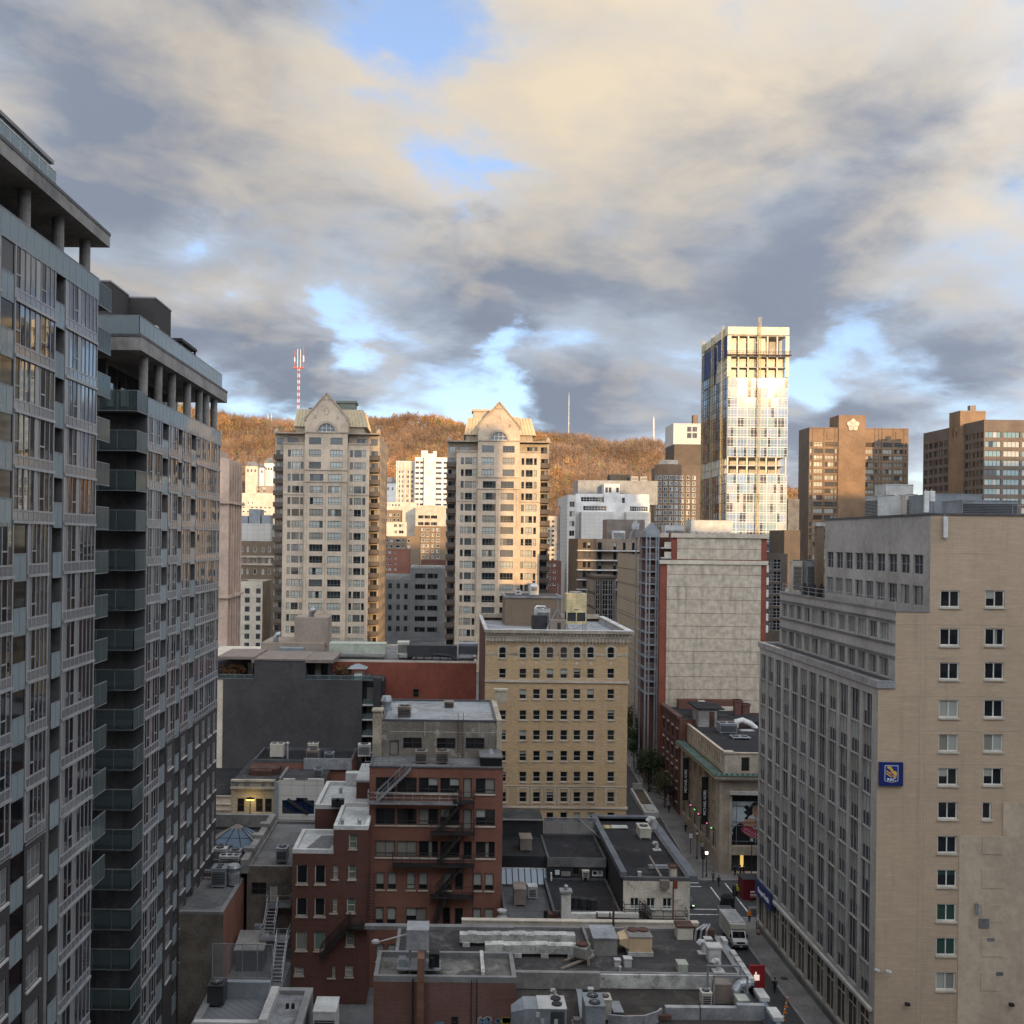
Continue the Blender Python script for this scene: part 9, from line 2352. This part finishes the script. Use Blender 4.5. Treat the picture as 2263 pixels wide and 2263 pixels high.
for s in(-1,1):
 m=MB();m.poly([(tx+s*.985,ty+1.05,1.45),(tx+s*.985,ty+1.8,1.45),(tx+s*.985,ty+1.8,2.15),(tx+s*.985,ty+1.42,2.15)]);part('side_window',m,'black_glass',t)
 m=MB();m.box(tx+s*1.02-.03,tx+s*1.02+.2*s+.03,ty+.95,ty+1.02,1.5,1.85)if s>0 else m.box(tx-1.24,tx-1.0,ty+.95,ty+1.02,1.5,1.85);part('mirror',m,'black',t)
 m=MB();m.box(tx+s*.75-.16,tx+s*.75+.16,ty-.03,ty+.04,.98,1.16);part('headlight',m,'frame_white',t)
m=MB();m.box(tx-.55,tx+.55,ty-.025,ty+.03,.95,1.18);part('radiator_grille',m,'black',t)
m=MB();m.box(tx-1.0,tx+1.0,ty-.12,ty+.05,.5,.78);part('bumper',m,'dark',t)
m=MB();m.box(tx-.16,tx+.16,ty-.135,ty-.12,.56,.68);part('number_plate',m,'sign_white',t)
for(yy,ww)in((ty+.75,.24),(ty+5.4,.4)):
 for s in(-1,1):wheel(t,tx+s*(.98-ww/2),yy,0,.40,ww)
m=MB();m.box(tx-.5,tx+.5,ty+1,ty+6.8,.5,.85);part('chassis',m,'black',t)
t.scale=(.74,.74,.74)
gx,gy=27.35,113.6
t=thing('car','dark blue car with its headlights on in the street crossing','car',(gx,gy+2,0))
secs=[(0.0,.34,.62,.80),(.1,.28,.74,.86),(.95,.24,.88,.89),(1.05,.24,.90,.89),(3.5,.24,.95,.89),(4.25,.28,.92,.86),(4.4,.36,.8,.80)]
m=MB()
for(a,b)in zip(secs,secs[1:]):m.hexa([(gx-a[3],gy+a[0],a[1]),(gx+a[3],gy+a[0],a[1]),(gx+b[3],gy+b[0],b[1]),(gx-b[3],gy+b[0],b[1])],[(gx-a[3]*.97,gy+a[0],a[2]),(gx+a[3]*.97,gy+a[0],a[2]),(gx+b[3]*.97,gy+b[0],b[2]),(gx-b[3]*.97,gy+b[0],b[2])])
part('body',m,'car_blue',t)
m=MB();m.hexa([(gx-.82,gy+1.0,.9),(gx+.82,gy+1.0,.9),(gx+.82,gy+3.8,.93),(gx-.82,gy+3.8,.93)],[(gx-.62,gy+1.75,1.4),(gx+.62,gy+1.75,1.4),(gx+.62,gy+3.1,1.4),(gx-.62,gy+3.1,1.4)]);part('cabin_glass',m,'black_glass',t)
m=MB();m.box(gx-.64,gx+.64,gy+1.72,gy+3.12,1.39,1.44);part('roof',m,'car_blue',t)
for s in(-1,1):m=MB();m.box(gx+s*.6-.14,gx+s*.6+.14,gy-.03,gy+.08,.52,.64);part('headlight',m,'headlight_on',t)
m=MB();m.box(gx-.4,gx+.4,gy-.02,gy+.03,.4,.6);part('radiator_grille',m,'black',t)
for yy in(gy+.85,gy+3.5):
 for s in(-1,1):wheel(t,gx+s*.78,yy,0,.31,.2)
t.scale=(.78,.78,.78)
# ---- people
PB={}
def person_mesh(pose):
 if pose in PB:return PB[pose]
 st=0.26 if pose=='walk' else 0.06
 V=[(0,0,.95),(0,.01,1.15),(0,.01,1.38),(0,0,1.47),(0,-.02,1.60),(0,-.02,1.70),(-.10,0,.90),(-.10,-st*.5,.50),(-.10,-st*.2+st*-.6,.08),(-.10,-st*.8-.14,.05),(.10,0,.90),(.10,st*.25,.50),(.10,st*1.0,.10),(.10,st*.95-.14,.05),(-.20,.01,1.37),(-.25,st*.4,1.10),(-.24,st*.4-.12,.86),(-.24,st*.4-.16,.76),(.20,.01,1.37),(.25,-st*.3,1.10),(.24,-st*.3-.14,.88),(.24,-st*.3-.19,.79)]
 E=[(0,1),(1,2),(2,3),(3,4),(4,5),(0,6),(6,7),(7,8),(8,9),(0,10),(10,11),(11,12),(12,13),(2,14),(14,15),(15,16),(16,17),(2,18),(18,19),(19,20),(20,21)]
 rad=[.13,.12,.14,.06,.095,.085,.09,.065,.045,.04,.09,.065,.045,.04,.06,.045,.035,.035,.06,.045,.035,.035]
 me=bpy.data.meshes.new('person');me.from_pydata(V,E,[])
 o=bpy.data.objects.new('tmp',me);COL.objects.link(o)
 md=o.modifiers.new('skin','SKIN');o.modifiers.new('sub','SUBSURF').levels=1
 for i,s in enumerate(me.skin_vertices[0].data):s.radius=(rad[i],rad[i]);s.use_root=(i==0)
 dg=bpy.context.evaluated_depsgraph_get();me2=bpy.data.meshes.new_from_object(o.evaluated_get(dg));bpy.data.objects.remove(o)
 me2 .materials.clear();me2 .materials.append(MATS['skin']);PB[pose]=(me2,V);return PB[pose]
surf('skin',(0.36,0.22,0.15),0.1,2,0.7);surf('cloth_black',(0.014,0.014,0.017),0.15,3,0.9);surf('cloth_grey',(0.09,0.095,0.10),0.15,3,0.9);surf('cloth_red',(0.14,0.02,0.02),0.15,3,0.9);surf('cloth_white',(0.48,0.47,0.44),0.1,3,0.9);surf('cloth_navy',(0.018,0.022,0.04),0.15,3,0.9);surf('vest_orange',(0.65,0.20,0.02),0.1,3,0.8);surf('vest_lime',(0.50,0.58,0.03),0.1,3,0.8);surf('hair_dark',(0.018,0.013,0.010),0.2,3,0.8)
def person(label,loc,rz,pose,coat,legs,hat=None,long_=False,sc=.74):
 me,V=person_mesh(pose)
 t=link('person',me,None,loc,(0,0,rz));t.scale=(sc,sc,sc);tag(t,label,'person')
 hem=.55 if long_ else.82
 m=MB();rings=[(hem,.20,.15),(.95,.19,.145),(1.15,.17,.13),(1.32,.19,.14),(1.42,.14,.11),(1.47,.08,.08)];n=10;k0=0
 for(z,a,b)in rings:
  for i in range(n):q=2*math.pi*i/n;m.v.append((a*math.cos(q),b*math.sin(q),z))
 for r in range(len(rings)-1):
  for i in range(n):j=(i+1)%n;m.f.append((r*n+i,r*n+j,(r+1)*n+j,(r+1)*n+i));m.m.append(0)
 m.tube([V[14],V[15],V[16]],.075,8,r2=.05);m.tube([V[18],V[19],V[20]],.075,8,r2=.05);local('coat',m,coat,t)
 m=MB();m.tube([V[6],V[7],V[8]],.105,8,r2=.06);m.tube([V[10],V[11],V[12]],.105,8,r2=.06);local('trousers',m,legs,t)
 m=MB()
 for a,b in((8,9),(12,13)):m.tube([Vector(V[a])+Vector((0,.05,-.03)),Vector(V[b])+Vector((0,-.03,0))],.06,8,r2=.045)
 local('shoes',m,'black',t)
 m=MB();m.sphere((0,.005,1.66),.115,10,6,(1,1.05,1.0)if not hat else(1.05,1.15,.9));m.v=[v for v in m.v];local('hair' if not hat else 'hat',m,hat or 'hair_dark',t)
 return t
PP=[((1478,1796),0.3,'walk','cloth_black','cloth_black',None,False,'person in black walking up the far sidewalk past the planter'),((1492,1788),3.0,'walk','cloth_black','cloth_navy',None,True,'person in a long black coat near the shop row'),((1482,1770),0.0,'stand','cloth_red','cloth_black',None,False,'person in a dark red jacket by the row houses'),((1515,1839),0.2,'walk','cloth_black','cloth_black',None,True,'person in a black coat on the sidewalk below the first banner'),((1551,1881),3.1,'stand','cloth_white','cloth_grey',None,False,'person in a pale coat standing by the stone shop front'),((1576,1948),0.1,'walk','cloth_grey','cloth_navy',None,False,'person in grey at the kerb near the corner'),((1588,1958),0.4,'walk','cloth_black','cloth_black',None,False,'person in black stepping off the kerb at the crossing'),((1624,1934),0.0,'stand','cloth_black','cloth_black',None,True,'person in a black coat at the shop entrance under the poster'),((1636,1935),0.5,'stand','cloth_navy','cloth_black',None,False,'person in navy at the shop entrance, left of a pair'),((1643,1935),-0.5,'stand','cloth_black','cloth_grey',None,False,'person in black at the shop entrance, right of a pair'),((1656,2036),0.0,'stand','vest_orange','cloth_navy','vest_orange',False,'worker in an orange safety vest behind the truck'),((1629,1980),0.3,'stand','vest_lime','cloth_black','vest_lime',False,'worker in a lime yellow safety jacket at the crossing'),((1712,2192),3.0,'walk','cloth_black','cloth_black',None,True,'person in a black coat walking along the near sidewalk kerb')]
for(p,rz,pose,c,l,h,lg,lb)in PP:
 q=G(p[0],p[1],0.14);person(lb,q,rz,pose,c,l,h,lg)
 # ---- street furniture
def lamp_post(label,x,y,z,h,lit=False,arm=None):
 t=thing('street_lamp',label,'street lamp',(x,y,z));m=MB();m.cyl(0,0,0,.35,.14,10,.09);m.cyl(0,0,.35,h,.06,8,.045);local('post',m,'iron',t)
 m=MB();m.cyl(0,0,h,h+.12,.16,10,.2);m.cyl(0,0,h+.5,h+.62,.24,10,.05);local('cap',m,'iron',t)
 m=MB();m.cyl(0,0,h+.12,h+.5,.17,10,.2);local('globe',m,'lamp_white' if lit else 'frame_white',t);return t
q=G(1561,1937,.14);lamp_post('lit black lamp post on the corner by the stone shop',q[0],q[1],q[2],2.6,True)
q=G(1540,1898,.14);lamp_post('thin black lamp post farther up the stone shop sidewalk',q[0],q[1],q[2],3.0)
lamp_post('tall black lamp post before the poster window',37.4,124.6,.14,4.4)
lamp_post('black lamp post beside the street trees',31.4,158.0,gz(0,158)+.14,4.2)
x,_,z=W(553,1766,124.9)
t=thing('street_lamp','tall street lamp glowing yellow before the old stone front','street lamp',(x,124.9,0));m=MB();m.cyl(0,0,0,z-.1,.09,8,.06);local('post',m,'iron',t)
m=MB();m.box(-.5,.5,-.14,.14,z-.02,z+.16);m.hexa([(-.3,-.1,z+.16),(.3,-.1,z+.16),(.3,.1,z+.16),(-.3,.1,z+.16)],[(-.15,-.05,z+.26),(.15,-.05,z+.26),(.15,.05,z+.26),(-.15,.05,z+.26)]);local('housing',m,'iron',t)
m=MB();m.box(-.48,.48,-.16,.16,z-.14,z-.02);local('lantern',m,'lamp_yellow',t)
ld=bpy.data.lights.new('street_lamp_light','POINT');ld.energy=22;ld.color=(1.0,0.72,0.18);ld.shadow_soft_size=.3;lo=bpy.data.objects.new('street_lamp_light',ld);COL.objects.link(lo);lo.parent=t;lo.location=(0,.25,z-.35)
t=thing('street_planter','long pale concrete planter with brown soil in the roadway','planter',(29.7,152,gz(0,152)))
def pl(x0,x1,y0,y1,h0,h1,m):m.hexa([(x0,y0,gz(0,y0)+h0),(x1,y0,gz(0,y0)+h0),(x1,y1,gz(0,y1)+h0),(x0,y1,gz(0,y1)+h0)],[(x0,y0,gz(0,y0)+h1),(x1,y0,gz(0,y0)+h1),(x1,y1,gz(0,y1)+h1),(x0,y1,gz(0,y1)+h1)])
m=MB();pl(28.6,30.7,146.6,150.3,0,.75,m);pl(28.6,28.9,150.3,158,0,.7,m);pl(30.4,30.7,150.3,158,0,.7,m);pl(28.9,30.4,157.7,158,0,1.5,m);part('kerb',m,'concrete_light',t)
m=MB();pl(28.9,30.4,150.3,157.7,0,.6,m);part('soil',m,'soil',t)
m=MB();pl(29.1,30.2,147.3,149.6,.75,.95,m);part('bench',m,'concrete_light',t)
def signal(label,x,y,h=3.4):
 t=thing('traffic_light',label,'traffic light',(x,y,.14));m=MB();m.cyl(0,0,0,h,.07,8);local('post',m,'iron',t);m=MB();m.box(-.19,.19,-.2,.16,h-1.1,h);local('signal_box',m,'black',t)
 m=MB()
 for k in range(3):m.cyl(0,0,0,.03,.09,10)
 m=MB();
 for k in range(3):m.box(-.1,.1,-.225,-.2,h-.95+k*.33,h-.75+k*.33)
 local('lens',m,'pane_mid',t)
signal('black traffic light on the near corner behind the truck',31.5,111.0,3.6)
signal('black traffic light on the far corner by the stone shop',31.5,124.6)
x,y,z=G(1607,2003);m=MB();m.hexa([(x-.7,y-.5,0),(x+.7,y-.5,0),(x+.7,y+.5,0),(x-.7,y+.5,0)],[(x-.6,y-.4,1.0),(x+.6,y-.4,1.0),(x+.6,y+.4,1.1),(x-.6,y+.4,1.1)]);m.hexa([(x-.6,y-.4,1.0),(x+.6,y-.4,1.0),(x+.6,y+.4,1.1),(x-.6,y+.4,1.1)],[(x-.25,y-.2,1.35),(x+.25,y-.2,1.35),(x+.25,y+.2,1.35),(x-.25,y+.2,1.35)]);single('waste_bin',m,'black','black hooded waste container at the crossing','bin',(x,y,0))
x,y,z=G(1601,2022);m=MB();m.box(x-.7,x+.7,y-.4,y-.33,.1,.9);m.box(x-.7,x+.7,y+.33,y+.4,.1,.9);m.box(x-.7,x-.63,y-.33,y+.33,.1,.9);m.box(x+.63,x+.7,y-.33,y+.33,.1,.9);m.box(x-.63,x+.63,y-.33,y+.33,.1,.15);m.box(x-.5,x+.5,y-.2,y+.2,0,.1);single('skip',m,'unit_grey','open grey skip at the tail of the truck','skip',(x,y,0))
t=thing('site_cabin','dark red site box with white marks behind the office corner','cabin',(35.8,118.2,0));m=MB();m.box(34.3,38.0,117.3,119.4,0,2.3);part('wall',m,'cabin_red',t)if surf('cabin_red',(0.13,0.012,0.016),0.1,0.5,0.6)else None
m=MB();m.box(34.25,38.05,117.25,119.45,2.3,2.38);part('trim',m,'dark',t)
m=MB()
for k in range(5):m.box(36.1,36.3-(k%2)*.08,117.28,117.3,.7+k*.2,.83+k*.2)
part('mark',m,'sign_white',t)
for i,(p,lb)in enumerate((((1641,1968),'white road barrier board beside the red site box'),((1667,1992),'red and white road barrier board at the office corner'))):
 x,y,z=G(*p);t=thing('road_barrier',lb,'barrier',(x,y,0));m=MB();m.box(-.45,.45,-.03,.03,.5,1.15);local('board',m,'sign_white',t);m=MB()
 if i:m.box(-.45,.45,-.04,-.03,.85,1.0);m.box(-.45,.45,-.04,-.03,.55,.68)
 for s in(-.35,.35):m.box(s-.03,s+.03,-.25,.25,0,.06);m.box(s-.025,s+.025,-.025,.025,.06,.5)
 local('leg',m,'flag_red' if i else 'steel_rail',t)
m=MB();m.box(33.6,36.2,112.4,113.2,0,.75);m.box(33.7,36.1,112.5,113.1,.75,.8);single('stone_planter',m,'concrete_dark','low dark stone trough at the office corner','planter',(34.9,112.8,0))
t=thing('parking_sign','parking sign and red board on a grey pole by the office wall','sign',(32.75,106.6,.14));t.scale=(.74,.74,.74);m=MB();m.cyl(0,0,0,2.9,.09,10);local('pole',m,'concrete',t);m=MB();m.box(-.13,.13,-.13,-.1,2.2,2.85);local('sign_plate',m,'sign_white',t)
m=MB();m.box(-.06,.06,-.135,-.13,2.5,2.7);local('sign_symbol',m,'black',t)
m=MB();m.box(-.25,.25,-.2,-.1,.1,1.1);local('red_board',m,'flag_red2',t);m=MB()
for k in range(12):a,b=2*math.pi*k/12,2*math.pi*(k+1)/12;m.bar((.17*math.cos(a),-.21,.65+.2*math.sin(a)),(.17*math.cos(b),-.21,.65+.2*math.sin(b)),.05)
local('ring_symbol',m,'sign_white',t)
t=thing('parking_sign','slim no-stopping sign on a red-footed pole on the far sidewalk','sign',(*G(1526,1887,.14)[:2],.14+gz(0,G(1526,1887,.14)[1])));m=MB();m.cyl(0,0,0,2.6,.05,8);local('pole',m,'rust',t);m=MB();m.box(-.18,.18,-.08,-.05,2.1,2.6);local('sign_plate',m,'sign_white',t);m=MB();m.box(-.08,.08,-.085,-.08,2.25,2.45);local('sign_symbol',m,'flag_red2',t)
for i,p in enumerate(((1753,2212),(1750,2225),(1747,2238),(1744,2254))):
 x,y,z=G(*p);t=thing('traffic_cone','orange traffic cone at the kerb, number %s from the far end'%('one','two','three','four')[i],'cone',(x-0.5,y,0),'traffic cones along the near kerb');t.scale=(.8,.8,.8)
 m=MB();m.box(-.18,.18,-.18,.18,0,.04);m.cyl(0,0,.04,.72,.14,10,.03);local('body',m,'vest_orange',t);m=MB();m.cyl(0,0,.36,.5,.095,10,.076);m.v=[(a*1.06,b*1.06,c)for a,b,c in m.v];local('stripe',m,'sign_white',t)
def street_tree(label,x,y,h,seed,cols,n=2600):
 z=gz(0,y)+.14;t=thing('street_tree',label,'tree',(x,y,z));rng=np.random.default_rng(seed);m=MB();m.tube([(0,0,0),(.05,.03,h*.3),(0,.1,h*.55)],.14,8,r2=.07)
 for k in range(9):
  a=k*2.4;z0=h*(.28+.05*k);r=1.6-.08*k;m.tube([(0,.05,z0),(r*.5*math.cos(a),r*.5*math.sin(a),z0+.8),(r*math.cos(a),r*math.sin(a),z0+1.5)],.06,5,r2=.02)
 local('trunk',m,'bark',t);m=MB();cl=rng.normal(size=(26,3));cl/=np.linalg.norm(cl,axis=1,keepdims=True);cl=cl*(rng.random((26,1))**.5)*np.array([2.0,2.0,h*.30])+np.array([0,0,h*.62])
 for i in range(n):
  c=Vector(cl[i%26]+rng.normal(size=3)*np.array([.5,.5,.45]));d=Vector(rng.normal(size=3)).normalized();e=d.orthogonal().normalized()*(.07+.07*rng.random());d=d*(.12+.1*rng.random());m.poly([c-e,c+d,c+e,c-d*.6],int(rng.integers(0,len(cols))))
 local('crown',m,cols,t)
street_tree('dark green street tree beside the buff brick building, nearest of three',31.6,158,7.4,3,['leaf_green','leaf_olive'])
street_tree('dark green street tree beside the windowless brown tower, middle of three',31.7,168,8.6,5,['leaf_green','leaf_olive'])
street_tree('dark green street tree beside the windowless brown tower, farthest of three',31.6,179,9.0,8,['leaf_green','leaf_olive','leaf_brown'])
street_tree('thin half-bare street tree before the red row house',32.3,150.5,6.0,9,['leaf_green','leaf_brown','leaf_olive'],700)
t=thing('shop_awning','black shop awning and entrance porch of the red row house','awning',(33.2,151.5,gz(0,151)));z=gz(0,151);m=MB();m.hexa([(32.5,149.6,z+2.4),(33.65,149.6,z+2.4),(33.65,153.5,z+2.5),(32.5,153.5,z+2.5)],[(32.6,149.6,z+2.5),(33.65,149.6,z+3.1),(33.65,153.5,z+3.2),(32.6,153.5,z+2.6)]);part('canopy',m,'black',t);m=MB()
for y in(149.7,153.3):m.box(32.6,32.68,y,y+.08,z,z+2.45)
part('post',m,'frame_white',t)
# ---------------------------------------------------------------- unseen towers added behind the viewer, heights and gaps set to shape the shadows
def rear(label,x0,x1,y0,y1,h,mat,band='pane_dark',fh=3.4):
 t=thing('shade_caster_tower',label,'building',((x0+x1)/2,(y0+y1)/2,0))
 shell(t,x0,x1,y0,y1,0,h,mat,par=0.6,roof='roof_dark')
 z=5.0
 while z<h-3:
  m=MB();m.box(x0+1,x1-1,y1,y1+0.06,z,z+1.9);m.box(x0-0.06,x0,y0+1,y1-1,z,z+1.9);m.box(x1,x1+0.06,y0+1,y1-1,z,z+1.9);part('window_band',m,band,t);z+=fh
 return t
rear('tower the view is taken from, just behind the camera, its height set for the shade',-30,22.5,-30,-2.0,79,'concrete_light')
rear('unseen mid-rise block behind the viewer right of the street, shaped to cast shade',34,61,-30,-3,54,'stucco_grey')
rear('second unseen mid-rise block behind the viewer, shaped to cast shade',61.1,82,-30,-3,60,'stone_pale')
rear('third, taller unseen mid-rise block behind the viewer, shaped to cast shade',82.1,102.3,-30,-3,72,'concrete')
rear('slim unseen tower added behind the viewer far to the right as a shadow caster',111,128,-30,-3,112,'panel_pale')
rear('wide unseen tower added behind the viewer beyond the slim one as a shadow caster',140,170,-30,-3,120,'concrete_light')
rear('great unseen slab added behind the viewer at the far right as a shadow caster',280,360,-34,-3,137,'brown_panel')
rear('tallest unseen tower added behind the viewer as a shadow caster',40,75.0,-86,-60,138,'concrete')
rear('tall unseen tower added next to the tallest behind the viewer as a shadow caster',94,107.8,-86,-60,123,'stone_pale')
